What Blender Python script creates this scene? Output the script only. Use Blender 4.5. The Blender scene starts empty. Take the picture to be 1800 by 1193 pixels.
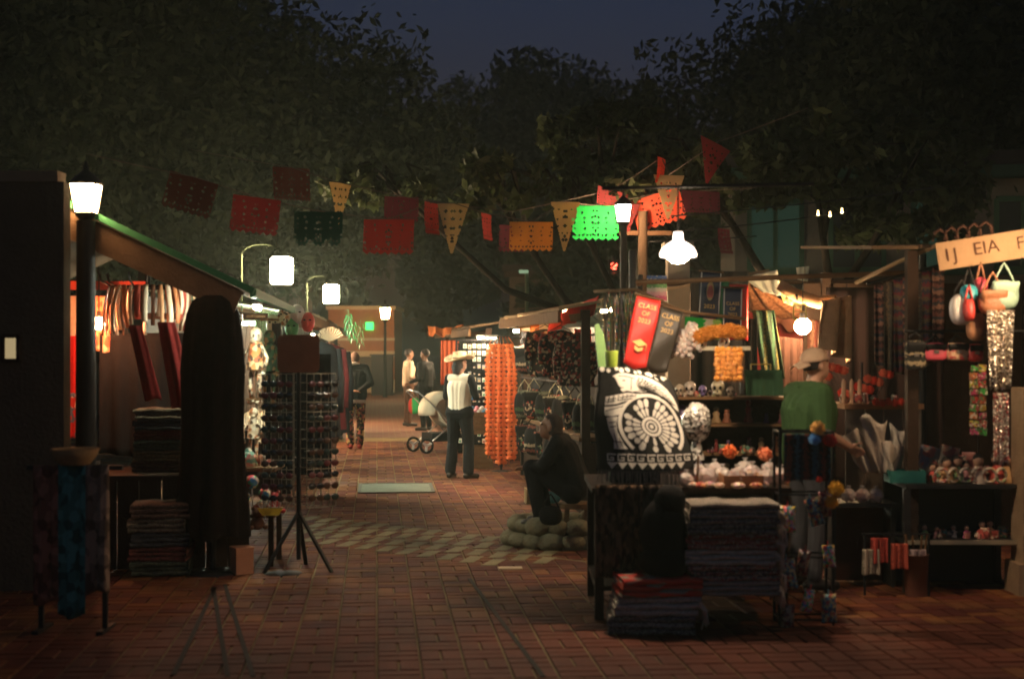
import bpy, bmesh, math, random
import numpy as np
from mathutils import Vector, Matrix
random.seed(11); rng = np.random.default_rng(5)
S = bpy.context.scene; C = S.collection
R = math.radians; PI = math.pi

# ---------------------------------------------------------------- camera, sky, sun, exposure
CAMH = 1.8; FPX = 2500.0; HOR = 608.0
cam_d = bpy.data.cameras.new('camera'); cam = bpy.data.objects.new('camera', cam_d); C.objects.link(cam)
cam.location = (0, 0, CAMH); cam.rotation_euler = (R(90), 0, 0)
cam_d.sensor_width = 36; cam_d.lens = 50; cam_d.shift_y = (HOR - 596.5) / 1800
cam_d.clip_start = 0.1; cam_d.clip_end = 2000
cam_d.dof.use_dof = True; cam_d.dof.focus_distance = 18.0; cam_d.dof.aperture_fstop = 1.7
S.camera = cam
W = bpy.data.worlds.new('World'); S.world = W; W.use_nodes = True
wn = W.node_tree; bg = wn.nodes['Background']
sky = wn.nodes.new('ShaderNodeTexSky'); sky.sky_type = 'NISHITA'; sky.sun_disc = False
sky.sun_elevation = R(-1.0); sky.sun_rotation = R(180); sky.air_density = 1.0; sky.dust_density = 0.4; sky.ozone_density = 3.0
wn.links.new(sky.outputs[0], bg.inputs[0]); bg.inputs[1].default_value = 0.024
sun_d = bpy.data.lights.new('sun', 'SUN'); sun_d.energy = 0.004; sun_d.angle = R(12); sun_d.color = (0.75, 0.85, 1.0)
sun = bpy.data.objects.new('sun', sun_d); C.objects.link(sun); sun.rotation_euler = (R(62), 0, R(8))
S.view_settings.view_transform = 'Standard'; S.view_settings.look = 'None'
S.view_settings.exposure = 2.6; S.view_settings.gamma = 1.0; S.view_settings.use_curve_mapping = False
S.cycles.use_denoising = True
S.cycles.max_bounces = 6; S.cycles.transparent_max_bounces = 12
S.cycles.sample_clamp_indirect = 3.0; S.cycles.caustics_reflective = False; S.cycles.caustics_refractive = False
S.cycles.filter_width = 1.7

def P(x, y, D): return Vector(((x - 900) / FPX * D, D, CAMH - (y - HOR) / FPX * D))
def PX(x, D): return (x - 900) / FPX * D
def PZ(y, D): return CAMH - (y - HOR) / FPX * D
SD = Vector((-0.095, 1, 0)).normalized(); SC = Vector((SD.y, -SD.x, 0)); SANG = math.atan2(0.095, 1)   # street direction, across, angle

# ---------------------------------------------------------------- materials
MC = {}
def _new(name):
    m = bpy.data.materials.new(name); m.use_nodes = True
    return m, m.node_tree, m.node_tree.nodes['Principled BSDF']
def _coord(nt, kind='Object'):
    return nt.nodes.new('ShaderNodeTexCoord').outputs[kind]
def _rgba(c): return (c[0], c[1], c[2], 1)
def mat(name, col, rough=0.65, var=0.25, scale=9.0, metal=0.0, bump=0.15, coat=0.0, trans=0.0, sheen=0.0, island=0.0, spec=None, dirt=0.0):
    if name in MC: return MC[name]
    spec = (.12 if rough >= .7 else .5) if spec is None else spec
    m, nt, b = _new(name); L = nt.links
    co = _coord(nt)
    n = nt.nodes.new('ShaderNodeTexNoise'); n.inputs['Scale'].default_value = scale; n.inputs['Detail'].default_value = 5
    L.new(co, n.inputs['Vector'])
    mx = nt.nodes.new('ShaderNodeMix'); mx.data_type = 'RGBA'
    mx.inputs['A'].default_value = _rgba([max(0, c * (1 - var)) for c in col])
    mx.inputs['B'].default_value = _rgba([min(1, c * (1 + var)) for c in col])
    L.new(n.outputs['Fac'], mx.inputs['Factor'])
    src = mx.outputs['Result']
    if island:
        g = nt.nodes.new('ShaderNodeNewGeometry')
        mr = nt.nodes.new('ShaderNodeMapRange'); mr.inputs['To Min'].default_value = 1 - island; mr.inputs['To Max'].default_value = 1 + island
        L.new(g.outputs['Random Per Island'], mr.inputs['Value'])
        hs = nt.nodes.new('ShaderNodeHueSaturation'); L.new(src, hs.inputs['Color']); L.new(mr.outputs['Result'], hs.inputs['Value'])
        mh = nt.nodes.new('ShaderNodeMapRange'); mh.inputs['To Min'].default_value = 0.5 - 0.05 * island; mh.inputs['To Max'].default_value = 0.5 + 0.05 * island
        L.new(g.outputs['Random Per Island'], mh.inputs['Value']); L.new(mh.outputs['Result'], hs.inputs['Hue'])
        src = hs.outputs['Color']
    if dirt:      # wear and dirt in patches that run across the separate pieces
        gp = nt.nodes.new('ShaderNodeNewGeometry'); dn = nt.nodes.new('ShaderNodeTexNoise'); dn.inputs['Scale'].default_value = .9; dn.inputs['Detail'].default_value = 7; dn.inputs['Roughness'].default_value = .65
        L.new(gp.outputs['Position'], dn.inputs['Vector']); dr = nt.nodes.new('ShaderNodeValToRGB'); L.new(dn.outputs['Fac'], dr.inputs['Fac'])
        dr.color_ramp.elements[0].position = .36; dr.color_ramp.elements[0].color = (1 - dirt, 1 - dirt * .96, 1 - dirt * .9, 1); dr.color_ramp.elements[1].position = .62; dr.color_ramp.elements[1].color = (1, 1, 1, 1)
        dm = nt.nodes.new('ShaderNodeMix'); dm.data_type = 'RGBA'; dm.blend_type = 'MULTIPLY'; dm.inputs['Factor'].default_value = 1; L.new(src, dm.inputs['A']); L.new(dr.outputs['Color'], dm.inputs['B']); src = dm.outputs['Result']
    L.new(src, b.inputs['Base Color'])
    b.inputs['Roughness'].default_value = rough; b.inputs['Metallic'].default_value = metal
    b.inputs['Specular IOR Level'].default_value = spec; b.inputs['Coat Weight'].default_value = coat; b.inputs['Sheen Weight'].default_value = sheen
    if bump:
        n2 = nt.nodes.new('ShaderNodeTexNoise'); n2.inputs['Scale'].default_value = scale * 6; n2.inputs['Detail'].default_value = 4
        L.new(co, n2.inputs['Vector'])
        bp = nt.nodes.new('ShaderNodeBump'); bp.inputs['Strength'].default_value = bump; bp.inputs['Distance'].default_value = 0.02
        L.new(n2.outputs['Fac'], bp.inputs['Height']); L.new(bp.outputs['Normal'], b.inputs['Normal'])
    if trans:
        out = nt.nodes['Material Output']
        t = nt.nodes.new('ShaderNodeBsdfTranslucent'); L.new(src, t.inputs['Color'])
        ms = nt.nodes.new('ShaderNodeMixShader'); ms.inputs[0].default_value = trans
        L.new(b.outputs[0], ms.inputs[1]); L.new(t.outputs[0], ms.inputs[2]); L.new(ms.outputs[0], out.inputs['Surface'])
    MC[name] = m; return m
def emis(name, col, strength):
    if name in MC: return MC[name]
    m, nt, b = _new(name)
    b.inputs['Base Color'].default_value = (.01, .01, .01, 1); b.inputs['Specular IOR Level'].default_value = .1
    b.inputs['Emission Color'].default_value = _rgba(col); b.inputs['Emission Strength'].default_value = strength
    MC[name] = m; return m
def multi(name, cols, scale=30.0, rough=0.35, coat=0.3, metal=0.0, bump=0.5, stretch=(1, 1, 1)):
    """many small coloured bits: print, beads, wrapped sweets"""
    if name in MC: return MC[name]
    m, nt, b = _new(name); L = nt.links
    mp = nt.nodes.new('ShaderNodeMapping'); mp.inputs['Scale'].default_value = stretch
    L.new(_coord(nt), mp.inputs['Vector'])
    v = nt.nodes.new('ShaderNodeTexVoronoi'); v.inputs['Scale'].default_value = scale
    L.new(mp.outputs[0], v.inputs['Vector'])
    w = nt.nodes.new('ShaderNodeTexWhiteNoise'); w.noise_dimensions = '3D'; L.new(v.outputs['Color'], w.inputs['Vector'])
    r = nt.nodes.new('ShaderNodeValToRGB'); r.color_ramp.interpolation = 'CONSTANT'
    e = r.color_ramp.elements
    while len(e) < len(cols): e.new(0.5)
    for i, c in enumerate(cols): e[i].position = i / len(cols); e[i].color = _rgba(c)
    L.new(w.outputs['Value'], r.inputs['Fac']); L.new(r.outputs['Color'], b.inputs['Base Color'])
    b.inputs['Roughness'].default_value = rough; b.inputs['Coat Weight'].default_value = coat; b.inputs['Metallic'].default_value = metal; b.inputs['Specular IOR Level'].default_value = .12 if rough >= .7 else .5
    bp = nt.nodes.new('ShaderNodeBump'); bp.inputs['Strength'].default_value = bump; bp.inputs['Distance'].default_value = 0.015
    L.new(v.outputs['Distance'], bp.inputs['Height']); L.new(bp.outputs['Normal'], b.inputs['Normal'])
    MC[name] = m; return m
def stripes(name, cols, axis=2, freq=4.0, rough=0.85, wob=0.02, sharp=True):
    """woven stripes across one object axis"""
    if name in MC: return MC[name]
    m, nt, b = _new(name); L = nt.links
    co = _coord(nt)
    sx = nt.nodes.new('ShaderNodeSeparateXYZ'); L.new(co, sx.inputs[0])
    n = nt.nodes.new('ShaderNodeTexNoise'); n.inputs['Scale'].default_value = 60; L.new(co, n.inputs['Vector'])
    a = nt.nodes.new('ShaderNodeMath'); a.operation = 'MULTIPLY_ADD'; a.inputs[1].default_value = freq; a.inputs[2].default_value = 10
    L.new(sx.outputs[axis], a.inputs[0])
    a2 = nt.nodes.new('ShaderNodeMath'); a2.operation = 'MULTIPLY_ADD'; a2.inputs[1].default_value = wob * freq * 4
    L.new(n.outputs['Fac'], a2.inputs[0]); L.new(a.outputs[0], a2.inputs[2])
    f = nt.nodes.new('ShaderNodeMath'); f.operation = 'FRACT'; L.new(a2.outputs[0], f.inputs[0])
    r = nt.nodes.new('ShaderNodeValToRGB'); r.color_ramp.interpolation = 'CONSTANT' if sharp else 'LINEAR'
    e = r.color_ramp.elements
    while len(e) < len(cols): e.new(0.5)
    for i, c in enumerate(cols): e[i].position = i / len(cols); e[i].color = _rgba(c)
    L.new(f.outputs[0], r.inputs['Fac']); L.new(r.outputs['Color'], b.inputs['Base Color'])
    b.inputs['Roughness'].default_value = rough; b.inputs['Specular IOR Level'].default_value = .12
    bp = nt.nodes.new('ShaderNodeBump'); bp.inputs['Strength'].default_value = 0.25; bp.inputs['Distance'].default_value = 0.01
    L.new(n.outputs['Fac'], bp.inputs['Height']); L.new(bp.outputs['Normal'], b.inputs['Normal'])
    MC[name] = m; return m
def cello(name, col, rough=0.12, alpha=0.45):
    if name in MC: return MC[name]
    m, nt, b = _new(name); L = nt.links; out = nt.nodes['Material Output']
    b.inputs['Base Color'].default_value = _rgba(col); b.inputs['Roughness'].default_value = rough
    b.inputs['Specular IOR Level'].default_value = 0.9
    v = nt.nodes.new('ShaderNodeTexVoronoi'); v.inputs['Scale'].default_value = 28; L.new(_coord(nt), v.inputs['Vector'])
    bp = nt.nodes.new('ShaderNodeBump'); bp.inputs['Strength'].default_value = 0.9; bp.inputs['Distance'].default_value = 0.03
    L.new(v.outputs['Distance'], bp.inputs['Height']); L.new(bp.outputs['Normal'], b.inputs['Normal'])
    t = nt.nodes.new('ShaderNodeBsdfTransparent'); ms = nt.nodes.new('ShaderNodeMixShader'); ms.inputs[0].default_value = alpha
    L.new(t.outputs[0], ms.inputs[1]); L.new(b.outputs[0], ms.inputs[2]); L.new(ms.outputs[0], out.inputs['Surface'])
    MC[name] = m; return m

# ---------------------------------------------------------------- mesh builder
def basis(d, up=Vector((0, 0, 1))):
    d = Vector(d).normalized()
    a = up if abs(d.dot(up)) < 0.95 else Vector((1, 0, 0))
    x = d.cross(a).normalized(); return x, x.cross(d).normalized(), d
class MB:
    def __init__(s): s.v = []; s.f = []; s.m = []; s.sm = []
    def add(s, vs, fs, mi=0, smooth=False):
        o = len(s.v); s.v += [tuple(v) for v in vs]
        for f in fs: s.f.append(tuple(i + o for i in f)); s.m.append(mi); s.sm.append(smooth)
        return s
    def box(s, c, d, rz=0.0, mi=0, rx=0.0, ry=0.0):
        M = Matrix.Translation(c) @ Matrix.Rotation(rz, 4, 'Z') @ Matrix.Rotation(ry, 4, 'Y') @ Matrix.Rotation(rx, 4, 'X')
        h = [k / 2 for k in d]; vs = [M @ Vector((x * h[0], y * h[1], z * h[2])) for x in (-1, 1) for y in (-1, 1) for z in (-1, 1)]
        return s.add(vs, [(0, 1, 3, 2), (4, 6, 7, 5), (0, 4, 5, 1), (2, 3, 7, 6), (0, 2, 6, 4), (1, 5, 7, 3)], mi)
    def bar(s, p0, p1, w, h=None, mi=0, up=Vector((0, 0, 1))):
        h = h or w; p0 = Vector(p0); p1 = Vector(p1); x, y, d = basis(p1 - p0, up)
        vs = [p + x * (a * w / 2) + y * (b * h / 2) for p in (p0, p1) for a, b in ((-1, -1), (1, -1), (1, 1), (-1, 1))]
        return s.add(vs, [(3, 2, 1, 0), (4, 5, 6, 7), (0, 1, 5, 4), (1, 2, 6, 5), (2, 3, 7, 6), (3, 0, 4, 7)], mi)
    def cyl(s, p0, p1, r0, r1=None, n=10, mi=0, smooth=True):
        r1 = r0 if r1 is None else r1; p0 = Vector(p0); p1 = Vector(p1); x, y, d = basis(p1 - p0)
        vs = []
        for p, r in ((p0, r0), (p1, r1)):
            for i in range(n): a = 2 * PI * i / n; vs.append(p + x * (r * math.cos(a)) + y * (r * math.sin(a)))
        s.add(vs, [(i, (i + 1) % n, n + (i + 1) % n, n + i) for i in range(n)], mi, smooth)
        return s.add(vs, [tuple(range(n))[::-1], tuple(range(n, 2 * n))], mi)
    def tube(s, pts, r, n=6, mi=0, closed=False):
        pts = [Vector(p) for p in pts]; k = len(pts); rs = r if isinstance(r, (list, tuple)) else [r] * k
        vs = []
        for i, p in enumerate(pts):
            a = pts[i - 1] if (i > 0 or closed) else pts[i]; b = pts[(i + 1) % k] if (i < k - 1 or closed) else pts[i]
            x, y, d = basis(b - a if (b - a).length > 1e-6 else Vector((0, 0, 1)), Vector((0.13, 0.21, 0.97)))
            for j in range(n): t = 2 * PI * j / n; vs.append(p + x * (rs[i] * math.cos(t)) + y * (rs[i] * math.sin(t)))
        fs = []
        for i in range(k if closed else k - 1):
            q = (i + 1) % k
            for j in range(n): fs.append((i * n + j, i * n + (j + 1) % n, q * n + (j + 1) % n, q * n + j))
        if not closed: fs += [tuple(range(n))[::-1], tuple(range((k - 1) * n, k * n))]
        return s.add(vs, fs, mi, True)
    def ball(s, c, r, nu=12, nv=8, mi=0, noise=0.0, M=None, smooth=True):
        r = (r, r, r) if not hasattr(r, '__len__') else r; c = Vector(c); vs = []; ph = random.random() * 9
        def pt(th, fi):
            k = 1 + noise * (math.sin(3 * th + ph) * math.cos(4 * fi + ph) + 0.6 * math.sin(7 * th + 5 * fi + 2 * ph)) if noise else 1
            p = Vector((r[0] * math.sin(fi) * math.cos(th), r[1] * math.sin(fi) * math.sin(th), r[2] * math.cos(fi))) * k
            return c + (M @ p if M else p)
        vs.append(pt(0, 0))
        for j in range(1, nv):
            for i in range(nu): vs.append(pt(2 * PI * i / nu, PI * j / nv))
        vs.append(pt(0, PI)); L = len(vs) - 1
        fs = [(0, 1 + i, 1 + (i + 1) % nu) for i in range(nu)]
        for j in range(nv - 2):
            for i in range(nu):
                a = 1 + j * nu; fs.append((a + i, a + nu + i, a + nu + (i + 1) % nu, a + (i + 1) % nu))
        a = 1 + (nv - 2) * nu; fs += [(a + i, L, a + (i + 1) % nu) for i in range(nu)]
        return s.add(vs, fs, mi, smooth)
    def lathe(s, prof, n=16, c=(0, 0, 0), mi=0, smooth=True):
        c = Vector(c); vs = []
        for r, z in prof:
            for i in range(n): a = 2 * PI * i / n; vs.append(c + Vector((r * math.cos(a), r * math.sin(a), z)))
        k = len(prof); fs = [(j * n + i, j * n + (i + 1) % n, (j + 1) * n + (i + 1) % n, (j + 1) * n + i) for j in range(k - 1) for i in range(n)]
        s.add(vs, fs, mi, smooth)
        return s.add(vs, [tuple(range(n))[::-1], tuple(range((k - 1) * n, k * n))], mi)
    def sheet(s, fn, nu, nv, th=0.006, mi=0, mask=None, smooth=True):
        """a thin solid: fn(u, v) is its middle surface; mask(u, v) False leaves a hole"""
        g = [[Vector(fn(i / nu, j / nv)) for i in range(nu + 1)] for j in range(nv + 1)]
        nr = [[None] * (nu + 1) for _ in range(nv + 1)]
        for j in range(nv + 1):
            for i in range(nu + 1):
                du = g[j][min(i + 1, nu)] - g[j][max(i - 1, 0)]; dv = g[min(j + 1, nv)][i] - g[max(j - 1, 0)][i]
                n = du.cross(dv); nr[j][i] = n.normalized() if n.length > 1e-9 else Vector((0, 1, 0))
        vs = [g[j][i] + nr[j][i] * th / 2 for j in range(nv + 1) for i in range(nu + 1)]
        K = len(vs); vs += [g[j][i] - nr[j][i] * th / 2 for j in range(nv + 1) for i in range(nu + 1)]
        on = [[mask is None or mask((i + .5) / nu, (j + .5) / nv) for i in range(nu)] for j in range(nv)]
        idx = lambda i, j: j * (nu + 1) + i
        fs = []
        for j in range(nv):
            for i in range(nu):
                if not on[j][i]: continue
                a, b, c, d = idx(i, j), idx(i + 1, j), idx(i + 1, j + 1), idx(i, j + 1)
                fs += [(a, b, c, d), (d + K, c + K, b + K, a + K)]
                for (di, dj, p, q) in ((0, -1, a, b), (1, 0, b, c), (0, 1, c, d), (-1, 0, d, a)):
                    x, y = i + di, j + dj
                    if not (0 <= x < nu and 0 <= y < nv and on[y][x]): fs.append((q, p, p + K, q + K))
        return s.add(vs, fs, mi, smooth)
    def poly(s, pts, th=0.004, n=Vector((0, -1, 0)), mi=0):
        """flat plate with the outline pts"""
        pts = [Vector(p) for p in pts]; k = len(pts); n = Vector(n).normalized()
        vs = [p + n * th / 2 for p in pts] + [p - n * th / 2 for p in pts]
        return s.add(vs, [tuple(range(k)), tuple(range(2 * k - 1, k - 1, -1))] + [(i, i + k, (i + 1) % k + k, (i + 1) % k) for i in range(k)], mi)
    def mesh(s, name, mats):
        me = bpy.data.meshes.new(name); me.from_pydata(s.v, [], s.f)
        for m in (mats if isinstance(mats, (list, tuple)) else [mats]): me.materials.append(m)
        me.polygons.foreach_set('material_index', s.m); me.polygons.foreach_set('use_smooth', s.sm); me.update()
        return me
    def build(s, name, mats, parent=None, loc=(0, 0, 0), rz=0.0):
        return obj(name, s.mesh(name, mats), parent, loc, rz)
def obj(name, me, parent=None, loc=(0, 0, 0), rz=0.0):
    o = bpy.data.objects.new(name, me); C.objects.link(o); o.parent = parent; o.location = loc; o.rotation_euler = (0, 0, rz); return o
def tag(o, label, cat, group=None, kind=None):
    if label: o['label'] = label
    if cat: o['category'] = cat
    if group: o['group'] = group
    if kind: o['kind'] = kind
    return o
def thing(name, label, cat, loc=(0, 0, 0), rz=0.0, group=None):
    o = bpy.data.objects.new(name, None); C.objects.link(o); o.empty_display_size = 0.1
    o.location = loc; o.rotation_euler = (0, 0, rz); return tag(o, label, cat, group)
def copy_tree(o, parent=None):
    c = o.copy(); C.objects.link(c); c.parent = parent
    for ch in list(o.children): copy_tree(ch, c)
    return c
def struct(name, mb, mats, loc=(0, 0, 0)):
    o = mb.build(name, mats, None, loc); o['kind'] = 'structure'; return o
def box(name, c, d, m, parent=None, rz=0.0, loc=(0, 0, 0)):
    return MB().box(c, d, rz).build(name, m, parent, loc)
def text(body, size, m, parent, loc, rot, name='lettering', ext=0.0008, align='CENTER', spacing=1.0, xs=1.0):
    cu = bpy.data.curves.new(name, 'FONT'); cu.body = body; cu.size = size; cu.extrude = ext; cu.align_x = align; cu.align_y = 'CENTER'
    cu.space_line = spacing
    t = bpy.data.objects.new(name, cu); C.objects.link(t)
    me = bpy.data.meshes.new_from_object(t.evaluated_get(bpy.context.evaluated_depsgraph_get()))
    bpy.data.objects.remove(t); me.materials.clear(); me.materials.append(m)
    o = obj(name, me, parent, loc); o.rotation_euler = rot; o.scale = (xs, 1, 1); return o

# ---------------------------------------------------------------- cloth and goods helpers
def cloth(name, label, cat, p, wvec, length, m, folds=3.0, amp=0.03, group=None, lean=Vector((0, 0, -1)), th=0.008, taper=0.0, sag=0.0, parent=None, res=(22, 16), hem=0.02, mi_fn=None, ph=None):
    """cloth hung from p along wvec; straight fall along lean; folds deepen towards the hem"""
    wv = Vector(wvec); ln = Vector(lean).normalized(); n = wv.cross(ln).normalized(); ph = random.random() * 6 if ph is None else ph; w = wv.length
    def fn(u, v):
        k = 1 + taper * v
        q = wv * ((u - .5) * k + .5) + ln * (length * v * (1 + hem * math.sin(5 * u + ph)))
        q += n * (amp * (0.35 + 0.65 * v) * (math.sin(2 * PI * folds * u + ph) + 0.4 * math.sin(2 * PI * folds * 2.3 * u + 2 * ph + 2 * v)))
        q.z -= sag * math.sin(PI * u) * (1 - v * .5)
        return q
    o = MB().sheet(fn, res[0], res[1], th).build(name, m, parent, p if parent is None else p)
    if parent is None: tag(o, label, cat, group)
    return o
_pm = {}
def pompom_mesh(m, r=0.05, key=None):
    k = (m.name, round(r, 3))
    if k not in _pm:
        b = MB(); rr = random.Random(3)
        for i in range(46):
            z = 1 - 2 * (i + .5) / 46; a = i * 2.39996; q = math.sqrt(1 - z * z); d = Vector((q * math.cos(a), q * math.sin(a), z))
            x, y, dd = basis(d); L = r * (0.86 + 0.28 * rr.random()); w = r * 0.24
            b.add([d * r * 0.25, d * L * .85 + x * w, d * L + y * w * .5, d * L * .85 - x * w, d * L * .9 - y * w], [(0, 1, 2), (0, 2, 3), (0, 3, 4), (0, 4, 1), (1, 4, 3, 2)])
        b.ball((0, 0, 0), r * .72, 8, 6)
        _pm[k] = b.mesh('pompom', m)
    return _pm[k]
def bag(name, label, p, w, h, d, m, strap_m, strap=0.2, rz=0.0, flap=False, group=None, cat='bag', roundness=2.6, clasp=None, flap_m=None):
    """a small bag hung by its strap; p is the top of the strap"""
    t = thing(name, label, cat, p, rz, group)
    z0 = -strap - h / 2
    b = MB()
    def fn(th, fi):
        e = 2 / roundness; cs = lambda a: math.copysign(abs(math.cos(a)) ** e, math.cos(a)); sn = lambda a: math.copysign(abs(math.sin(a)) ** e, math.sin(a))
        return Vector((w / 2 * cs(fi) * cs(th), d / 2 * (1 - .35 * sn(fi)) * cs(fi) * sn(th), z0 + h / 2 * sn(fi)))
    nu, nv = 20, 12; vs = []; fs = []
    for j in range(nv + 1):
        for i in range(nu): vs.append(fn(2 * PI * i / nu, -PI / 2 + PI * j / nv))
    for j in range(nv):
        for i in range(nu): fs.append((j * nu + i, j * nu + (i + 1) % nu, (j + 1) * nu + (i + 1) % nu, (j + 1) * nu + i))
    b.add(vs, fs, 0, True); b.build('bag_body', m, t)
    q = w * .36
    MB().tube([(-q, 0, z0 + h * .36), (-q * .75, 0, z0 + h * .6), (-q * .25, 0, -strap * .25), (0, 0, 0), (q * .25, 0, -strap * .25), (q * .75, 0, z0 + h * .6), (q, 0, z0 + h * .36)], 0.008, 5).build('strap', strap_m, t)
    if flap: MB().sheet(lambda u, v: (w * .46 * (2 * u - 1) * (1 - .25 * v * v), -d / 2 * (.8 + .28 * math.sin(PI * min(1, v + .3))) , z0 + h * (.44 - .5 * v)), 8, 6, 0.006).build('flap', flap_m or strap_m, t)
    if clasp: MB().box((0, -d / 2 - .006, z0), (.03, .012, .02)).build('clasp', clasp, t)
    return t
def folded(name, label, c, sx, sy, sz, m, rz=0.0, group=None, fringe=None, cat='blanket'):
    """a folded blanket: rounded fold in front, layers behind"""
    t = thing(name, label, cat, c, rz, group)
    b = MB(); k = 3; h = sz / k
    for i in range(k):
        z = h * (i + .5); dx = random.uniform(-.012, .012); dy = random.uniform(-.01, .01); prof = []
        for a in range(7): an = -PI / 2 + PI * a / 6; prof.append((-sy / 2 + h * .49 * (1 - math.cos(an)) - 0.0 + dy, z + h * .49 * math.sin(an)))
        prof += [(sy / 2 + dy, z + h * .49), (sy / 2 + dy, z - h * .49)]
        n = len(prof); nx = 6
        vs = [(-sx / 2 + dx + sx * q / nx, y, zz + .006 * math.sin(q * 2 + i * 2)) for q in range(nx + 1) for (y, zz) in prof]
        fs = [(q * n + a, q * n + (a + 1) % n, (q + 1) * n + (a + 1) % n, (q + 1) * n + a) for q in range(nx) for a in range(n)]
        b.add(vs, fs + [tuple(range(n)), tuple(range((nx + 1) * n - 1, nx * n - 1, -1))], 0, True)
    b.build('folded_layers', m, t)
    if fringe:
        f = MB()
        for i in range(34):
            y = -sy / 2 + sy * (i + .5) / 34; x = sx / 2 - .01; q = random.uniform(-.015, .015)
            f.tube([(x, y, sz * random.uniform(.3, .95)), (x + random.uniform(.03, .06), y + q, sz * .3), (x + random.uniform(.02, .07), y + q * 2, -random.uniform(.02, .09))], .006, 4)
        f.build('fringe', fringe, t)
    return t
# ================================================================ ground
def street(u, v, z=0.0): return SD * u + SC * v + Vector((0, 0, z))
def brick_mat():
    m, nt, b = _new('paving_far'); L = nt.links
    mp = nt.nodes.new('ShaderNodeMapping'); mp.inputs['Rotation'].default_value = (0, 0, -SANG); L.new(_coord(nt), mp.inputs['Vector'])
    br = nt.nodes.new('ShaderNodeTexBrick'); br.inputs['Scale'].default_value = 1.0
    br.inputs['Brick Width'].default_value = 0.246; br.inputs['Row Height'].default_value = 0.123; br.inputs['Mortar Size'].default_value = 0.008
    br.inputs['Color1'].default_value = (.15, .046, .02, 1); br.inputs['Color2'].default_value = (.11, .036, .017, 1); br.inputs['Mortar'].default_value = (.18, .13, .06, 1)
    L.new(mp.outputs[0], br.inputs['Vector']); L.new(br.outputs['Color'], b.inputs['Base Color']); b.inputs['Roughness'].default_value = 0.8
    return m
struct('ground', MB().add([(-150, -40, 0), (150, -40, 0), (150, 260, 0), (-150, 260, 0)], [(0, 1, 2, 3)]), brick_mat())
ground = bpy.data.objects['ground']
BRICK = mat('clay_brick', (.165, .046, .018), 0.8, .3, 14, bump=.35, island=.42, spec=.25, dirt=.55)
PALE = mat('pale_brick', (.36, .31, .17), 0.8, .2, 14, bump=.3, island=.15, dirt=.7)
SLATE = mat('dark_brick', (.085, .038, .026), 0.8, .3, 14, bump=.3, island=.3)
MORT = mat('mortar', (.27, .20, .09), 0.9, .25, 5, bump=.3, dirt=.6)
MB().add([street(3, -9, .004), street(3, 12, .004), street(28, 9, .004), street(28, -9, .004)], [(0, 1, 2, 3)]).build('mortar_bed', MORT, ground)
def brick_shape(lx, ly, h=0.010):
    b = MB(); i = .004
    vs = [(x * lx / 2, y * ly / 2, 0) for x, y in ((-1, -1), (1, -1), (1, 1), (-1, 1))] + [(x * (lx / 2 - i), y * (ly / 2 - i), h) for x, y in ((-1, -1), (1, -1), (1, 1), (-1, 1))]
    return b.add(vs, [(4, 5, 6, 7), (0, 1, 5, 4), (1, 2, 6, 5), (2, 3, 7, 6), (3, 0, 4, 7)])
CELL = 0.246; bricks = []
for iu in range(int(6.6 / CELL), int(27 / CELL)):
    for iv in range(-42, 48):
        c = street((iu + .5) * CELL, (iv + .5) * CELL)
        if abs(c.x) > c.y * 0.36 + 1.1: continue
        band = 0
        q = Vector((c.x, c.y)) - Vector((-2.6, 15.35)); dn = Vector((.62, .785)).normalized(); t = q.x * dn.y - q.y * dn.x; e = q.x * dn.x + q.y * dn.y
        inband = -1.05 < e - .10 * t * t * .5 < 0.0 and -.8 < t < 4.3
        for k in (-1, 1):
            if (iu + iv) % 2: p = street((iu + .5) * CELL + k * CELL / 4, (iv + .5) * CELL); a = 0
            else: p = street((iu + .5) * CELL, (iv + .5) * CELL + k * CELL / 4); a = 1
            mi = 0
            if inband and False: mi = 1
            bricks.append((p.y, p, a, mi))
# dark border strips laid across the near paving
def near_strip(p, a, b, w):
    a = Vector(a); b = Vector(b); d = (b - a); t = max(0, min(1, (Vector((p.x, p.y)) - a).dot(d) / d.dot(d))); return (Vector((p.x, p.y)) - a - d * t).length < w
G = lambda x, y: (PX(x, 4500 / (y - HOR)), 4500 / (y - HOR))
strips = [(G(378, 1035), G(305, 1190)), (G(375, 1035), G(400, 1193)), (G(395, 1030), G(445, 1193)), (G(825, 1020), G(955, 1193))]
for s in strips: MB().bar((s[0][0], s[0][1], .0155), (s[1][0], s[1][1], .0155), .028, .004).build('paving_joint', mat('tar_joint', (.02, .016, .013), .8), ground)
bricks.sort(key=lambda q: q[0])
shp = {}
for a in (0, 1):
    for mi, m in ((0, BRICK), (1, PALE), (2, SLATE)):
        lx, ly = (CELL - .012, CELL / 2 - .011) if a == 0 else (CELL / 2 - .011, CELL - .012)
        shp[a, mi] = brick_shape(lx, ly).mesh('brick', m)
inview = [q for q in bricks if abs(q[1].x) < q[0] * .355 and q[0] > 7.55]
single = set(id(q) for q in inview[:300])
rest = MB()
for q in bricks:
    y, p, a, mi = q; jz = random.uniform(-.0016, .0016); rz = SANG + random.uniform(-.012, .012)
    if id(q) in single:
        obj('brick', shp[a, mi], ground, (p.x, p.y, .004 + jz), rz)
    else:
        lx, ly = (CELL - .012, CELL / 2 - .011) if a == 0 else (CELL / 2 - .011, CELL - .012)
        c, s_ = math.cos(rz), math.sin(rz); vs = []
        for (x, yy, z) in [v.co for v in shp[a, mi].vertices]: vs.append((p.x + x * c - yy * s_, p.y + x * s_ + yy * c, .004 + jz + z))
        rest.add(vs, [(4, 5, 6, 7), (0, 1, 5, 4), (1, 2, 6, 5), (2, 3, 7, 6), (3, 0, 4, 7)], mi)
o = rest.build('brick_field', [BRICK, PALE, SLATE], ground); o['kind'] = 'stuff'
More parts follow.
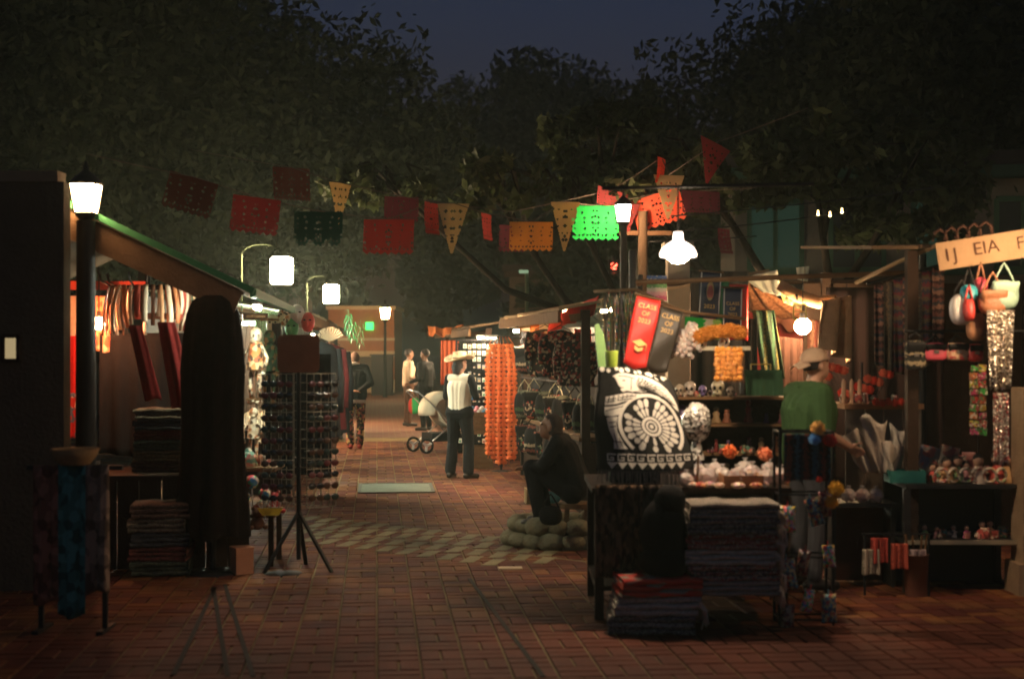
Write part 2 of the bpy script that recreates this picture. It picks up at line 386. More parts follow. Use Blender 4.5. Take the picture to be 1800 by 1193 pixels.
GZ = 0.015
# band of slanted pale inlay tiles crossing the street
A0 = Vector((-2.10, 14.75)); A1 = Vector((.55, 12.55)); dA = (A1 - A0); TN = []
inl = {}
for r_ in range(4):
    for k in range(15):
        c = A0 + dA * ((k + .5 * (r_ % 2)) / 14.0) + Vector((0.05, -.50)) * r_
        if c.x > .35 or c.y < 11.7: continue
        o = obj('inlay_tile', inl.setdefault(r_ % 2, MB().add([(-.06 - .045, -.17, .002), (.06 - .045, -.17, .002), (.06 + .045, .17, .002), (-.06 + .045, .17, .002), (-.058 - .045, -.168, .0085), (.058 - .045, -.168, .0085), (.058 + .045, .168, .0085), (-.058 + .045, .168, .0085)], [(4, 5, 6, 7), (0, 1, 5, 4), (1, 2, 6, 5), (2, 3, 7, 6), (3, 0, 4, 7)]).mesh('inlay_tile', PALE)), ground, (c.x, c.y, .0085), random.uniform(-.03, .03))
for s in (0, 1.9): MB().bar((A0.x + .05 * s - .2, A0.y + .2 - .52 * s, .0155), (A1.x + .05 * s, A1.y + .2 - .52 * s, .0155), .02, .003).build('paving_joint', PALE, ground)
# utility cover let into the paving, pale strip by the kerb
t = thing('utility_cover', 'grey rectangular utility cover set flat into the brick street', 'utility cover', (PX(696, 17.85), 17.85, GZ), SANG)
MB().box((0, 0, .004), (.86, 1.06, .012)).build('cover_plate', mat('grey_slab', (.16, .17, .13), .8, .3, 6), t)
MB().bar((-.45, -.56, .006), (.45, -.56, .006), .04, .016).bar((-.45, .56, .006), (.45, .56, .006), .04, .016).bar((-.45, -.54, .006), (-.45, .54, .006), .04, .016).bar((.45, -.54, .006), (.45, .54, .006), .04, .016).build('rim', mat('grey_rim', (.1, .1, .08), .7), t)
tag(MB().box((0, 0, .006), (.19, .10, .014)).build('paving_tile', mat('cream_tile', (.5, .38, .22), .6), None, (PX(897, 11.4), 11.4, GZ), SANG), 'single cream tile lying among red paving bricks', 'tile')

# ================================================================ trees
BARK = mat('bark', (.022, .016, .011), .9, .4, 7, bump=.8)
LEAF = mat('leaf', (.035, .046, .022), .75, .25, .6, bump=0, trans=.35, island=.25, spec=.15)
LEAF2 = mat('leaf_olive', (.06, .075, .03), .7, .3, 1.2, bump=0, trans=.35, island=.4, spec=.2)
def leaf_cloud(blobs, n, size, seed):
    g = np.random.default_rng(seed); V = []; tot = sum(b[3] * b[4] * b[5] for b in blobs)
    cs = []
    for b in blobs:
        k = max(200, int(n * b[3] * b[4] * b[5] / tot)); ncl = max(16, k // 150)
        d = g.normal(size=(ncl, 3)); d /= np.linalg.norm(d, axis=1)[:, None]; rr = g.random((ncl, 1)) ** .38
        cl = np.array(b[:3]) + d * rr * np.array(b[3:6]); w = min(b[3:6]) * .2
        idx = g.integers(0, ncl, k); cs.append(cl[idx] + np.clip(g.normal(size=(k, 3)), -1.5, 1.5) * w * np.array([1, 1, .75]))
    c = np.concatenate(cs); k = len(c)
    a = g.normal(size=(k, 3)); a /= np.linalg.norm(a, axis=1)[:, None]; b = g.normal(size=(k, 3)); b -= (b * a).sum(1)[:, None] * a; b /= np.linalg.norm(b, axis=1)[:, None]
    s = size * (.6 + .8 * g.random((k, 1))); a *= s; b *= s * .42
    V = np.stack([c - a, c + b * 1.0 - a * .1, c + a, c - b - a * .1], 1).reshape(-1, 3)
    me = bpy.data.meshes.new('crown'); me.vertices.add(4 * k); me.vertices.foreach_set('co', V.ravel())
    me.loops.add(4 * k); me.polygons.add(k); me.polygons.foreach_set('loop_start', np.arange(0, 4 * k, 4)); me.loops.foreach_set('vertex_index', np.arange(4 * k)); me.update(calc_edges=True)
    return me
def tree(label, x, y, trunk_r, blobs, n, size, seed, m=None, group=None, name='shade_tree'):
    """blobs are (x, y, z, rx, ry, rz) in world metres"""
    t = thing(name, label, 'tree', (x, y, 0), 0, group)
    loc = [(b[0] - x, b[1] - y) + tuple(b[2:]) for b in blobs]
    zf = min(b[2] for b in loc) * .55; b_ = MB(); rd = random.Random(seed)
    b_.tube([(0, 0, -.1), (0.03, .02, .3), (.1, .05, zf * .6), (.05, .1, zf)], [trunk_r * 1.35, trunk_r * 1.05, trunk_r * .85, trunk_r * .75], 10)
    for b in loc:
        c = Vector(b[:3]); s0 = Vector((.05, .1, zf * rd.uniform(.8, 1)))
        mid = s0.lerp(c, .5) + Vector((rd.uniform(-.3, .3), rd.uniform(-.3, .3), -.3)); b_.tube([s0, mid, c], [trunk_r * .5, trunk_r * .32, trunk_r * .15], 7)
        for k in range(5):
            d = Vector((rd.uniform(-1, 1) * b[3], rd.uniform(-1, 1) * b[4], rd.uniform(-.5, 1) * b[5])) * .75
            b_.tube([mid.lerp(c, .4 + .12 * k), c.lerp(c + d, .55) + Vector((0, 0, .15)), c + d], [trunk_r * .2, trunk_r * .12, trunk_r * .04], 5)
    b_.build('trunk', BARK, t)
    me = leaf_cloud(loc, n, size, seed); me.materials.append(m or LEAF); obj('crown', me, t)
    return t
def blob(px, py, D, rx, ry, dy=None):
    c = P(px, py, D); return (c.x, c.y, c.z, rx / FPX * D, (dy or rx / FPX * D * .8), ry / FPX * D)
tree('broad dark evergreen crown spreading above the roof of the strap stall', -6.2, 33, .38, [blob(420, 265, 33, 390, 235), blob(640, 280, 34, 190, 170), blob(200, 330, 32, 260, 240)], 52000, .12, 1, group='evergreens around the market')
tree('tall dark evergreen rising behind the stucco wall and lantern post', -9.8, 29, .4, [blob(60, 120, 29, 330, 300), blob(-60, 330, 28, 240, 240), blob(240, 60, 30, 250, 210)], 40000, .125, 2, group='evergreens around the market')
tree('distant rounded tree closing the end of the brick street', .4, 66, .5, [blob(930, 300, 66, 190, 190), blob(820, 380, 66, 150, 170), blob(1040, 310, 66, 160, 200)], 34000, .22, 3, group='evergreens around the market')
tree('wide dark crown above the graduation sash stall', 8.0, 38, .42, [blob(1370, 300, 38, 300, 260), blob(1190, 345, 37, 160, 230), blob(1560, 220, 38, 260, 260)], 50000, .14, 4, group='evergreens around the market')
tree('heavy dark crown over the handbag stall', 9.6, 27, .4, [blob(1740, 160, 27, 330, 300), blob(1900, 330, 27, 260, 240), blob(1520, 330, 28, 220, 200)], 40000, .12, 5, group='evergreens around the market')
tree('low dense tree standing past the lantern stalls on the street side', -10, 52, .35, [blob(480, 400, 52, 130, 120), blob(370, 460, 52, 150, 110)], 12000, .26, 6, group='evergreens around the market')
tree('low dense tree behind the necklace stall roofs', 5.2, 48, .35, [blob(1130, 440, 48, 170, 130), blob(1290, 450, 48, 160, 130), blob(990, 470, 50, 120, 100)], 14000, .25, 7, group='evergreens around the market')
tree('thin-leaved tree hanging its branches over the paper flags', 3.9, 19.5, .2, [blob(1430, 300, 19, 190, 110, 1.2), blob(1230, 300, 17.5, 110, 70, .8), blob(1100, 335, 16.6, 55, 32, .4), blob(1600, 330, 20, 150, 110, 1.2)], 5200, .11, 8, LEAF2)
tree('slender leafy tree dropping twigs before the cream paper pennants', 1.9, 24, .16, [blob(860, 330, 17, 130, 55, .8), blob(990, 330, 17.5, 90, 40, .6), blob(680, 320, 18, 110, 45, .8), blob(1040, 260, 20, 120, 80, 1.0)], 3800, .11, 9, LEAF2)
# a far wood that closes the gaps below the crowns
w = []
for i in range(15):
    x = -62 + i * 9; w.append((x, 92 + 3 * math.sin(i * 2.1), 7 + 1.2 * math.sin(i * 1.7), 6.5, 4, 7.5))
me = leaf_cloud(w, 16000, .8, 30); me.materials.append(LEAF); tag(obj('far_wood', me), 'dark far-off wood beyond the end of the street', 'wood', kind='stuff')

# ================================================================ buildings behind the market
def building(label, c, d, wall_m, rz, floors, cols, trim_m, roof_m, lit=(), front=-1, win=(.9, 1.2), name='building', glass=None):
    t = thing(name, label, 'building', (c[0], c[1], 0), rz)
    w, dp, h = d
    MB().box((0, 0, h / 2), (w, dp, h)).build('wall', wall_m, t)
    r = MB().box((0, 0, h + .12), (w + .5, dp + .5, .24)).build('roof', roof_m, t)
    MB().box((0, -dp / 2 - .17, h - .12), (w + .3, .34, .2)).build('cornice', trim_m, t)
    gm = glass or mat('night_glass', (.02, .025, .03), .6, .2, 3, bump=0, spec=.1)
    fh = h / floors
    for f in range(floors):
        for k in range(cols):
            x = -w / 2 + w * (k + .5) / cols; z = fh * (f + .52)
            wd = MB()
            for (ax, az, bx, bz) in ((-1, -1, 1, -1), (-1, 1, 1, 1)): wd.bar((x + ax * win[0] / 2, -dp / 2 - .03, z + az * win[1] / 2), (x + bx * win[0] / 2, -dp / 2 - .03, z + bz * win[1] / 2), .1, .09)
            for ax in (-1, 0, 1): wd.bar((x + ax * win[0] / 2, -dp / 2 - .03, z - win[1] / 2), (x + ax * win[0] / 2, -dp / 2 - .03, z + win[1] / 2), .07, .08)
            wo = wd.build('window', trim_m, t)
            MB().box((x, -dp / 2 - .008, z), (win[0] - .05, .02, win[1] - .05)).build('pane', lit[(f, k)] if (f, k) in lit else gm, wo)
            MB().box((x, -dp / 2 - .07, z - win[1] / 2 - .07), (win[0] + .2, .15, .06)).build('sill', trim_m, wo)
    return t
STUC = mat('dark_stucco', (.11, .095, .075), .9, .3, 4, bump=.5)
TIMB = mat('dark_timber', (.06, .04, .028), .8, .4, 12, bump=.5)
ROOFD = mat('dark_roof', (.05, .04, .035), .85, .3, 5)
GREENP = mat('green_trim', (.03, .075, .045), .7, .3, 8)
warm_win = emis('faint_window', (.95, .85, .45), .012)
green_win = emis('faint_green_window', (.3, .75, .5), .005)
building('two-storey dark building with faint green windows behind the handbag stall', (8.4, 27.5), (8.4, 6, 4.9), STUC, R(-6), 2, 6, GREENP, ROOFD, {(1, 0): green_win, (1, 2): green_win})
building('long dark shopfront behind the lantern-lit stalls', (-9.6, 40), (7.5, 6, 4.0), STUC, R(4), 1, 4, TIMB, ROOFD)
building('dark low building behind the marigold garlands', (4.6, 56), (9, 6, 4.6), STUC, R(-4), 2, 5, TIMB, ROOFD, {(1, 1): warm_win})
# orange-walled end building with cream bands
OW = mat('orange_stucco', (.42, .17, .07), .85, .2, 5, bump=.4); CR = mat('cream_trim', (.62, .5, .3), .7, .15, 6)
eb = thing('end_building', 'orange stucco building with cream bands at the end of the street', 'building', (PX(635, 55), 55, 0))
MB().box((0, 2, 1.62), (2.55, 4, 3.24)).build('wall', OW, eb)
MB().box((0, 1.95, 3.28), (2.7, 4.2, .14)).build('parapet', CR, eb)
for z, h in ((2.06, .1), (1.5, .22), (.25, .5)): MB().box((0, -.05, z), (2.6, .12, h)).build('cream_band', CR, eb)
MB().box((.35, -.03, .75), (.8, .08, 1.3)).build('door', mat('brown_door', (.08, .04, .02), .6), eb)
tag(MB().box((0, 0, 0), (.30, .08, .30)).build('exit_sign', emis('sign_green', (.05, 1.0, .16), .5), None, P(649.5, 573, 54.9)), 'small glowing green square sign on the orange wall', 'sign')
tag(MB().box((0, 0, .72), (.75, .6, 1.44)).box((0, 0, 1.47), (.85, .7, .06)).box((0, -.31, .8), (.55, .03, .9)).build('kiosk', mat('black_kiosk', (.02, .02, .022), .6), None, (PX(672, 52), 52, 0)), 'closed black kiosk box before the orange end building', 'kiosk')
# utility pole with crossarm and small lamp
t = thing('utility_pole', 'thin green utility pole with crossarm behind the garland stalls', 'pole', (PX(926, 46), 46, 0))
MB().cyl((0, 0, 0), (0, 0, 4.2), .08, .06, 8).build('pole', mat('pole_green', (.12, .2, .1), .6), t)
MB().bar((-.3, 0, 3.0), (.6, 0, 3.03), .06).build('crossarm', mat('pole_wood', (.15, .1, .06), .8), t)
MB().box((-.1, -.05, 4.2), (.3, .18, .1)).build('lamp_head', emis('dim_lamp', (.7, 1, .6), .06), t)
# traffic light far behind
t = thing('traffic_light', 'traffic light showing red between the dark trees', 'traffic light', (PX(1079, 44), 44, 0))
MB().cyl((0, .2, 0), (0, .2, 4.6), .07, .06, 8).build('pole', mat('black_metal', (.02, .02, .02), .5, metal=.3), t)
zc = PZ(468, 44); MB().box((0, 0, zc - .3), (.34, .22, 1.0)).build('housing', mat('black_metal', (.02,) * 3), t)
for k, m in enumerate((emis('signal_red', (1, .06, .03), 3), mat('dark_amber', (.06, .04, .01), .3), mat('dark_green_lens', (.01, .05, .03), .3))):
    MB().lathe([(.001, 0), (.11, .0), (.11, .03), (.06, .05), (.001, .055)], 14).build('lens', m, t, (0, -.11, zc - .3 * k)).rotation_euler = (R(90), 0, 0)

# ================================================================ lamps of the place, and one added
IRON = mat('black_iron', (.016, .016, .016), .55, .3, 20, metal=.4, bump=.2)
def lantern_post(label, x, y, zl, post_w, glow, s=1.0, post=True, group=None):
    """square street lantern on its post; zl is the middle of the glass"""
    t = thing('lantern_post', label, 'street lamp', (x, y, 0), 0, group)
    zb = zl - .13 * s
    if post:
        MB().cyl((0, 0, .12), (0, 0, zb - .06 * s), post_w / 2, post_w / 2 * .85, 12).lathe([(post_w * .8, 0), (post_w * .8, .18), (post_w * .6, .26), (post_w * .6, .5), (post_w * .5, .6)], 12).build('post', IRON, t)
    MB().lathe([(.03 * s, -.08 * s), (.05 * s, -.05 * s), (.085 * s, -.02 * s), (.085 * s, 0)], 12, (0, 0, zb)).build('collar', IRON, t)
    g = MB(); a, b, h = .072 * s, .105 * s, .24 * s
    vs = [(x_ * a, y_ * a, zb) for x_, y_ in ((-1, -1), (1, -1), (1, 1), (-1, 1))] + [(x_ * b, y_ * b, zb + h) for x_, y_ in ((-1, -1), (1, -1), (1, 1), (-1, 1))]
    g.add(vs, [(3, 2, 1, 0), (4, 5, 6, 7), (0, 1, 5, 4), (1, 2, 6, 5), (2, 3, 7, 6), (3, 0, 4, 7)]); g.build('glass', glow, t)
    f = MB()
    for i in range(4): f.bar(Vector(vs[i]) * 1.0, Vector(vs[i + 4]), .014 * s); f.bar(vs[4 + i], vs[4 + (i + 1) % 4], .018 * s); f.bar(vs[i], vs[(i + 1) % 4], .014 * s)
    f.build('frame', IRON, t)
    MB().lathe([(b * 1.25, 0), (b * 1.2, .02 * s), (b * .6, .08 * s), (b * .25, .11 * s), (b * .2, .14 * s), (.012 * s, .18 * s)], 14, (0, 0, zb + h)).build('cap', IRON, t)
    return t
LW = emis('lantern_glass', (1.0, .62, .30), 11)
lantern_post('lit glass street lantern on a thick dark post beside the stucco wall', PX(151, 11), 11, PZ(347, 11), .17, LW, .95, group='street lanterns')
lantern_post('small lit lantern on a slim post before the orange end building', PX(677, 50), 50, PZ(550, 50), .11, emis('lantern_far', (1.0, .55, .25), 60), 1.6, group='street lanterns')
lantern_post('lit lantern glowing through red paper flags above the necklace stall', PX(1096, 15.8), 15.8, PZ(374, 15.8), .09, emis('lantern_red', (1.0, .60, .36), 34), .8, group='street lanterns')
lantern_post('unseen street lantern added to light the near paving', -1.6, -2.2, 3.1, .15, emis('lantern_fill', (1.0, .66, .40), .6), 1.1, group='street lanterns')  # added out of view as a dim fill for the near paving
# paper lanterns on goosenecks over the left roofs
PAPER = emis('paper_lantern', (1.0, .74, .46), 64)
def paper_lantern(label, px, py, D, w, h, gx):
    c = P(px, py, D); t = thing('box_lantern', label, 'lantern', c, 0, 'box lanterns on goosenecks')
    MB().lathe([(w * .36, -h / 2), (w * .5, -h / 2 + .02), (w * .52, 0), (w * .5, h / 2 - .02), (w * .36, h / 2)], 16).build('shade', PAPER, t)
    for z in (-h / 2 - .006, h / 2 + .006): MB().cyl((0, 0, z - .006), (0, 0, z + .006), w * .46, None, 16).build('rim', IRON, t)
    MB().cyl((0, 0, h / 2), (0, 0, h / 2 + .16), .006).build('hanger', IRON, t)
    b = PX(gx, D) - c.x; zb = 2.26 - c.z; pts = [(b, .0, zb)]
    top = h / 2 + .16
    for i in range(9): a = PI - PI * i / 8 * .95; pts.append((b / 2 + abs(b) / 2 * math.cos(a), 0, top - .12 + .13 * math.sin(a)))
    pts.append((0, 0, top))
    MB().tube(pts, .010, 6).build('gooseneck', mat('gooseneck_green', (.045, .06, .03), .7), t)
    return t
paper_lantern('bright white box lantern on a gooseneck over the puppet stall roof', 495, 476, 18.7, .29, .36, 425)
paper_lantern('smaller white box lantern on a gooseneck over the jacket stall roof', 582, 517, 26.8, .29, .35, 540)

# ================================================================ paper flags
def paper(name, col): return mat(name, col, .7, .12, 5, bump=.05, trans=.5)
def flag_mesh(kind, w, h, m, seed):
    rd = random.Random(seed); nu, nv = (54, 42); holes = []
    for k in range(15): holes.append((.05 + .2 * (k % 3) + rd.uniform(-.03, .03), .17 + .155 * (k // 3) + rd.uniform(-.03, .03), rd.choice((.025, .034, .045)), rd.random() < .5))
    holes += [(.5, .3 + .2 * q, .04, q == 1) for q in range(3)]; bend = rd.uniform(-.04, .04); tilt = rd.uniform(-.05, .05)
    def mask(u, v):
        s = min(u, 1 - u)
        if kind == 'pennant':
            if abs(u - .5) > .5 * (1 - v * .93): return False
        elif v > .90 + .07 * abs(math.sin(PI * u * (7 if kind == 'scallop' else 12))): return False
        if kind == 'big_scallop' and v > .72 + .26 * abs(math.sin(PI * 3 * u)) ** .6: return False
        if v < .08: return True
        for (hx, hy, r, dia) in holes:
            dx, dy = abs(s - hx) * w / h, abs(v - hy)
            if (dx + dy < r) if dia else (dx * dx + dy * dy < r * r * .6): return False
        if kind != 'pennant' and v > .8 and (int(u * 24) % 2) and .82 < v < .86: return False
        return True
    def fn(u, v): return ((u - .5) * w + tilt * v * h, bend * math.sin(PI * u + v * 2) * w + .05 * v * v * math.sin(seed), -v * h)
    return MB().sheet(fn, nu, nv, .0012, 0, mask, False).mesh('paper_flag', m)
FP = {'red': paper('flag_red', (.42, .06, .045)), 'rose': paper('flag_rose', (.36, .07, .07)), 'orange': paper('flag_orange', (.85, .16, .08)), 'green': paper('flag_green', (.03, .62, .12)),
      'teal': paper('flag_teal', (.02, .085, .06)), 'yellow': paper('flag_yellow', (.75, .42, .10)), 'cream': paper('flag_cream', (.55, .43, .22)), 'plum': paper('flag_plum', (.2, .05, .07)), 'dark': paper('flag_brown', (.12, .04, .03))}
FD = 15.5
flags = [  # pixel of the top middle, width, height in pixels, kind, colour, label, turn about vertical, depth
    (342, 312, 84, 66, 'scallop', 'dark', 'dark brown paper flag catching lantern glints over the strap stall', .2, 14.0),
    (452, 347, 82, 66, 'scallop', 'rose', 'dull rose paper flag with one glinting edge', .15, 14.6),
    (512, 295, 60, 60, 'plain', 'dark', 'faint brown paper flag high on the upper string', .5, 16.5),
    (560, 372, 84, 62, 'big_scallop', 'teal', 'dark teal paper flag with three deep scallops', .1, 15.0),
    (598, 322, 34, 76, 'pennant', 'cream', 'narrow cream paper pennant beside the teal flag', .9, 16.0),
    (684, 386, 88, 62, 'scallop', 'red', 'square red paper flag with scalloped hem', .05, 15.2),
    (706, 346, 58, 44, 'plain', 'plum', 'plum paper flag partly behind the square red flag', .3, 16.2),
    (758, 356, 12, 58, 'plain', 'red', 'red paper flag twisted edge-on just before the long cream pennant', 1.2, 15.6),
    (797, 358, 56, 88, 'pennant', 'cream', 'long cream pennant cut with round holes beside a twisted red flag', .1, 15.6),
    (855, 376, 10, 48, 'plain', 'red', 'red paper strip twisted edge-on beside the plum and yellow flags', 1.25, 15.6),
    (900, 396, 44, 48, 'scallop', 'plum', 'plum paper flag overlapping the yellow flag', .5, 15.8),
    (934, 390, 76, 52, 'scallop', 'yellow', 'golden yellow paper flag with lattice of holes', .1, 15.4),
    (994, 355, 52, 86, 'pennant', 'cream', 'cream paper pennant hanging beside the bright green flag', .1, 15.4),
    (1046, 362, 82, 62, 'scallop', 'green', 'bright green paper flag lit by the lantern beside it', .05, 16.2),
    (1078, 334, 56, 34, 'plain', 'rose', 'rose paper flag just above the lit lantern', .5, 16.3),
    (1104, 358, 44, 50, 'pennant', 'rose', 'pink paper pennant glowing in front of the lit lantern', .3, 16.4),
    (1150, 342, 86, 58, 'scallop', 'orange', 'bright orange-red paper flag crumpled against the lit lantern', -.25, 16.5),
    (1163, 278, 9, 46, 'plain', 'orange', 'thin orange-red paper strip twisted on the upper string', 1.2, 16.0),
    (1176, 308, 56, 76, 'pennant', 'cream', 'crumpled cream pennant above the saucer lamp', .3, 16.0),
    (1232, 336, 70, 40, 'plain', 'plum', 'dark plum paper flag among the leaves above the sashes', .4, 16.4),
    (1258, 252, 60, 76, 'pennant', 'rose', 'rose paper pennant curling high among the leaves', .5, 15.6),
    (1272, 402, 24, 46, 'plain', 'plum', 'small plum paper flag hanging over the navy stoles', .8, 15.0),
]
for i, (x, y, wpx, hpx, kind, col, lab, rz, D) in enumerate(flags):
    w = max(wpx / FPX * D, .34 if rz > 1 else 0) / (math.cos(rz) if rz < 1 else 1); h = hpx / FPX * D
    o = obj('paper_flag', flag_mesh(kind, w, h, FP[col], i + 3), None, P(x, y, D), rz); o.rotation_euler[1] = {0: .28, 1: .12, 16: -.28, 20: .35, 14: .2}.get(i, 0)
    tag(o, lab, 'flag', 'paper flags strung over the street')
def string(label, pts, r=.006, cat='string', name='flag_string', m=None):
    P3 = [P(*q) for q in pts]; out = []
    for a, b in zip(P3[:-1], P3[1:]):
        for k in range(8): t_ = k / 8; q = a.lerp(b, t_); q.z -= .05 * (b - a).length * .5 * 4 * t_ * (1 - t_) * .25; out.append(q)
    out.append(P3[-1]); base = out[0].copy()
    return tag(MB().tube([q - base for q in out], r, 5).build(name, m or mat('string', (.12, .1, .08), .9), None, base), label, cat)
string('lower string carrying the flags from the gabled roof to the lantern', [(150, 270, 13.4), (342, 311, 14), (452, 346, 14.6), (560, 371, 15), (684, 385, 15.2), (758, 356, 15.6), (797, 357, 15.6), (855, 375, 15.6), (934, 389, 15.4), (994, 354, 15.4), (1046, 361, 16.2), (1150, 341, 16.5), (1232, 335, 16.4), (1330, 330, 16.2)])
string('upper string carrying small flags across the dark trees', [(330, 262, 17), (512, 294, 16.5), (598, 321, 16), (706, 345, 16.2), (900, 372, 15.8), (1078, 333, 16.3), (1163, 277, 16), (1176, 307, 16), (1258, 251, 15.6), (1420, 190, 15)])
for k, (a, b, lab) in enumerate((((1180, 380, 16), (1640, 330, 18), 'dark overhead cable sagging above the handbag stall'), ((1205, 405, 16), (1490, 372, 18), 'overhead cable with tiny bulbs among the leaves above the handbag stall'), ((1140, 425, 16.2), (1330, 415, 17), 'short cable looping behind the saucer lamp'))):
    string(lab, [a, b], .008, 'cable', 'overhead_cable', mat('cable_black', (.02, .02, .02), .6))
for (x, y, lab) in ((1438, 377, 'first'), (1459, 379, 'second'), (1480, 373, 'third')):
    tag(MB().ball((0, 0, 0), .018, 8, 6).cyl((0, 0, .015), (0, 0, .05), .01).build('string_bulb', emis('tiny_bulb', (1, .7, .25), 2.2), None, P(x, y, 17.6)), 'tiny warm bulb on the cable among the leaves above the handbag stall', 'bulb', 'tiny bulbs on the overhead cable')
# ================================================================ stalls
PLANK = mat('roof_plank', (.13, .085, .05), .8, .35, 9, bump=.5, island=.3)
WOOD = mat('stall_wood', (.16, .09, .045), .75, .35, 10, bump=.4, island=.25)
DWOOD = mat('stall_dark_wood', (.05, .03, .02), .75, .35, 10, bump=.4)
BLACKC = mat('black_cloth', (.014, .013, .013), .95, .3, 12, bump=.3)
TUBE = emis('tube_white', (.86, 1.0, .80), 150)
TUBEW = emis('tube_warm', (1.0, .70, .42), 230)
def stall(label, x, y, rz, side, w, l, he, hb, roof_m=None, trim=None, counter=True, overhang=.25, back=True, ch=.82):
    t = thing('market_stall', label, 'market stall', (x, y, 0), rz)
    sx = side
    for k, (px_, py_) in enumerate(((.06, .06), (.06, l - .06), (w - .06, .06), (w - .06, l - .06))):
        h = he + (hb - he) * px_ / w
        MB().bar((sx * px_, py_, 0), (sx * px_, py_, h - .03), .09).build('post', DWOOD, t)
    n = max(3, int(l / .42)); sl = (hb - he) / w
    for k in range(n):
        y0 = -.12 + (l + .24) * (k + .5) / n; dz = random.uniform(-.008, .012)
        MB().bar((-sx * overhang, y0, he - sl * overhang + .03 + dz), (sx * (w + .1), y0, hb + sl * .1 + .03 + dz), (l + .24) / n - .012, .028).build('roof_plank', roof_m or PLANK, t)
    MB().bar((-sx * overhang, -.15, he - sl * overhang - .05), (-sx * overhang, l + .15, he - sl * overhang - .05), .03, .12).build('eave_board', trim or WOOD, t)
    MB().bar((sx * .06, .06, he - .09), (sx * .06, l - .06, he - .09), .06, .08).build('beam', WOOD, t)
    if counter:
        MB().box((sx * .42, l / 2, ch), (.86, l - .1, .04)).build('counter_top', WOOD, t)
        nb = max(4, int(l / .3))
        for k in range(nb): MB().box((sx * .06, .1 + (l - .2) * (k + .5) / nb, (ch - .03) / 2), (.025, (l - .2) / nb - .01, ch - .06)).build('front_board', DWOOD, t)
        MB().box((sx * .43, .02, (ch - .03) / 2), (.78, .03, ch - .05)).build('end_panel', DWOOD, t)
    if back:
        nb = max(4, int(l / .45))
        for k in range(nb): MB().box((sx * (w - .02), l * (k + .5) / nb, hb / 2 - .03), (.03, l / nb - .008, hb - .08)).build('back_board', DWOOD, t)
    return t
def tube_light(label, p, d, length=1.0, m=None, group='tube lights under the stall roofs'):
    t = thing('tube_light', label, 'light', p, 0, group); d = Vector(d).normalized()
    MB().cyl(d * (-length / 2), d * (length / 2), .018, None, 8).build('tube', m or TUBE, t)
    MB().bar(d * (-length / 2 - .03) + Vector((0, 0, .03)), d * (length / 2 + .03) + Vector((0, 0, .03)), .05, .02).build('batten', mat('white_batten', (.7, .7, .65), .5), t)
    return t
XL = lambda D: -1.03 - .095 * D
# ---- strap stall with the gable end (nearest on the left)
D0 = 11.55; x0 = XL(D0)
s1 = thing('market_stall', 'gabled wooden stall with green roof edge selling leather straps', 'market stall', (x0, D0, 0), SANG)
ez, rzg, w1, l1 = 2.2, 2.98, 1.62, 4.9
GR = mat('green_roof_edge', (.05, .24, .09), .6, .3, 9)
RAKE = mat('rake_board', (.22, .125, .07), .8, .35, 7, bump=.5)
for k in range(11):
    y0 = -.3 + 5.4 * (k + .5) / 11
    MB().bar((-.02, y0, ez + .015), (-w1, y0, rzg), .48, .03).build('roof_plank', PLANK, s1)
    MB().bar((-w1 - .02, y0, rzg), (-2 * w1, y0, ez + .05), .48, .03).build('roof_plank', PLANK, s1)
MB().bar((.06, -.34, ez + .03), (-w1, -.34, rzg + .055), .07, .05).build('green_edge', GR, s1)
MB().bar((.06, 5.14, ez + .03), (-w1, 5.14, rzg + .055), .07, .05).build('green_edge', GR, s1)
MB().bar((.05, -.29, ez + .02), (.05, 5.09, ez + .02), .05, .07).build('green_edge', GR, s1)
MB().bar((-.06, -.32, ez - .06), (-w1, -.32, rzg - .12), .03, .2).build('rake_board', RAKE, s1)
MB().bar((-w1, -.32, rzg - .12), (-2 * w1, -.32, ez - .1), .03, .2).build('rake_board', RAKE, s1)
for px_, py_ in ((-.12, .1), (-.12, 4.8), (-w1, 0), (-w1, 4.8), (-2 * w1 + .2, 0), (-2 * w1 + .2, 4.8)):
    MB().bar((px_, py_, 0), (px_, py_, (ez if px_ > -1 else rzg if px_ > -2 else ez) - .14), .1).build('post', DWOOD, s1)
MB().bar((0, 1.9, 2.08), (-2 * w1 + .2, 1.9, 2.08), .07, .06).build('tie_beam', DWOOD, s1)
MB().bar((-1.1, 1.8, 2.36), (-2.9, 1.8, 2.36), .06, .08).build('red_beam', mat('red_beam', (.5, .07, .04), .7), s1)
for k in range(9): MB().box((-2 * w1 + .16, 4.8 * (k + .5) / 9, 1.05), (.03, .52, 2.1)).build('back_board', DWOOD, s1)
for k in range(10): MB().box((-1.75 + 1.75 * (k + .5) / 10 - .0, -.03, .36), (.165, .03, .72)).build('front_board', DWOOD, s1)
MB().box((-.9, .35, .74), (1.9, .8, .04)).build('counter_top', DWOOD, s1)
# bulb inside, straps on a ring
def bulb(label, p, r, m, cord=.25, group='bare bulbs in the stalls'):
    t = thing('bare_bulb', label, 'bulb', p, 0, group)
    MB().ball((0, 0, 0), r, 14, 10).build('glass', m, t); MB().cyl((0, 0, r * .8), (0, 0, r * .8 + .06), r * .4, r * .35, 10).build('socket', IRON, t)
    MB().cyl((0, 0, r * .8 + .05), (0, 0, r * .8 + .05 + cord), .005, None, 6).build('cord', IRON, t); return t
bulb('round bulb glowing orange-red inside the strap stall', P(174, 568, 12.35), .055, emis('bulb_red', (1, .36, .16), 75), .4)
rc = P(262, 505, 12.25); rg = thing('strap_rack', 'round iron hanging rack for leather straps under the gable', 'rack', rc)
MB().tube([(.32 * math.cos(2 * PI * i / 24), .22 * math.sin(2 * PI * i / 24), 0) for i in range(24)], .012, 6, closed=True).build('ring', IRON, rg)
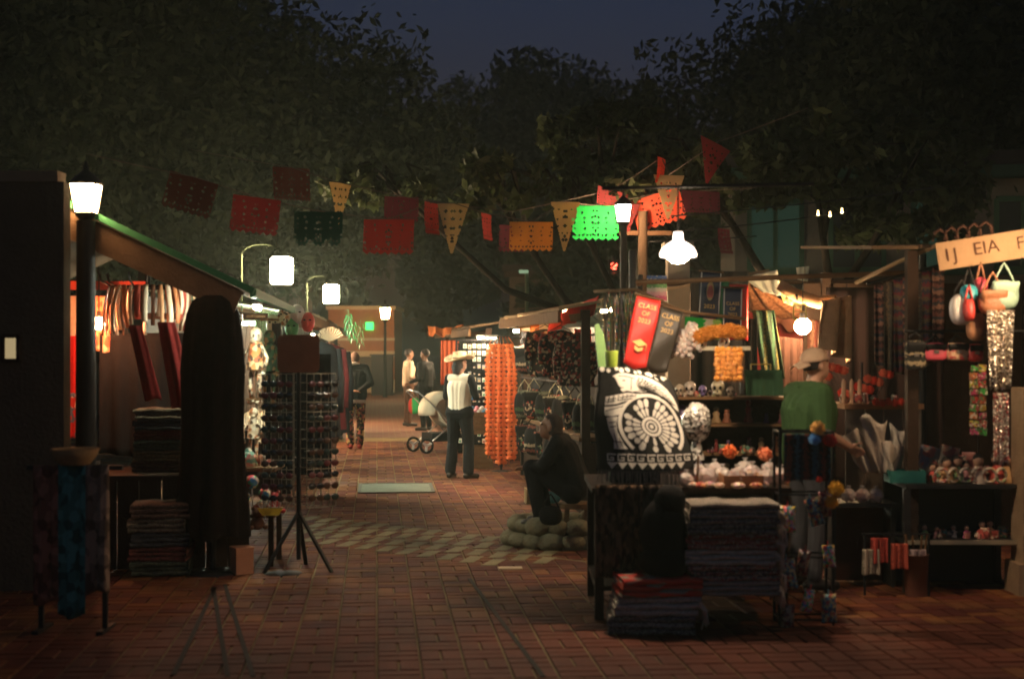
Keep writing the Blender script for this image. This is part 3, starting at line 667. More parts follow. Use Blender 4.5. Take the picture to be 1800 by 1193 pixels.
MB().cyl((0, 0, 0), (0, 0, .34), .012).bar((-.32, 0, 0), (.32, 0, 0), .014).bar((0, -.22, 0), (0, .22, 0), .014).build('hanger', IRON, rg)
for i in range(7): a = 2 * PI * i / 7; MB().tube([(.32 * math.cos(a), .22 * math.sin(a), 0), (.42 * math.cos(a), .28 * math.sin(a), .05), (.44 * math.cos(a), .3 * math.sin(a), .12)], .009, 6).build('hook', IRON, rg)
strap_mats = [mat('strap_tan', (.55, .26, .12), .5, .3, 20), mat('strap_white', (.72, .58, .42), .5, .3, 20), mat('strap_red', (.5, .08, .05), .5, .3, 20), mat('strap_brown', (.14, .06, .03), .5, .3, 20), mat('strap_orange', (.62, .22, .09), .5, .3, 20)]
for i in range(34):
    a = 2 * PI * i / 34; L_ = random.uniform(.24, .44); dx = random.uniform(-.05, .09); q = Vector((.34 * math.cos(a), .24 * math.sin(a), 0))
    wv = Vector((-math.sin(a), math.cos(a), 0)) * random.uniform(.014, .026); ou = Vector((math.cos(a), math.sin(a), 0))
    def fn(u, v): return wv * (2 * u - 1) + ou * (.03 * math.sin(v * 3) + dx * v) + Vector((0, 0, .015 - L_ * v))
    o = MB().sheet(fn, 2, 6, .005).build('leather_strap', strap_mats[(0, 1, 4, 1, 2, 1, 3)[i % 7]], None, rc + q)
    tag(o, 'leather strap hanging from the round rack under the gable', 'strap', 'leather straps on the round rack')
cloth('backdrop_cloth', 'black cloth added as shade behind the dark red runners', 'textile', P(176, 585, 12.75), (.88, 0, 0), 1.1, BLACKC, 5, .03)  # added sheet standing in for the unlit inside of the stall
# dark-red runners and folded textiles
RUN = mat('dark_red_wool', (.20, .022, .02), .9, .3, 30, bump=.5)
cloth('wool_runner', 'narrow dark red wool runner slanting down beside the round strap rack', 'textile', P(226, 572, 11.9), (.11, 0, 0), .64, RUN, 1, .012, lean=(.24, 0, -1), taper=.3)
cloth('wool_runner', 'broad dark red wool runner hanging over the folded textiles', 'textile', P(276, 566, 11.85), (.15, 0, 0), .92, RUN, 1.2, .02, lean=(.21, 0, -1), taper=.5)
FT = [((.10, .06, .045), 'brown'), ((.13, .10, .06), 'tan'), ((.08, .09, .06), 'olive'), ((.15, .05, .04), 'russet'), ((.06, .06, .06), 'charcoal'), ((.16, .13, .09), 'straw')]
zz = .765
for i in range(6):
    h = .085; c = FT[i]
    folded('folded_textile', f'{c[1]} folded textile in the stack on the strap stall counter', (PX(286, 11.9), 11.9, zz), .42, .4, h, stripes('fold_' + c[1], [c[0], [k * .6 for k in c[0]], c[0], [k * 1.4 for k in c[0]]], 2, 30), SANG + random.uniform(-.05, .05), 'folded textiles on the strap stall', cat='textile'); zz += h + .001
zz = .02
for i in range(5):
    h = .11; c = FT[(i + 2) % 6]
    folded('folded_textile', f'{c[1]} folded textile in the floor stack below the strap stall counter', (PX(285, 11.2), 11.2, zz), .44, .4, h, stripes('foldb_' + c[1], [c[0], [k * .5 for k in c[0]], [k * 1.3 for k in c[0]]], 2, 26), SANG + random.uniform(-.06, .06), 'folded textiles on the strap stall', cat='textile'); zz += h + .001
# lit goods seen through the gap beside the lantern post
REDM = mat('bright_red_cloth', (.62, .03, .03), .8, .25, 20); CRM = mat('cream_cloth', (.72, .55, .38), .85, .2, 20); ORM = mat('orange_cloth', (.75, .22, .06), .85, .2, 20)
for k, (y, L_, m, lab) in enumerate(((520, .42, CRM, 'cream embroidered cloth hanging high in the gap beside the lantern post'), (590, .66, REDM, 'bright red cloth with white trim hanging in the gap beside the lantern post'), (690, .42, multi('red_white_print', [(.6, .03, .03), (.75, .68, .6), (.6, .05, .04), (.15, .2, .3)], 22, .8, 0, bump=.2), 'small red and white printed cloth low in the gap'))):
    cloth('hanging_cloth', lab, 'textile', P(98, y, 13.2 - .05 * k), (.30, 0, 0), L_, m, 2.5, .015)
cloth('hanging_cloth', 'pale orange cloth hanging just behind the glowing bulb', 'textile', P(166, 520, 12.75), (.14, 0, 0), .5, multi('orange_pale', [(.8, .3, .14), (.85, .5, .3), (.7, .12, .06)], 14, .8, 0, bump=.2), 1.5, .012)
tag(MB().box((0, 0, .06), (.16, .14, .12)).box((0, 0, .128), (.17, .15, .015)).build('small_box', mat('peach_box', (.8, .42, .26), .7), None, P(118, 812, 13.0)), 'small peach box on a ledge in the lit gap', 'box')
MB().box((0, 0, 0), (.5, .3, .03)).build('ledge_board', DWOOD, s1, Matrix.Rotation(-SANG, 4, 'Z') @ (P(120, 814, 13.0) - Vector((x0, D0, 0)))).rotation_euler = (0, 0, -SANG)
# dark poncho on a stand in front of the stall corner
pc = (PX(374, 11.25), 11.25, 0)
t = thing('poncho_stand', 'black-brown poncho draped over a stand at the stall corner', 'poncho', pc)
PON = mat('poncho_dark', (.016, .009, .007), .95, .4, 16, bump=.5)
MB().cyl((0, 0, .02), (0, 0, 2.1), .025).lathe([(.24, 0), (.24, .02), (.05, .04)], 18).build('stand', IRON, t)
b = MB(); n = 40; prof = [(.04, 2.2), (.1, 2.2), (.16, 2.15), (.2, 2.05), (.225, 1.85), (.24, 1.6), (.23, 1.4), (.225, 1.1), (.235, .8), (.26, .5), (.27, .3)]
vs = []
for j, (r, z) in enumerate(prof):
    for i in range(n): a = 2 * PI * i / n; k = r * (1 + (.02 + .012 * j) * math.sin(9 * a + j * .2) + .02 * math.sin(4 * a)); vs.append((k * math.cos(a) * 1.0, k * math.sin(a) * .8, z + .02 * math.sin(5 * a) * (j == len(prof) - 1)))
b.add(vs, [(j * n + i, j * n + (i + 1) % n, (j + 1) * n + (i + 1) % n, (j + 1) * n + i) for j in range(len(prof) - 1) for i in range(n)], 0, True)
b.build('poncho', PON, t)
# textile rack in the dark left foreground
rx = PX(132, 8.9); t = thing('textile_rack', 'dark metal rack of coloured cloths standing unlit before the stucco wall', 'rack', (rx, 8.9, 0))
for x_ in (-.22, .18): MB().bar((x_, .03, 0), (x_, .03, 1.05), .03).bar((x_, -.1, .02), (x_, .2, .02), .04, .03).build('rack_leg', IRON, t)
MB().bar((-.3, 0, 1.04), (.3, 0, 1.04), .03).build('rail', IRON, t)
for k, (dx, c, L_, nm) in enumerate(((-.17, (.22, .09, .06), .86, 'rust'), (-.01, (.05, .17, .15), .94, 'teal'), (.13, (.2, .14, .1), .8, 'tan'))):
    cloth('hanging_cloth', f'{nm} cloth over the dark rack before the stucco wall', 'textile', (rx + dx - .08, 8.86 + .0 * k, 1.06), (.17, 0, 0), L_, multi('print_' + nm, [c, [q * .5 for q in c], [q * 1.6 for q in c]], 18, .9, 0, bump=.3), 2, .02)
tag(MB().lathe([(.09, 0), (.13, .05), (.15, .1), (.14, .1), (.12, .05), (.02, .02)], 18).build('straw_basket', mat('straw', (.45, .27, .12), .8, .3, 40, bump=.8), None, (rx + .0, 8.9, 1.06)), 'shallow straw basket balanced on the dark rack before the stucco wall', 'basket')
# stucco wall with lit window at the far left
t = thing('stucco_wall', 'tall dark stucco wall end beside the lantern post', 'wall', (PX(112, 10.4) - 1.5, 10.4, 0))
MB().box((0, .08, 1.5), (3.0, .16, 3.0)).build('wall', mat('wall_stucco', (.10, .075, .05), .9, .25, 5, bump=.5), t)
MB().box((-.04, .08, 3.04), (3.0, .2, .08)).build('coping', mat('wall_coping', (.2, .15, .1), .9), t)
wx = PX(4, 10.35) - (PX(112, 10.4) - 1.5); wz = PZ(612, 10.35)
w_ = MB().bar((wx - .01, -.02, wz - .09), (wx + .11, -.02, wz - .09), .025).bar((wx - .01, -.02, wz + .09), (wx + .11, -.02, wz + .09), .025).bar((wx - .005, -.02, wz - .09), (wx - .005, -.02, wz + .09), .025).bar((wx + .105, -.02, wz - .09), (wx + .105, -.02, wz + .09), .025).build('window', DWOOD, t)
MB().box((wx + .05, -.008, wz), (.085, .014, .15)).build('pane', emis('amber_window', (.9, .68, .35), .07), w_)
# ---- puppets, tray and toys beside the sunglasses rack
BONE = multi('bone_painted', [(.74, .62, .44), (.7, .56, .38), (.5, .22, .1), (.78, .7, .55), (.12, .08, .05)], 34, .5, .2, bump=.4); OCH = multi('puppet_orange', [(.62, .25, .08), (.45, .12, .05), (.7, .5, .28), (.1, .06, .04)], 30, .6, .1, bump=.3); GRN2 = multi('puppet_green', [(.05, .10, .05), (.03, .05, .03), (.2, .12, .05)], 30, .7, 0, bump=.3)
def puppet(label, p, s, m1, m2):
    t = thing('string_puppet', label, 'puppet', p, random.uniform(-.4, .4), 'string puppets at the stall corner')
    MB().bar((-.09 * s, 0, 0), (.09 * s, 0, 0), .02).bar((0, -.07 * s, .005), (0, .07 * s, .005), .018).build('control_bar', WOOD, t)
    MB().ball((0, 0, -.16 * s), (.055 * s, .055 * s, .068 * s), 12, 8, noise=.03).ball((0, -.03 * s, -.2 * s), (.035 * s,) * 3, 8, 6).build('head', m1, t)
    MB().cyl((0, 0, -.22 * s), (0, 0, -.46 * s), .05 * s, .085 * s, 12).build('torso', m2, t)
    for q in (-1, 1):
        MB().tube([(q * .05 * s, 0, -.25 * s), (q * .12 * s, -.02, -.36 * s), (q * .1 * s, -.05, -.48 * s)], .018 * s, 6).ball((q * .1 * s, -.05, -.5 * s), .025 * s, 8, 6).build('arm', m1, t)
        MB().tube([(q * .035 * s, 0, -.45 * s), (q * .045 * s, -.02, -.6 * s), (q * .04 * s, 0, -.72 * s)], .022 * s, 6).ball((q * .04 * s, -.02, -.74 * s), (.025 * s, .05 * s, .02 * s), 8, 6).build('leg', m1, t)
    f = MB()
    for q in (-1, 1): f.cyl((q * .08 * s, 0, 0), (q * .1 * s, -.05, -.48 * s), .002, None, 4); f.cyl((q * .03 * s, 0, 0), (q * .04 * s, 0, -.12 * s), .002, None, 4)
    f.build('string', IRON, t); return t
puppet('upper bone-white string puppet with orange jacket at the stall corner', P(450, 556, 12.3), 1.0, BONE, OCH)
puppet('lower pale string puppet with bone-white jacket above the white basket', P(446, 702, 12.25), .72, BONE, BONE)
puppet('string puppet with dark green jacket hanging beside the pale ones', P(474, 562, 12.9), 1.0, GRN2, GRN2)
tray = thing('display_table', 'low wooden display table of toys beside the sunglasses rack', 'table', (PX(437, 11.75), 11.75, 0))
MB().box((0, 0, .80), (.52, .5, .03)).build('table_top', WOOD, tray)
MB().box((0, .02, .42), (.5, .45, .03)).build('shelf', WOOD, tray)
for x_ in (-.22, .22):
    for y_ in (-.2, .2): MB().bar((x_, y_, 0), (x_, y_, .785), .04).build('leg', DWOOD, tray)
tag(MB().lathe([(.07, 0), (.09, .03), (.1, .09), (.085, .12), (.03, .13), (.001, .13)], 18).build('woven_box', mat('white_wicker', (.8, .74, .62), .7, .2, 60, bump=.8), None, (PX(407, 11.6), 11.6, .817)), 'white round wicker box with lid on the display table', 'box')
tag(MB().lathe([(.05, 0), (.06, .04), (.055, .1), (.03, .12)], 16).ball((0, 0, .12), .03, 8, 6).build('painted_jar', multi('jar_paint', [(.75, .65, .5), (.7, .25, .2), (.2, .45, .35)], 30, .4), None, (PX(437, 11.65), 11.65, .817)), 'small painted jar with round lid beside the wicker box', 'jar')
SW = [(.8, .1, .1), (.85, .75, .6), (.1, .35, .6), (.85, .6, .08), (.15, .5, .2), (.85, .4, .5)]
SWEET = multi('sweet_mix', SW, 32, .25, .6)
for k, (x, y, r, lab) in enumerate(((443, 846, .055, 'large round lollipop bouquet at the edge of the display table'), (465, 868, .05, 'second lollipop ball below the large lollipop bouquet'), (434, 872, .03, 'small red and white sweet ball on the display shelf'))):
    t = thing('sweet_ball', lab, 'sweets', (PX(x, 11.42), 11.42, PZ(y, 11.42)), 0, 'sweet balls on the display table')
    MB().ball((0, 0, 0), r, 16, 12, noise=.06).build('sweet_cluster', SWEET, t); MB().cyl((0, .0, -r * .9), (0, .02, -.2), .006).build('stick', mat('white_stick', (.8, .78, .7), .6), t)
t = thing('toy_boat', 'yellow toy boat with white string loops on the display shelf', 'toy', (PX(474, 11.4), 11.4, PZ(905, 11.4)), .3)
MB().add([(-.1, -.03, .06), (.1, -.03, .06), (.12, 0, .06), (.1, .03, .06), (-.1, .03, .06), (-.06, -.02, 0), (.07, -.02, 0), (.07, .02, 0), (-.06, .02, 0)], [(0, 1, 6, 5), (1, 2, 7, 6), (2, 3, 7), (3, 4, 8, 7), (4, 0, 5, 8), (5, 6, 7, 8), (0, 4, 3, 2, 1)]).build('hull', mat('toy_yellow', (.85, .62, .06), .4), t)
for k in range(4): MB().tube([(-.06 + .04 * k + .03 * math.cos(a / 10 * 2 * PI), .0, .09 + .03 * math.sin(a / 10 * 2 * PI)) for a in range(10)], .004, 5, closed=True).build('string_loop', mat('white_cord', (.85, .83, .78), .6), t)
for k, (x, y, m, lab) in enumerate(((482, 925, mat('toy_red', (.6, .05, .06), .5), 'red stuffed toy fallen low beside the rack tripod'), (452, 935, mat('toy_brown', (.2, .09, .05), .8), 'brown stuffed toy low beside the rack tripod'), (425, 945, mat('toy_peach', (.55, .26, .14), .8), 'peach cardboard carton low at the poncho hem'))):
    if k < 2:
        t = thing('stuffed_toy', lab, 'toy', (PX(x, 11.5), 11.5, .45 - .13 * k), .5); MB().ball((0, 0, .05), (.06, .05, .055), 12, 8).build('belly', m, t); MB().ball((0, -.01, .13), .042, 10, 8).ball((.035, 0, .17), .016, 8, 6).ball((-.035, 0, .17), .016, 8, 6).build('head', m, t)
        for q in (-1, 1): MB().ball((q * .06, -.03, .02), (.025, .03, .02), 8, 6).build('paw', m, t)
    else: tag(MB().box((0, 0, .1), (.14, .16, .2), .5).box((0, 0, .205), (.15, .17, .012), .5).build('carton', m, None, (PX(x, 11.2), 11.2, .012)), lab, 'carton')
# ---- sunglasses rack on a tripod
rd_ = 11.35; rk = thing('sunglasses_rack', 'revolving sunglasses rack on a tripod with brown header board', 'rack', (PX(525, rd_), rd_, 0), .12)
MB().cyl((0, 0, .1), (0, 0, 1.86), .018, None, 8).build('pole', IRON, rk)
for a in (-.5, 1.4, 3.6): MB().bar((0, 0, .48), (.3 * math.cos(a), .3 * math.sin(a), .012), .03, .02).build('tripod_leg', IRON, rk)
MB().lathe([(.15, 0), (.15, .015), (.03, .03)], 20, (-.12, -.14, 0)).build('base_plate', IRON, rk)
hb_ = MB(); w, h = .33, .30; pts = []
for (cx, cz, a0) in ((w / 2 - .04, h / 2 - .04, 0), (-w / 2 + .04, h / 2 - .04, 90), (-w / 2 + .04, -h / 2 + .04, 180), (w / 2 - .04, -h / 2 + .04, 270)):
    for q in range(4): a = R(a0 + 30 * q); pts.append((cx + .04 * math.cos(a), -.03, 1.74 + cz + .04 * math.sin(a)))
hb_.poly(pts, .025); hb_.build('header_board', mat('brown_board', (.17, .07, .04), .7, .3, 10), rk)
GRID = mat('grid_wire', (.3, .27, .2), .4, .2, 10, metal=.6, bump=0)
glass_m = MB()
for q in (-1, 1): glass_m.ball((q * .036, 0, 0), (.034, .008, .026), 12, 6)
glass_m.bar((-.012, 0, .006), (.012, 0, .006), .006)
for q in (-1, 1): glass_m.bar((q * .064, 0, .01), (q * .06, .09, .006), .005)
glass_meshes = [glass_m.mesh('sunglasses', mat('lens_' + str(k), c, .08, .2, 10, coat=1.0, bump=0)) for k, c in enumerate(((.02, .02, .02), (.08, .04, .02), (.03, .05, .04), (.12, .03, .03)))]
for k, (ang, xo) in enumerate(((-.35, -.12), (.5, .14), (2.6, .0))):
    pn = MB(); M = Matrix.Rotation(ang, 4, 'Z')
    for i in range(5): x_ = -.13 + .065 * i; pn.bar(M @ Vector((x_ + xo, -.12, .52)), M @ Vector((x_ + xo, -.12, 1.58)), .006)
    for j in range(15): z_ = .52 + .0757 * j; pn.bar(M @ Vector((-.13 + xo, -.12, z_)), M @ Vector((.13 + xo, -.12, z_)), .006)
    pn.build('grid_panel', GRID, rk)
    if k < 2:
        for j in range(11):
            for i in range(2):
                q = rk.matrix_basis @ (M @ Vector((xo - .066 + .132 * i, -.15, .60 + .09 * j)))
                q = Matrix.Translation(rk.location) @ Matrix.Rotation(.12, 4, 'Z') @ (M @ Vector((xo - .066 + .132 * i, -.16, .60 + .09 * j)))
                tag(obj('sunglasses', glass_meshes[(i + j * 3 + k) % 4], None, q, ang + .12), 'pair of dark sunglasses clipped on the wire rack panel', 'sunglasses', 'sunglasses on the tripod rack')
cloth('backdrop_cloth', 'black cloth added to darken the street end of the puppet and mask stall', 'textile', P(466, 622, 16.95), (.78, .06, 0), 1.45, BLACKC, 6, .03)  # added dark sheet, keeps the lit counters from showing
# ---- further left stalls
stall('puppet and mask stall with pale tube light under its roof', XL(17.2), 17.2, SANG, -1, 1.9, 4.8, 2.2, 2.5, mat('roof_pale', (.3, .29, .2), .7, .3, 6, bump=.4, island=.2))
stall('jacket stall below the smaller box lantern', XL(22.6), 22.6, SANG, -1, 1.9, 5.4, 2.22, 2.55)
stall('plain stall nearest the orange end building', XL(29), 29, SANG, -1, 1.8, 9, 2.2, 2.5)
tube_light('greenish tube light under the puppet and mask stall eave', (XL(18) - .45, 17.6, 2.08), (1, .1, 0), .8)
tube_light('greenish tube light under the strap stall eave above the puppets', P(452, 541, 11.75), SD, .35, emis('tube_small', (.95, 1.0, .78), 70))
tube_light('second greenish tube light inside the puppet and mask stall', (XL(19) - .6, 20.2, 2.1), SD, 1.0)
tube_light('tube light inside the jacket stall', (XL(24) - .5, 24.6, 2.12), SD, 1.0, TUBEW)
tube_light('tube light inside the stall nearest the orange building', (XL(32) - .5, 32.6, 2.05), SD, 1.2, TUBEW)
cloth('curtain', 'pale green striped curtain at the end of the puppet stall', 'curtain', P(448, 548, 17.4), (.32, 0, 0), .42, stripes('green_curtain', [(.5, .62, .42), (.25, .4, .25)], 0, 22), 6, .012)
for k, (x, y, m, lab) in enumerate(((500, 556, BONE, 'white carnival mask hung at the end of the puppet stall'), (523, 552, mat('mask_silver', (.7, .7, .66), .3, metal=.4), 'silver carnival mask hung at the end of the puppet stall'), (541, 566, mat('mask_red', (.65, .06, .05), .4), 'red carnival mask hung at the end of the puppet stall'), (513, 576, mat('mask_green', (.08, .3, .1), .5), 'green carnival mask hung at the end of the puppet stall'), (480, 570, mat('mask_ivory', (.78, .68, .5), .5), 'ivory carnival mask hung beside the green striped curtain'))):
    t = thing('carnival_mask', lab, 'mask', P(x, y, 17.05), 0, 'carnival masks at the puppet stall')
    MB().ball((0, 0, 0), (.085, .05, .12), 14, 10).ball((0, -.05, -.02), (.016, .025, .035), 8, 6).build('face', m, t)
    for q in (-1, 1): MB().ball((q * .033, -.043, .025), (.018, .01, .01), 8, 6).build('eye_hole', BLACKC, t)
    MB().tube([(-.07, .01, .05), (0, .01, .17), (.07, .01, .05)], .004, 5).build('string', IRON, t)
def jacket(label, p, w, h, m, rz, group, lin=None):
    t = thing('hanging_jacket', label, 'jacket', p, rz, group)
    b = MB(); n = 28; prof = [(.10, 0), (.62, -.035), (.95, -.10), (1.0, -.3), (.97, -.6), (1.02, -.85), (1.06, -1.0)]; vs = []; ph = random.random() * 6
    for j, (r, z) in enumerate(prof):
        for i in range(n): a = 2 * PI * i / n; k = r * w / 2 * (1 + .05 * j / 6 * math.sin(6 * a + ph)); vs.append((k * math.cos(a), k * .36 * math.sin(a), z * h))
    b.add(vs, [(j * n + i, j * n + (i + 1) % n, (j + 1) * n + (i + 1) % n, (j + 1) * n + i) for j in range(6) for i in range(n)], 0, True); b.add(vs, [tuple(range(n)), tuple(range(7 * n - 1, 6 * n - 1, -1))]); b.build('jacket_body', m, t)
    for q in (-1, 1): MB().tube([(q * w * .42, 0, -.08 * h), (q * w * .52, -.01, -.4 * h), (q * w * .5, -.03, -.75 * h)], [.06, .055, .045], 8).build('sleeve', lin or m, t)
    MB().tube([(-.12, 0, -.01), (0, 0, .05), (.12, 0, -.01)], .006, 5).tube([(0, 0, .05), (.02, 0, .09), (0, 0, .12), (-.02, 0, .1)], .005, 5).build('hanger', IRON, t)
    return t
JM = [mat('jacket_black', (.018, .017, .018), .7, .3, 14), mat('jacket_maroon', (.13, .02, .022), .8, .3, 14), mat('jacket_charcoal', (.05, .045, .045), .8, .3, 14)]
for k, (x, y, D, h, m, lab) in enumerate(((562, 600, 18.6, 1.25, 0, 'long black jacket hanging first along the puppet stall front'), (574, 602, 20.4, 1.25, 1, 'maroon jacket hanging between two black jackets'), (586, 606, 22.6, 1.4, 0, 'black jacket hanging last beside the bald-headed person'))):
    jacket(lab, P(x, y, D), .56, h, JM[m], R(30), 'jackets along the puppet stall')
t = thing('paper_fan', 'pale pleated paper fan at the jacket stall corner', 'fan', P(580, 600, 19.5), .2)
b = MB()
for k in range(12): a0, a1 = R(20 + 12 * k), R(32 + 12 * k); b.add([(0, 0, 0), (.2 * math.cos(a0), .0, .2 * math.sin(a0)), (.2 * math.cos((a0 + a1) / 2), -.02, .2 * math.sin((a0 + a1) / 2)), (.2 * math.cos(a1), 0, .2 * math.sin(a1)), (0, .01, -.004)], [(0, 1, 2), (0, 2, 3), (4, 3, 2), (4, 2, 1)])
b.build('pleats', mat('fan_paper', (.42, .3, .2), .8), t); MB().bar((0, 0, 0), (0, 0, -.1), .012).build('handle', WOOD, t)
tag(MB().ball((0, 0, 0), (.07, .06, .085), 12, 8, noise=.08).ball((0, 0, .1), .04, 8, 6).build('red_doll', mat('doll_red', (.7, .06, .05), .5), None, P(590, 640, 21)), 'small red doll hanging above the black jackets', 'doll')
for k, (x, y0, L_, m, lab) in enumerate(((612, 552, .34, (.05, .5, .2), 'bunch of green glass chillies hanging from the far eave'), (619, 566, .34, (.06, .55, .16), 'longer bunch of bright green chillies hanging from the far eave'), (633, 570, .42, (.16, .34, .1), 'olive dried bunch hanging before the orange wall'))):
    b = MB(); b.cyl((0, 0, .1), (0, 0, -.02), .005)
    for i in range(16): a = i * 2.4; b.cyl((.05 * math.cos(a), .05 * math.sin(a), -L_ * i / 16), (.09 * math.cos(a), .09 * math.sin(a), -L_ * i / 16 - .11), .018, .006, 6)
    tag(b.build('chilli_bunch', mat('chilli_%d' % k, [q * .5 for q in m], .3, .3, 20, coat=.5), None, P(x, y0, 28.3)), lab, 'chilli bunch')
# ================================================================ people
SKIN = mat('skin_tan', (.42, .22, .13), .5, .12, 8, bump=.05); SKIN2 = mat('skin_brown', (.24, .12, .07), .5, .12, 8, bump=.05)
HAIRD = mat('hair_dark', (.018, .012, .01), .55, .3, 40, bump=.6)
def V(*a): return Vector(a)
def capsule(b, p0, r0, p1, r1, n=10):
    p0 = V(*p0); p1 = V(*p1); d = p1 - p0; L = max(d.length, 1e-4); x, y, d = basis(d); prof = []
    for k in range(5): a = -PI / 2 + PI / 2 * k / 4.0; prof.append((r0 * math.cos(a), r0 * math.sin(a)))
    for k in range(1, 6): a = PI / 2 * (k - 1) / 4.0; prof.append((r1 * math.cos(a), L + r1 * math.sin(a)))
    prof = [(max(r, .0008), z) for r, z in prof]; vs = []
    for r, z in prof:
        for i in range(n): a = 2 * PI * i / n; vs.append(p0 + d * z + x * (r * math.cos(a)) + y * (r * math.sin(a)))
    k = len(prof); b.add(vs, [(j * n + i, j * n + (i + 1) % n, (j + 1) * n + (i + 1) % n, (j + 1) * n + i) for j in range(k - 1) for i in range(n)] + [tuple(range(n))[::-1], tuple(range((k - 1) * n, k * n))])
def person(label, loc, rz, J, mats, loose=None, shoe=.045, scale=1.0, head_turn=0.0, head_tilt=0.0, bulk=1.0, hair=True, hair_m=None, vox=.0085, group=None, long_hair=0.0):
    """mats: skin, top, sleeve, trousers, shoe, hem(optional); J overrides joints. Faces local +Y."""
    t = thing('person', label, 'person', loc, rz, group); t.scale = (scale,) * 3
    j = dict(pel=(0, 0, .95), wai=(0, 0, 1.09), che=(0, .01, 1.27), nek=(0, 0, 1.44), hed=(0, .02, 1.60),
             shL=(-.175, 0, 1.395), shR=(.175, 0, 1.395), elL=(-.235, -.03, 1.12), elR=(.235, -.03, 1.12), wrL=(-.24, .04, .88), wrR=(.24, .04, .88),
             hiL=(-.088, 0, .92), hiR=(.088, 0, .92), knL=(-.10, .02, .50), knR=(.10, .02, .50), anL=(-.11, -.02, .085), anR=(.11, -.02, .085), toL=(-.13, .14, .04), toR=(.13, .14, .04), hdL=None, hdR=None)
    j.update(J); j = {k: (V(*v) if v is not None else None) for k, v in j.items()}
    sk, top, slv, trs, sho = 0, 1, 2, 3, 4
    lo = dict(arm=1.15, leg=1.12, torso=1.08); lo.update(loose or {})
    bones = []
    def B(p0, r0, p1, r1, m): bones.append((V(*p0), r0, V(*p1), r1, m))
    q = lo['torso'] * bulk; sx = (j['shR'] - j['shL']).normalized()
    for s in (-1, 0, 1):
        o = sx * (.055 * s * bulk); B(j['pel'] + o, .115 * q, j['wai'] + o * 1.0, .108 * q, top); B(j['wai'] + o, .108 * q, j['che'] + o * 1.25, .118 * q, top); B(j['che'] + o * 1.2, .118 * q, j['nek'] + o * .55 - V(0, 0, .05), .062, top)
    hipc = (j['hiL'] + j['hiR']) / 2
    B(j['hiL'], .1 * lo['leg'], j['hiR'], .1 * lo['leg'], trs)
    B(j['shL'].lerp(j['shR'], .13), .062 * lo['arm'], j['shR'].lerp(j['shL'], .13), .062 * lo['arm'], top)
    B(j['nek'] - V(0, 0, .04), .056, j['hed'] - V(0, 0, .04), .052, sk)
    for s in 'LR':
        a, e, w = j['sh' + s], j['el' + s], j['wr' + s]; rol = lo.get('roll', 1.0)
        B(a, .056 * lo['arm'], e, .045 * lo['arm'], slv)
        B(e, .043 * (lo['arm'] if not lo.get('short') else 1), w, .029 * (lo['arm'] if not lo.get('short') else 1), sk if lo.get('short') else slv)
        k, an, to = j['kn' + s], j['an' + s], j['to' + s]
        B(j['hi' + s], .088 * lo['leg'], k, .062 * lo['leg'], trs); B(k, .061 * lo['leg'], an + V(0, 0, .03), .046 * lo['leg'] * lo.get('hem', 1.1), trs)
        B(an, .045, an + V(0, 0, .06), .05, sho); B(an - V(0, 0, .03), .046, to, .038, sho); h = an.lerp(an + (an - to).normalized() * .05, 1.0); B(an - V(0, 0, .035), .045, V(h.x, h.y, an.z - .04), .042, sho)
        # hand: palm, four fingers of unequal length, thumb at the side of the palm
        d = (w - e).normalized() if j['hd' + s] is None else j['hd' + s].normalized(); sg = -1 if s == 'L' else 1
        side = V(0, 1, 0) - d * d.y; side = side.normalized() if side.length > .2 else V(sg * -1, 0, 0); pn = d.cross(side).normalized()
        for k2 in (-.022, 0, .022): B(w + d * .015 + side * k2 * .8, .017, w + d * .078 + side * k2, .015, sk)
        for k2, L in ((-.031, .058), (-.0105, .074), (.0105, .08), (.031, .07)):
            p0 = w + d * .085 + side * k2; p1 = p0 + d * L * .55; p2 = p1 + (d + pn * (.5 * sg)).normalized() * L * .5; B(p0, .0095, p1, .009, sk); B(p1, .009, p2, .0075, sk)
        p0 = w + d * .03 + side * .03; p1 = p0 + (side + d * .7).normalized() * .04; B(p0, .012, p1, .0105, sk); B(p1, .0105, p1 + (d + side * .3).normalized() * .032, .008, sk)
    b = MB()
    for (p0, r0, p1, r1, m) in bones: capsule(b, p0, r0, p1, r1)
    H = j['hed']; MH = Matrix.Translation(H) @ Matrix.Rotation(head_turn, 4, 'Z') @ Matrix.Rotation(-head_tilt, 4, 'X'); M3 = MH.to_3x3()
    hb = []
    def HB(c, r): b.ball(MH @ V(*c), r, 16, 12, M=M3); hb.append((MH @ V(*c), max(r)))
    HB((0, -.012, .03), (.076, .095, .092)); HB((0, .022, -.035), (.058, .068, .078)); HB((0, .045, -.075), (.035, .034, .034)); HB((0, .088, -.012), (.013, .02, .026)); HB((0, .07, .03), (.05, .026, .014)); HB((0, .078, -.052), (.024, .014, .013))
    for s in (-1, 1): HB((s * .078, -.008, -.005), (.012, .02, .032))
    me = b.mesh('body', [mats[k] for k in ('skin', 'top', 'sleeve', 'trousers', 'shoe')]); tmp = bpy.data.objects.new('tmp', me); C.objects.link(tmp)
    md = tmp.modifiers.new('r', 'REMESH'); md.mode = 'VOXEL'; md.voxel_size = vox; md.use_smooth_shade = True
    ms = tmp.modifiers.new('s', 'SMOOTH'); ms.iterations = 3; ms.factor = .5
    dg = bpy.context.evaluated_depsgraph_get(); dg.update(); nm = bpy.data.meshes.new_from_object(tmp.evaluated_get(dg)); bpy.data.objects.remove(tmp)
    nm.materials.clear()
    for k in ('skin', 'top', 'sleeve', 'trousers', 'shoe'): nm.materials.append(mats[k])
    n = len(nm.polygons); ce = np.empty(n * 3); nm.polygons.foreach_get('center', ce); ce = ce.reshape(-1, 3)
    best = np.full(n, 9.0); mi = np.zeros(n, int)
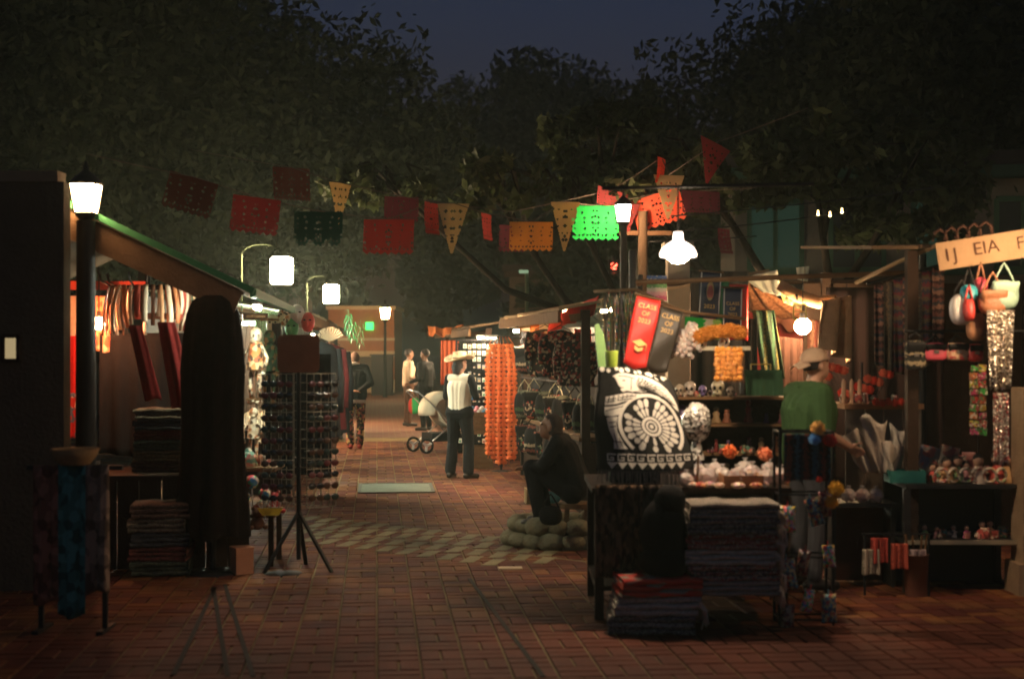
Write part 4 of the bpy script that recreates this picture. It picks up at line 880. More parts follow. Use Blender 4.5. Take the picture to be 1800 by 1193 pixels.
    for (p0, r0, p1, r1, m) in bones:
        a = np.array(p0); d = np.array(p1) - a; tt = np.clip(((ce - a) @ d) / max(d @ d, 1e-9), 0, 1); ds = np.linalg.norm(ce - a - tt[:, None] * d, axis=1) - (r0 + (r1 - r0) * tt)
        k = ds < best; best[k] = ds[k]; mi[k] = m
    for (c, r) in hb: ds = np.linalg.norm(ce - np.array(c), axis=1) - r; k = ds < best; best[k] = ds[k]; mi[k] = sk
    nm.polygons.foreach_set('material_index', mi); nm.polygons.foreach_set('use_smooth', np.ones(n, bool)); nm.update()
    obj('body', nm, t)
    hd = bpy.data.objects.new('head_features', None); bpy.data.objects.remove(hd)
    for s in (-1, 1):
        MB().ball(MH @ V(s * .03, .078, .012), (.012, .008, .007), 8, 6, M=M3).build('eye', mat('eye_dark', (.02, .015, .012), .2), t)
    MB().ball(MH @ V(0, .089, -.052), (.02, .006, .004), 8, 6, M=M3).build('mouth', mat('lips', (.3, .1, .08), .5), t)
    if hair:
        hbm = MB(); nu, nv = 22, 12; vs = []
        def hp(th, fi):
            fr = math.sin(th); lim = R(62) if fr > .35 else R(118 + 35 * long_hair) if fr < -.2 else R(88); f = fi * lim
            k = 1.0 + .02 * math.sin(11 * th + 7 * f)
            p = V(.082 * math.sin(f) * math.cos(th), .101 * math.sin(f) * math.sin(th) - .012, .1 * math.cos(f) + .03) * k
            if long_hair and fr < .3 and fi > .75: p.z -= long_hair * .22 * (fi - .75) * 4; p.y -= .03
            return MH @ p
        vs = [hp(0, 0)] + [hp(2 * PI * i / nu, (q + 1) / nv) for q in range(nv) for i in range(nu)]
        fs = [(0, 1 + i, 1 + (i + 1) % nu) for i in range(nu)] + [(1 + q * nu + i, 1 + (q + 1) * nu + i, 1 + (q + 1) * nu + (i + 1) % nu, 1 + q * nu + (i + 1) % nu) for q in range(nv - 1) for i in range(nu)]
        hbm.add(vs, fs, 0, True); hbm.build('hair', hair_m or HAIRD, t)
    return t, MH
WHITE = mat('white_cotton', (.72, .68, .56), .85, .12, 10, bump=.3); BLACKT = mat('black_trousers', (.012, .012, .013), .85, .3, 12, bump=.3)
SHOE = mat('dark_shoe', (.02, .014, .01), .5, .3, 10)
# hat person: from behind, turned to the right stalls
tH, MH = person('person in a straw cowboy hat, white vest and black trousers standing in the street', (PX(808, 19.2), 19.2, GZ), R(-28),
    dict(elL=(-.235, .03, 1.14), wrL=(-.14, .24, 1.10), elR=(.25, .02, 1.14), wrR=(.13, .26, 1.13), anL=(-.14, -.02, .085), toL=(-.17, .14, .04), anR=(.14, .0, .085), toR=(.19, .15, .04), knL=(-.12, .02, .5), knR=(.13, .03, .5)),
    dict(skin=SKIN2, top=WHITE, sleeve=BLACKT, trousers=BLACKT, shoe=SHOE), dict(leg=1.28, hem=1.35, torso=1.05), scale=.965, head_turn=R(-25), long_hair=.45)
b = MB(); n = 36; vs = []; rings = [(.001, .13), (.03, .128), (.06, .13), (.078, .12), (.086, .08), (.092, .03), (.1, .015), (.15, .012), (.205, .03)]
for jn, (r, z) in enumerate(rings):
    for i in range(n):
        a = 2 * PI * i / n; up = max(0, jn - 6) / 2.0; vs.append((r * math.cos(a) * (1 if jn < 6 else 1.0), r * math.sin(a) * 1.12, z + up * (.05 * abs(math.cos(a)) ** 2 - .03 * abs(math.sin(a))) - (.02 * math.exp(-(vs and 0 or 0)) if jn < 3 else 0)))
K = len(vs); vs += [(x * .985, y * .985, z - .006) for x, y, z in vs]; m_ = len(rings)
fs = [(q * n + i, q * n + (i + 1) % n, (q + 1) * n + (i + 1) % n, (q + 1) * n + i) for q in range(m_ - 1) for i in range(n)]
b.add(vs, fs + [tuple(K + k for k in f[::-1]) for f in fs] + [((m_ - 1) * n + i, (m_ - 1) * n + (i + 1) % n, K + (m_ - 1) * n + (i + 1) % n, K + (m_ - 1) * n + i) for i in range(n)], 0, True)
hat = b.build('cowboy_hat', mat('straw_hat', (.68, .55, .36), .8, .2, 50, bump=.5), tH); hat.matrix_local = MH @ Matrix.Translation((0, -.01, .055)) @ Matrix.Rotation(R(6), 4, 'X')
MB().lathe([(.0935, .02), (.0925, .045), (.09, .045), (.09, .02)], 30).build('hat_band', mat('hat_band', (.12, .06, .03), .6), hat).scale = (1, 1.12, 1)
tag(MB().box((0, 0, 0), (.08, .012, .15)).box((0, -.007, 0), (.07, .002, .13), mi=1).build('phone', [IRON, mat('phone_blue', (.1, .25, .5), .3)], None, (PX(830, 19.45), 19.45, 1.13), R(-28)), 'phone held up in the hands of the hatted person', 'phone')
# bald person from behind, hands clasped behind the back
JK = mat('black_jacket', (.013, .013, .014), .75, .3, 10, bump=.3); PAT = multi('patterned_trousers', [(.03, .025, .02), (.5, .14, .1), (.55, .42, .16), (.05, .045, .04), (.25, .08, .06), (.03, .03, .03)], 26, .85, 0, bump=.15)
tB, MHB = person('person with cropped hair, black jacket and patterned trousers, hands behind back', (PX(624, 24.7), 24.7, GZ), R(8),
    dict(hed=(0, .085, 1.565), nek=(0, .03, 1.42), che=(0, .02, 1.26), elL=(-.27, -.09, 1.14), wrL=(-.07, -.185, 1.02), hdL=(.8, -.1, -.1), elR=(.27, -.09, 1.14), wrR=(.06, -.185, 1.0), hdR=(-.8, -.1, .0), anL=(-.08, -.02, .085), anR=(.08, -.02, .085), toL=(-.1, .13, .04), toR=(.1, .13, .04)),
    dict(skin=SKIN, top=JK, sleeve=JK, trousers=PAT, shoe=mat('red_shoe', (.3, .05, .04), .7)), dict(torso=1.28, arm=1.4, leg=1.2, hem=1.3), head_tilt=R(-32), bulk=1.08, hair_m=mat('hair_cropped', (.12, .07, .05), .8, .2, 60))
MB().lathe([(.145, .86), (.165, .845), (.168, .80), (.15, .80)], 28).build('shirt_tail', mat('grey_shirt', (.5, .45, .38), .9), tB).scale = (1.15, .9, 1)
b = MB(); b.tube([(-.2, -.06, 1.40), (-.16, -.09, 1.44), (-.08, -.07, 1.475), (0, -.05, 1.485), (.08, -.07, 1.475)], [.01, .035, .035, .03, .01], 8); b.build('hood_edge', mat('pale_hood', (.55, .5, .42), .9), tB)
person('person with dark hair in maroon top half hidden beyond the cropped-hair person', (PX(606, 27.2), 27.2, GZ), R(30), {}, dict(skin=SKIN2, top=JM[1], sleeve=JM[1], trousers=BLACKT, shoe=SHOE), long_hair=.5, vox=.011, scale=.97)
# white shirt person further off
person('person in a pale short-sleeved shirt and brown trousers standing by the stroller', (PX(718, 31.7), 31.7, GZ), R(-70), dict(elL=(-.22, -.02, 1.13), wrL=(-.16, .2, 1.0), elR=(.23, -.02, 1.12), wrR=(.17, .2, 1.0)),
    dict(skin=SKIN2, top=mat('cream_shirt', (.66, .52, .36), .85), sleeve=mat('cream_shirt', (.66, .52, .36)), trousers=mat('brown_trousers', (.1, .05, .03), .85), shoe=SHOE), dict(short=True, torso=1.14, arm=1.3, leg=1.2), vox=.01)
person('person in black clothing standing behind the stroller with a green bag', (PX(748, 30), 30, GZ), R(60), dict(wrL=(-.18, .25, 1.02), wrR=(.18, .25, 1.02)), dict(skin=SKIN2, top=JK, sleeve=JK, trousers=BLACKT, shoe=SHOE), dict(torso=1.2, arm=1.3), vox=.01, scale=1.0)
bag('shopping_bag', 'green and red shopping bag beside the person behind the stroller', P(728, 690, 29.2), .24, .34, .12, stripes('bag_green_red', [(.04, .4, .12), (.5, .05, .04)], 0, 3), IRON, .1)
# stroller
tS = thing('stroller', 'baby stroller with cream hood and three-spoke wheels beside the hatted person', 'stroller', (PX(772, 24), 24, GZ), R(-60))
HOOD = mat('stroller_cream', (.62, .55, .42), .85, .15, 10, bump=.2)
b = MB()
def hfn(u, v): a = R(-10 + 120 * u); q = (v - .5) * .46; return (q, -.02 - .34 * math.cos(a) * (1 - .5 * abs(2 * v - 1) ** 3), .68 + .34 * math.sin(a) * (1 - .35 * abs(2 * v - 1) ** 3))
b.sheet(hfn, 10, 10, .01); b.build('hood', HOOD, tS)
MB().sheet(lambda u, v: ((u - .5) * .42, .18 - .38 * v + .0, .42 + .40 * v * v), 8, 8, .02).build('seat', HOOD, tS)
fr = MB()
for s in (-1, 1): fr.tube([(s * .24, .42, .12), (s * .24, .1, .46), (s * .24, -.3, .86), (s * .22, -.5, 1.02)], .013, 6); fr.tube([(s * .24, -.36, .12), (s * .24, .1, .46)], .012, 6)
fr.tube([(-.22, -.5, 1.02), (0, -.54, 1.05), (.22, -.5, 1.02)], .016, 6); fr.build('frame', mat('stroller_frame', (.45, .45, .45), .3, metal=.8), tS)
MB().box((0, .02, .26), (.4, .5, .14)).build('basket', BLACKC, tS)
for s in (-1, 1):
    for y_, r in ((.42, .11), (-.36, .13)):
        wl = MB(); wl.tube([(s * .25, y_ + r * .85 * math.cos(2 * PI * i / 18), r + r * .85 * math.sin(2 * PI * i / 18)) for i in range(18)], r * .17, 6, closed=True); w_ = wl.build('wheel', BLACKC, tS)
        sp = MB()
        for i in range(3): a = 2 * PI * i / 3 + .4; sp.bar((s * .25, y_, r), (s * .25, y_ + r * .78 * math.cos(a), r + r * .78 * math.sin(a)), .03)
        sp.build('spoke', mat('wheel_grey', (.5, .5, .48), .4), w_)
# green polo vendor with cap turned backward
POLO = mat('green_polo', (.04, .085, .03), .85, .2, 10, bump=.3)
tG, MG = person('person in a green polo shirt and backward pale cap behind the sweets cart', (PX(1420, 10.45), 10.45, GZ), R(-68),
    dict(hed=(0, .07, 1.595), nek=(0, .025, 1.43), elL=(-.23, .06, 1.15), wrL=(-.14, .28, 1.06), elR=(.235, -.02, 1.13), wrR=(.15, .24, 1.02)),
    dict(skin=mat('skin_light', (.5, .28, .18), .5, .1, 8, bump=.05), top=POLO, sleeve=POLO, trousers=mat('grey_jeans', (.06, .06, .065), .9), shoe=SHOE), dict(short=True, torso=1.22, arm=1.45, leg=1.15), scale=1.03, head_tilt=R(-14), bulk=1.12, vox=.0075)
b = MB(); n = 28; vs = []
for q in range(8):
    f = R(4 + 84 * q / 7)
    for i in range(n): a = 2 * PI * i / n; vs.append((.09 * math.sin(f) * math.cos(a), .108 * math.sin(f) * math.sin(a), .098 * math.cos(f)))
b.add(vs, [(q * n + i, q * n + (i + 1) % n, (q + 1) * n + (i + 1) % n, (q + 1) * n + i) for q in range(7) for i in range(n)] + [tuple(range(n))], 0, True)
CAPM = mat('cap_canvas', (.5, .36, .24), .85, .2, 20, bump=.3)
cp = b.build('cap', CAPM, tG); cp.matrix_local = MG @ Matrix.Translation((0, -.012, .035)) @ Matrix.Rotation(R(-6), 4, 'X')
MB().sheet(lambda u, v: ((u - .5) * .17 * (1 - .35 * v * v), -.085 - .085 * v, .012 - .02 * v - .03 * abs(2 * u - 1) ** 2), 10, 5, .006).build('brim', CAPM, cp)
MB().tube([(.09 * math.cos(a / 24 * 2 * PI), .108 * math.sin(a / 24 * 2 * PI), .004) for a in range(24)], .008, 6, closed=True).ball((0, 0, .1), .009, 8, 6).build('cap_band', mat('cap_band', (.3, .2, .14), .85), cp)
MB().tube([(-.07, -.02, 1.425), (0, -.075, 1.45), (.07, -.02, 1.43), (.03, .06, 1.41), (-.04, .06, 1.405)], .018, 8, closed=True).build('collar', POLO, tG)
# seated person in black at the stone ring, facing the street
person('person in black sitting hunched beside the stone planter ring', (PX(1012, 12.7), 12.7, .0), R(78),
    dict(pel=(0, 0, .56), wai=(0, .05, .68), che=(0, .12, .84), nek=(0, .17, .97), hed=(0, .23, 1.07), shL=(-.17, .14, .94), shR=(.17, .14, .94), elL=(-.22, .26, .74), elR=(.22, .26, .74), wrL=(-.12, .4, .72), wrR=(.12, .4, .72),
         hiL=(-.09, .02, .52), hiR=(.09, .02, .52), knL=(-.12, .38, .72), knR=(.12, .38, .7), anL=(-.13, .30, .27), anR=(.13, .30, .27), toL=(-.14, .44, .225), toR=(.14, .44, .225)),
    dict(skin=SKIN2, top=BLACKT, sleeve=BLACKT, trousers=BLACKT, shoe=SHOE), dict(torso=1.25, arm=1.35, leg=1.25), head_tilt=R(-15), hair_m=mat('hair_brown', (.022, .011, .008), .6, .3, 40, bump=.6), long_hair=.4, vox=.01)
t = thing('stool', 'low wooden stool under the seated person in black', 'stool', (PX(1014, 12.7), 12.7, 0))
MB().cyl((0, 0, .36), (0, 0, .405), .17, .17, 18).build('seat', WOOD, t)
for i in range(4): a = PI / 4 + PI / 2 * i; MB().bar((.12 * math.cos(a), .12 * math.sin(a), .36), (.16 * math.cos(a), .16 * math.sin(a), 0), .035).build('leg', WOOD, t)
# ================================================================ stone ring
ST = mat('planter_stone', (.2, .18, .11), .85, .35, 6, bump=.8, island=.35)
sr = thing('stone_planter', 'low ring of rounded stones round a tree bed at the street edge', 'planter', (PX(995, 12.9), 12.9, 0))
rr = random.Random(4); sm = [MB().ball((0, 0, 0), (.13, .10, .085), 10, 7, noise=.05).mesh('stone', ST) for _ in range(4)]
for row in range(2):
    nn = 17 - row
    for i in range(nn):
        a = 2 * PI * (i + .5 * row) / nn; r = .5 - .05 * row; s_ = rr.uniform(.8, 1.15)
        o = obj('stone', sm[rr.randrange(4)], sr, (r * math.cos(a), r * .82 * math.sin(a), .07 + .125 * row), a + PI / 2 + rr.uniform(-.3, .3)); o.scale = (s_ * .95, s_, s_ * rr.uniform(.85, 1.1))
MB().lathe([(.42, 0), (.42, .17), (.2, .2), (.001, .21)], 20).build('soil', mat('soil', (.03, .022, .015), .95, .4, 20, bump=.8), sr)
bag('cloth_bag', 'black cloth bag resting on the planter stones', P(968, 868, 12.35), .2, .17, .1, BLACKC, BLACKC, .1)
# ================================================================ right row stalls
RA = .125
stall('bag stall with pale boards and red awning along the street', .72, 14.9, RA, 1, 1.9, 5.0, 2.2, 2.55, mat('roof_weathered', (.28, .2, .12), .8, .35, 7, bump=.4, island=.25))
stall('jewellery stall behind the marigold garlands', -.42, 22.2, SANG, 1, 1.9, 5.0, 2.1, 2.4)
stall('stall with orange awning cloth beyond the jewellery stall', -.95, 28.6, SANG, 1, 1.8, 8.5, 2.15, 2.4)
cloth('awning_cloth', 'red awning cloth drooping over the bag stall front', 'awning', P(968, 558, 16.6), P(1052, 520, 15.0) - P(968, 558, 16.6), .2, mat('awning_red', (.5, .05, .04), .85, .2, 10, trans=.3), 3, .02, lean=(-.3, 0, -1))
cloth('awning_cloth', 'orange awning cloth sagging over the stall beyond the jewellery', 'awning', P(752, 572, 28.8), (.72, 0, .02), .35, mat('awning_orange', (.75, .25, .08), .85, .2, 10, trans=.3), 3, .04, lean=(.1, -.8, -.5), sag=.06)
cloth('hanging_cloth', 'long orange-red cloth hanging below the orange awning cloth', 'textile', P(775, 598, 28.2), (.36, 0, 0), .9, mat('cloth_orange_red', (.55, .12, .05), .85, .25, 20), 4, .03)
tube_light('white tube light inside the bag stall near the red awning', P(1000, 548, 16.8), SD, .8, TUBEW)
tube_light('second tube light deep in the bag stall', P(1030, 540, 16.0) + Vector((.35, 1.6, 0)), SD, .8, TUBEW)
tube_light('tube light at the garland end of the bag stall eave', (.06, 19.2, 2.0), (-.125, 1, 0), .35, emis('tube_eave', (1.0, .8, .56), 150))
tube_light('short tube light over the jewellery cards', P(842, 600, 21.6) + V(.12, 0, .06), (1, 0, 0), .28, emis('tube_short', (1.0, .72, .46), 70))
tube_light('tube light under the orange awning cloth', (-.55, 31, 2.0), SD, 1.0, TUBEW)
# garlands
rod_y = 20.3; gt = thing('garland_stand', 'iron stand with crossbar carrying orange marigold garlands', 'stand', (PX(881, rod_y), rod_y, 0))
MB().cyl((0, .06, 0), (0, .06, 1.95), .016).lathe([(.16, 0), (.16, .015), (.03, .03)], 18, (0, .06, 0)).build('pole', IRON, gt)
MB().bar((-.26, .06, 1.93), (.26, .06, 1.93), .022).build('crossbar', IRON, gt)
MAR = mat('marigold', (1.0, .31, .11), .9, .15, 20, bump=.1, trans=.25)
pm = pompom_mesh(MAR, .052)
for s in range(6):
    x_ = -.185 + .074 * s; L_ = (1.70, 1.76, 1.80, 1.82, 1.78, 1.74)[s]; y_ = .0 if s % 2 else -.05
    t = thing('marigold_garland', 'long orange marigold garland hanging in the thick row beside the bag stall', 'garland', (PX(881, rod_y) + x_, rod_y + y_, 1.9), 0, 'orange marigold garlands')
    MB().tube([(-x_ * .5, .06 - y_, .04), (-x_ * .1, .0, -.06), (0, 0, -.1), (0, 0, -L_)], .004, 5).build('thread', MAR, t)
    k = 0; z = -.10
    while z > -L_ + .03:
        o = obj('flower', pm, t, (random.uniform(-.007, .007) + (-x_ * .35 * max(0, 1 + z / .3) if z > -.3 else 0), random.uniform(-.006, .006), z), random.random() * 6); q = random.uniform(.85, 1.12); o.scale = (q, q, .74); o.rotation_euler[0] = random.uniform(-.2, .2); z -= .066
# jewellery panel facing the street end
jp = thing('grid_panel', 'black wire grid panel of jewellery cards at the stall end', 'display panel', (PX(838, 21.9), 21.9, 0))
b = MB()
for i in range(13): x_ = -.3 + .05 * i; b.bar((x_, 0, .2), (x_, 0, 1.88), .005)
for i in range(30): z_ = .2 + .058 * i; b.bar((-.3, 0, z_), (.3, 0, z_), .005)
b.build('wire_grid', IRON, jp); MB().bar((-.31, 0, 0), (-.31, 0, 1.9), .03).bar((.31, 0, 0), (.31, 0, 1.9), .03).bar((-.31, 0, 1.89), (.31, 0, 1.89), .03).build('panel_frame', IRON, jp)
MB().box((0, .03, 1.0), (.58, .01, 1.7)).build('backing', BLACKC, jp)
cards = [MB().box((0, 0, 0), (.052, .004, .07)).box((0, -.004, -.01), (.03, .006, .028), mi=1).mesh('jewellery_card', [m1, m2]) for m1, m2 in ((mat('card_white', (.7, .66, .55), .7), mat('stone_green', (.05, .3, .15), .3)), (mat('card_cream', (.6, .5, .35), .7), mat('stone_red', (.4, .05, .05), .3)), (BLACKC, mat('silver_bit', (.8, .78, .7), .25, metal=.8)), (mat('card_grey', (.3, .3, .3), .7), mat('gold_bit', (.8, .55, .2), .3, metal=.8)))]
for r_ in range(15):
    for c_ in range(8):
        if random.random() < .16: continue
        tag(obj('jewellery_card', random.choice(cards[:2] if r_ > 12 else cards), None, (PX(838, 21.9) - .255 + .073 * c_, 21.885, .34 + .104 * r_ + random.uniform(-.01, .01)), 0), 'small jewellery card pinned on the wire grid panel', 'jewellery card', 'jewellery cards on the grid panel')
for k, (x, y, D, m, lab) in enumerate(((836, 778, 21.0, SWEET, 'crate of colourful shoes stacked against the jewellery panel'), (840, 812, 20.9, None, 'slatted wooden crate standing on the paving by the garlands'))):
    z0 = .5 if k == 0 else .012; t = thing('wooden_crate', lab, 'crate', (PX(x, D), D, z0), .1)
    for i in range(4):
        for s in (-1, 1): MB().box((0, s * .17, .04 + .085 * i), (.42, .015, .065)).build('slat', WOOD, t); MB().box((s * .205, 0, .04 + .085 * i), (.015, .325, .065)).build('slat', WOOD, t)
    for sx_ in (-1, 1):
        for sy_ in (-1, 1): MB().box((sx_ * .19, sy_ * .155, .175), (.03, .015, .35)).build('corner_post', WOOD, t)
    MB().box((0, 0, .02), (.4, .32, .015)).build('crate_floor', WOOD, t)
    if k == 0:
        for i in range(5): tag(MB().ball((0, 0, .04), (.045, .10, .035), 12, 8).ball((0, .06, .075), (.04, .045, .04), 10, 8).build('shoe', [mat('shoe_white', (.7, .66, .6), .5), mat('shoe_blue', (.1, .25, .4), .5), mat('shoe_pink', (.6, .2, .25), .5)][i % 3], None, (PX(x, D) - .15 + .075 * i, D, z0 + .30), random.uniform(-.5, .5)), 'small shoe heaped in the upper crate by the jewellery panel', 'shoe', 'shoes in the crate')
# backpacks and clothes along the bag stall
SER = [stripes('serape_a', [(.015, .014, .014)] * 5 + [(.16, .05, .035), (.015, .014, .014), (.3, .24, .16), (.015, .014, .014)], 2, 3.2), stripes('serape_b', [(.015, .014, .014)] * 4 + [(.12, .12, .08), (.015, .014, .014), (.05, .08, .04)], 2, 3), multi('floral_black', [(.014, .013, .013)] * 12 + [(.4, .3, .2), (.25, .05, .04), (.12, .16, .09)], 34, .9, 0, bump=.1), multi('floral_red', [(.02, .016, .015)] * 5 + [(.22, .03, .025), (.3, .08, .05), (.36, .27, .18)], 36, .9, 0, bump=.1)]
word = ['first', 'second', 'third', 'fourth', 'fifth', 'sixth', 'seventh', 'eighth', 'ninth', 'tenth']
PINKG = mat('strap_sage', (.45, .42, .28), .8)
for row, (y0, y1) in enumerate(((592, 600), (672, 690), (745, 772))):
    for i in range(7):
        f = (i + .5) / 7; D = 19.4 - 3.9 * f; x = 916 + 118 * f + random.uniform(-3, 3); y = (y0 + random.uniform(-8, 8) - HOR) * (17 / D) * (1 if row else 1) + HOR
        kind = (i * 2 + row) % 4; rowname = ('upper', 'middle', 'lower')[row]
        bag('serape_backpack', f'{("striped black", "green-striped", "flower-printed black", "red flowered")[kind]} backpack, {word[i]} from the garlands in the {rowname} row', P(x, y, D), .30, .40, .14, SER[kind], PINKG if (i + row) % 3 else BLACKC, .14, R(-28), (i + row) % 2 == 0, 'backpacks hanging along the bag stall', flap_m=SER[(kind + 1) % 3])
BFR = thing('bag_rail', 'long iron rails holding the backpacks along the bag stall', 'rail', (0, 0, 0))
for yy in (590, 672, 746): MB().tube([P(908, (yy - HOR) * (17 / 19.6) + HOR, 19.6) + V(.06, .12, .0), P(1042, (yy - HOR) * (17 / 15.2) + HOR, 15.2) + V(.06, .12, 0)], .012, 6).build('rail', IRON, BFR)
for f in (0, .5, 1): D = 19.6 - 4.4 * f; q = P(908 + 134 * f, 590, D) + V(.08, .14, 0); MB().bar((q.x, q.y, 0), (q.x, q.y, q.z + .05), .03).build('upright', IRON, BFR)
cloth('hanging_cloth', 'black backing cloth behind the hanging backpacks', 'textile', P(908, 575, 19.7) + V(.2, .2, 0), P(1042, 575, 15.3) - P(908, 575, 19.7), 1.85, BLACKC, 7, .04)
for k, (x, y, D, m, lab) in enumerate(((985, 580, 15.6, SER[3], 'red embroidered blouse hanging above the backpacks'), (1012, 596, 15.2, multi('blouse_pale', [(.4, .32, .22), (.25, .05, .04), (.03, .025, .02), (.03, .025, .02)], 40, .85, 0, bump=.1), 'pale embroidered blouse hanging beside the bead necklaces'), (958, 578, 16.8, SER[2], 'black flowered blouse hanging above the backpacks'))): jacket(lab, P(x, y, D), .38, .5, m, R(-12), 'embroidered blouses on the bag stall')
# little signs and tags at the eave
for k, (x, y, w, h, m) in enumerate(((912, 556, .2, .2, CRM), (932, 570, .16, .2, ORM), (985, 585, .2, .26, WHITE), (1010, 578, .18, .2, REDM), (948, 566, .14, .16, WHITE))): cloth('price_cloth', ('cream', 'orange', 'white', 'red', 'small white')[k] + ' price cloth pinned below the bag stall eave', 'price cloth', P(x, y, 18.6 - .03 * (x - 912)), (w, -.05, 0), h, m, 1, .01, res=(8, 6))
# basket with wooden trays on the ground
t = thing('wicker_basket', 'square wicker basket holding small painted boards on the paving', 'basket', (PX(945, 16.2), 16.2, .012), .1)
WK = stripes('wicker', [(.5, .38, .2), (.25, .17, .08)], 2, 34, .8)
for (cx, cy, sx_, sy_) in ((0, -.12, .28, .015), (0, .12, .28, .015), (-.135, 0, .015, .225), (.135, 0, .015, .225)): MB().box((cx, cy, .085), (sx_, sy_, .17)).build('side', WK, t)
MB().box((0, 0, .01), (.25, .22, .015)).build('base', WK, t)
for k in range(3): tag(MB().box((0, 0, .12), (.07, .014, .24), 0).box((0, -.008, .15), (.045, .004, .1), mi=1).build('painted_board', [CRM, mat('board_print', (.2, .12, .08), .6)], None, (PX(945, 16.2) - .07 + .075 * k, 16.2 - .03, .05), random.uniform(-.2, .2)), 'small cream painted board standing in the wicker basket', 'board', 'painted boards in the basket')
t = bag('cloth_bag', 'red and teal cloth bag slumped beside the wicker basket', P(972, 842, 16.1), .2, .24, .14, stripes('bag_red_teal', [(.1, .3, .28), (.1, .3, .28), (.5, .06, .06)], 2, 4), PINKG, .03)

# ================================================================ sash stall behind the cart
TARPW = mat('white_tarp', (.72, .76, .62), .6, .12, 4, bump=.2, trans=.25); TARPB = multi('brown_tarp', [(.3, .13, .06), (.36, .17, .08), (.22, .09, .04)], 40, .8, 0, bump=.2); REDT = mat('red_backdrop', (.36, .05, .04), .85, .3, 6, bump=.3)
fs_ = thing('market_stall', 'open sash stall with pole frame, tarps and hanging globe bulb', 'market stall', (PX(1330, 14), 14, 0))
ox, oy = PX(1330, 14), 14
for (x, y) in ((.95, 11.2), (1.35, 15.0), (3.35, 11.6), (4.4, 15.2)): MB().cyl((x - ox, y - oy, 0), (x - ox, y - oy, 2.55), .03, None, 8).build('pole', IRON, fs_)
for a, b_ in (((.95, 11.2, 2.3), (3.35, 11.6, 2.4)), ((1.35, 15, 2.45), (4.4, 15.2, 2.5)), ((.95, 11.2, 2.3), (1.35, 15, 2.45)), ((3.35, 11.6, 2.4), (4.4, 15.2, 2.5))): MB().cyl(V(*a) - V(ox, oy, 0), V(*b_) - V(ox, oy, 0), .02, None, 8).build('crossbar', WOOD, fs_)
def quadcloth(name, label, cat, corners, m, amp=.02, th=.008, sag=.0, k=3):
    A, B_, C_, D_ = [V(*q) for q in corners]; base = A.copy(); n = (B_ - A).cross(D_ - A).normalized()
    fn = lambda u, v: (A.lerp(B_, u)).lerp(D_.lerp(C_, u), v) - base + n * amp * math.sin(2 * PI * k * u + 2 * v) + V(0, 0, -sag * math.sin(PI * u) * math.sin(PI * v))
    return tag(MB().sheet(fn, 20, 14, th).build(name, m, None, base), label, cat)
quadcloth('tarp', 'white tarp panel catching lamp light at the top of the sash stall', 'tarp', (P(1304, 488, 13.6), P(1366, 474, 13.2), P(1372, 520, 13.2), P(1340, 512, 13.5)), TARPW, .005)
quadcloth('tarp', 'brown speckled tarp slanting under the white tarp panel', 'tarp', (P(1302, 492, 13.8), P(1345, 512, 13.6), P(1450, 572, 13.8), P(1310, 545, 14.2)), TARPB, .02, sag=.05)
quadcloth('tarp', 'reddish tarp lit by the globe bulb', 'tarp', (P(1345, 512, 13.9), P(1455, 560, 13.9), P(1440, 600, 14.2), P(1340, 560, 14.3)), mat('tarp_salmon', (.55, .22, .13), .8, .25, 8, bump=.3), .03, sag=.05)
quadcloth('backdrop_cloth', 'deep red backdrop cloth at the rear of the sash stall', 'backdrop', (P(1315, 545, 14.6), P(1560, 545, 14.8), P(1560, 850, 14.8), P(1315, 850, 14.6)), REDT, .05, k=7)
quadcloth('tarp', 'pale yellow printed tarp strip under the dark beam', 'tarp', (P(1366, 490, 13.4), P(1412, 512, 13.5), P(1410, 545, 13.5), P(1378, 532, 13.4)), multi('yellow_print', [(.6, .55, .25), (.35, .35, .12), (.7, .66, .4), (.15, .12, .06)], 24, .7, 0, bump=.1), .01)
quadcloth('tarp', 'small mint tarp patch at the stall roof edge', 'tarp', (P(1400, 470, 14.6), P(1422, 468, 14.6), P(1420, 495, 14.6), P(1403, 492, 14.6)), TARPW, .01)
quadcloth('hanging_blanket', 'big brown-grey blanket roll hanging with one bright lit edge', 'blanket', (P(1452, 528, 12.6), P(1490, 520, 12.9), P(1500, 640, 12.9), P(1448, 612, 12.5)), mat('blanket_fawn', (.46, .32, .2), .9, .3, 14, bump=.4), .06, k=2)
t = thing('canvas_roll', 'long rolled canvas resting over the stall poles above the bulb', 'canvas roll', P(1370, 500, 13.0))
MB().tube([V(0, 0, 0), P(1400, 520, 13.0) - P(1370, 500, 13), P(1440, 532, 12.9) - P(1370, 500, 13), P(1468, 525, 12.8) - P(1370, 500, 13)], [.05, .06, .06, .04], 10).build('roll', mat('canvas_fawn', (.5, .3, .16), .85, .3, 12, bump=.4), t)
MB().tube([P(1400, 517, 12.93) - P(1370, 500, 13), P(1401, 528, 12.93) - P(1370, 500, 13)], .01, 5).build('tie', IRON, t)
bulb('round globe bulb shining in the middle of the sash stall', P(1411, 573, 12.9), .075, emis('bulb_globe', (1, .62, .32), 70), .34)
cloth('plaid_cloth', 'dark green cloth with yellow lines hanging before the red backdrop', 'textile', P(1322, 545, 13.0), (.2, 0, 0), .62, stripes('plaid_green', [(.03, .08, .04), (.02, .03, .02), (.13, .12, .04), (.03, .06, .035), (.02, .03, .02)], 0, 9), 2, .02, lean=(.16, 0, -1))
cloth('shawl_cloth', 'dark brown shawl hanging in front of the red backdrop', 'textile', P(1362, 590, 13.2), (.26, 0, -.03), .5, mat('shawl_umber', (.06, .03, .022), .95, .3, 20), 3, .03)
cloth('shawl_cloth', 'black fringed shawl hanging beside the dark green cloth', 'textile', P(1306, 560, 12.9), (.13, 0, 0), .7, BLACKC, 2, .02)
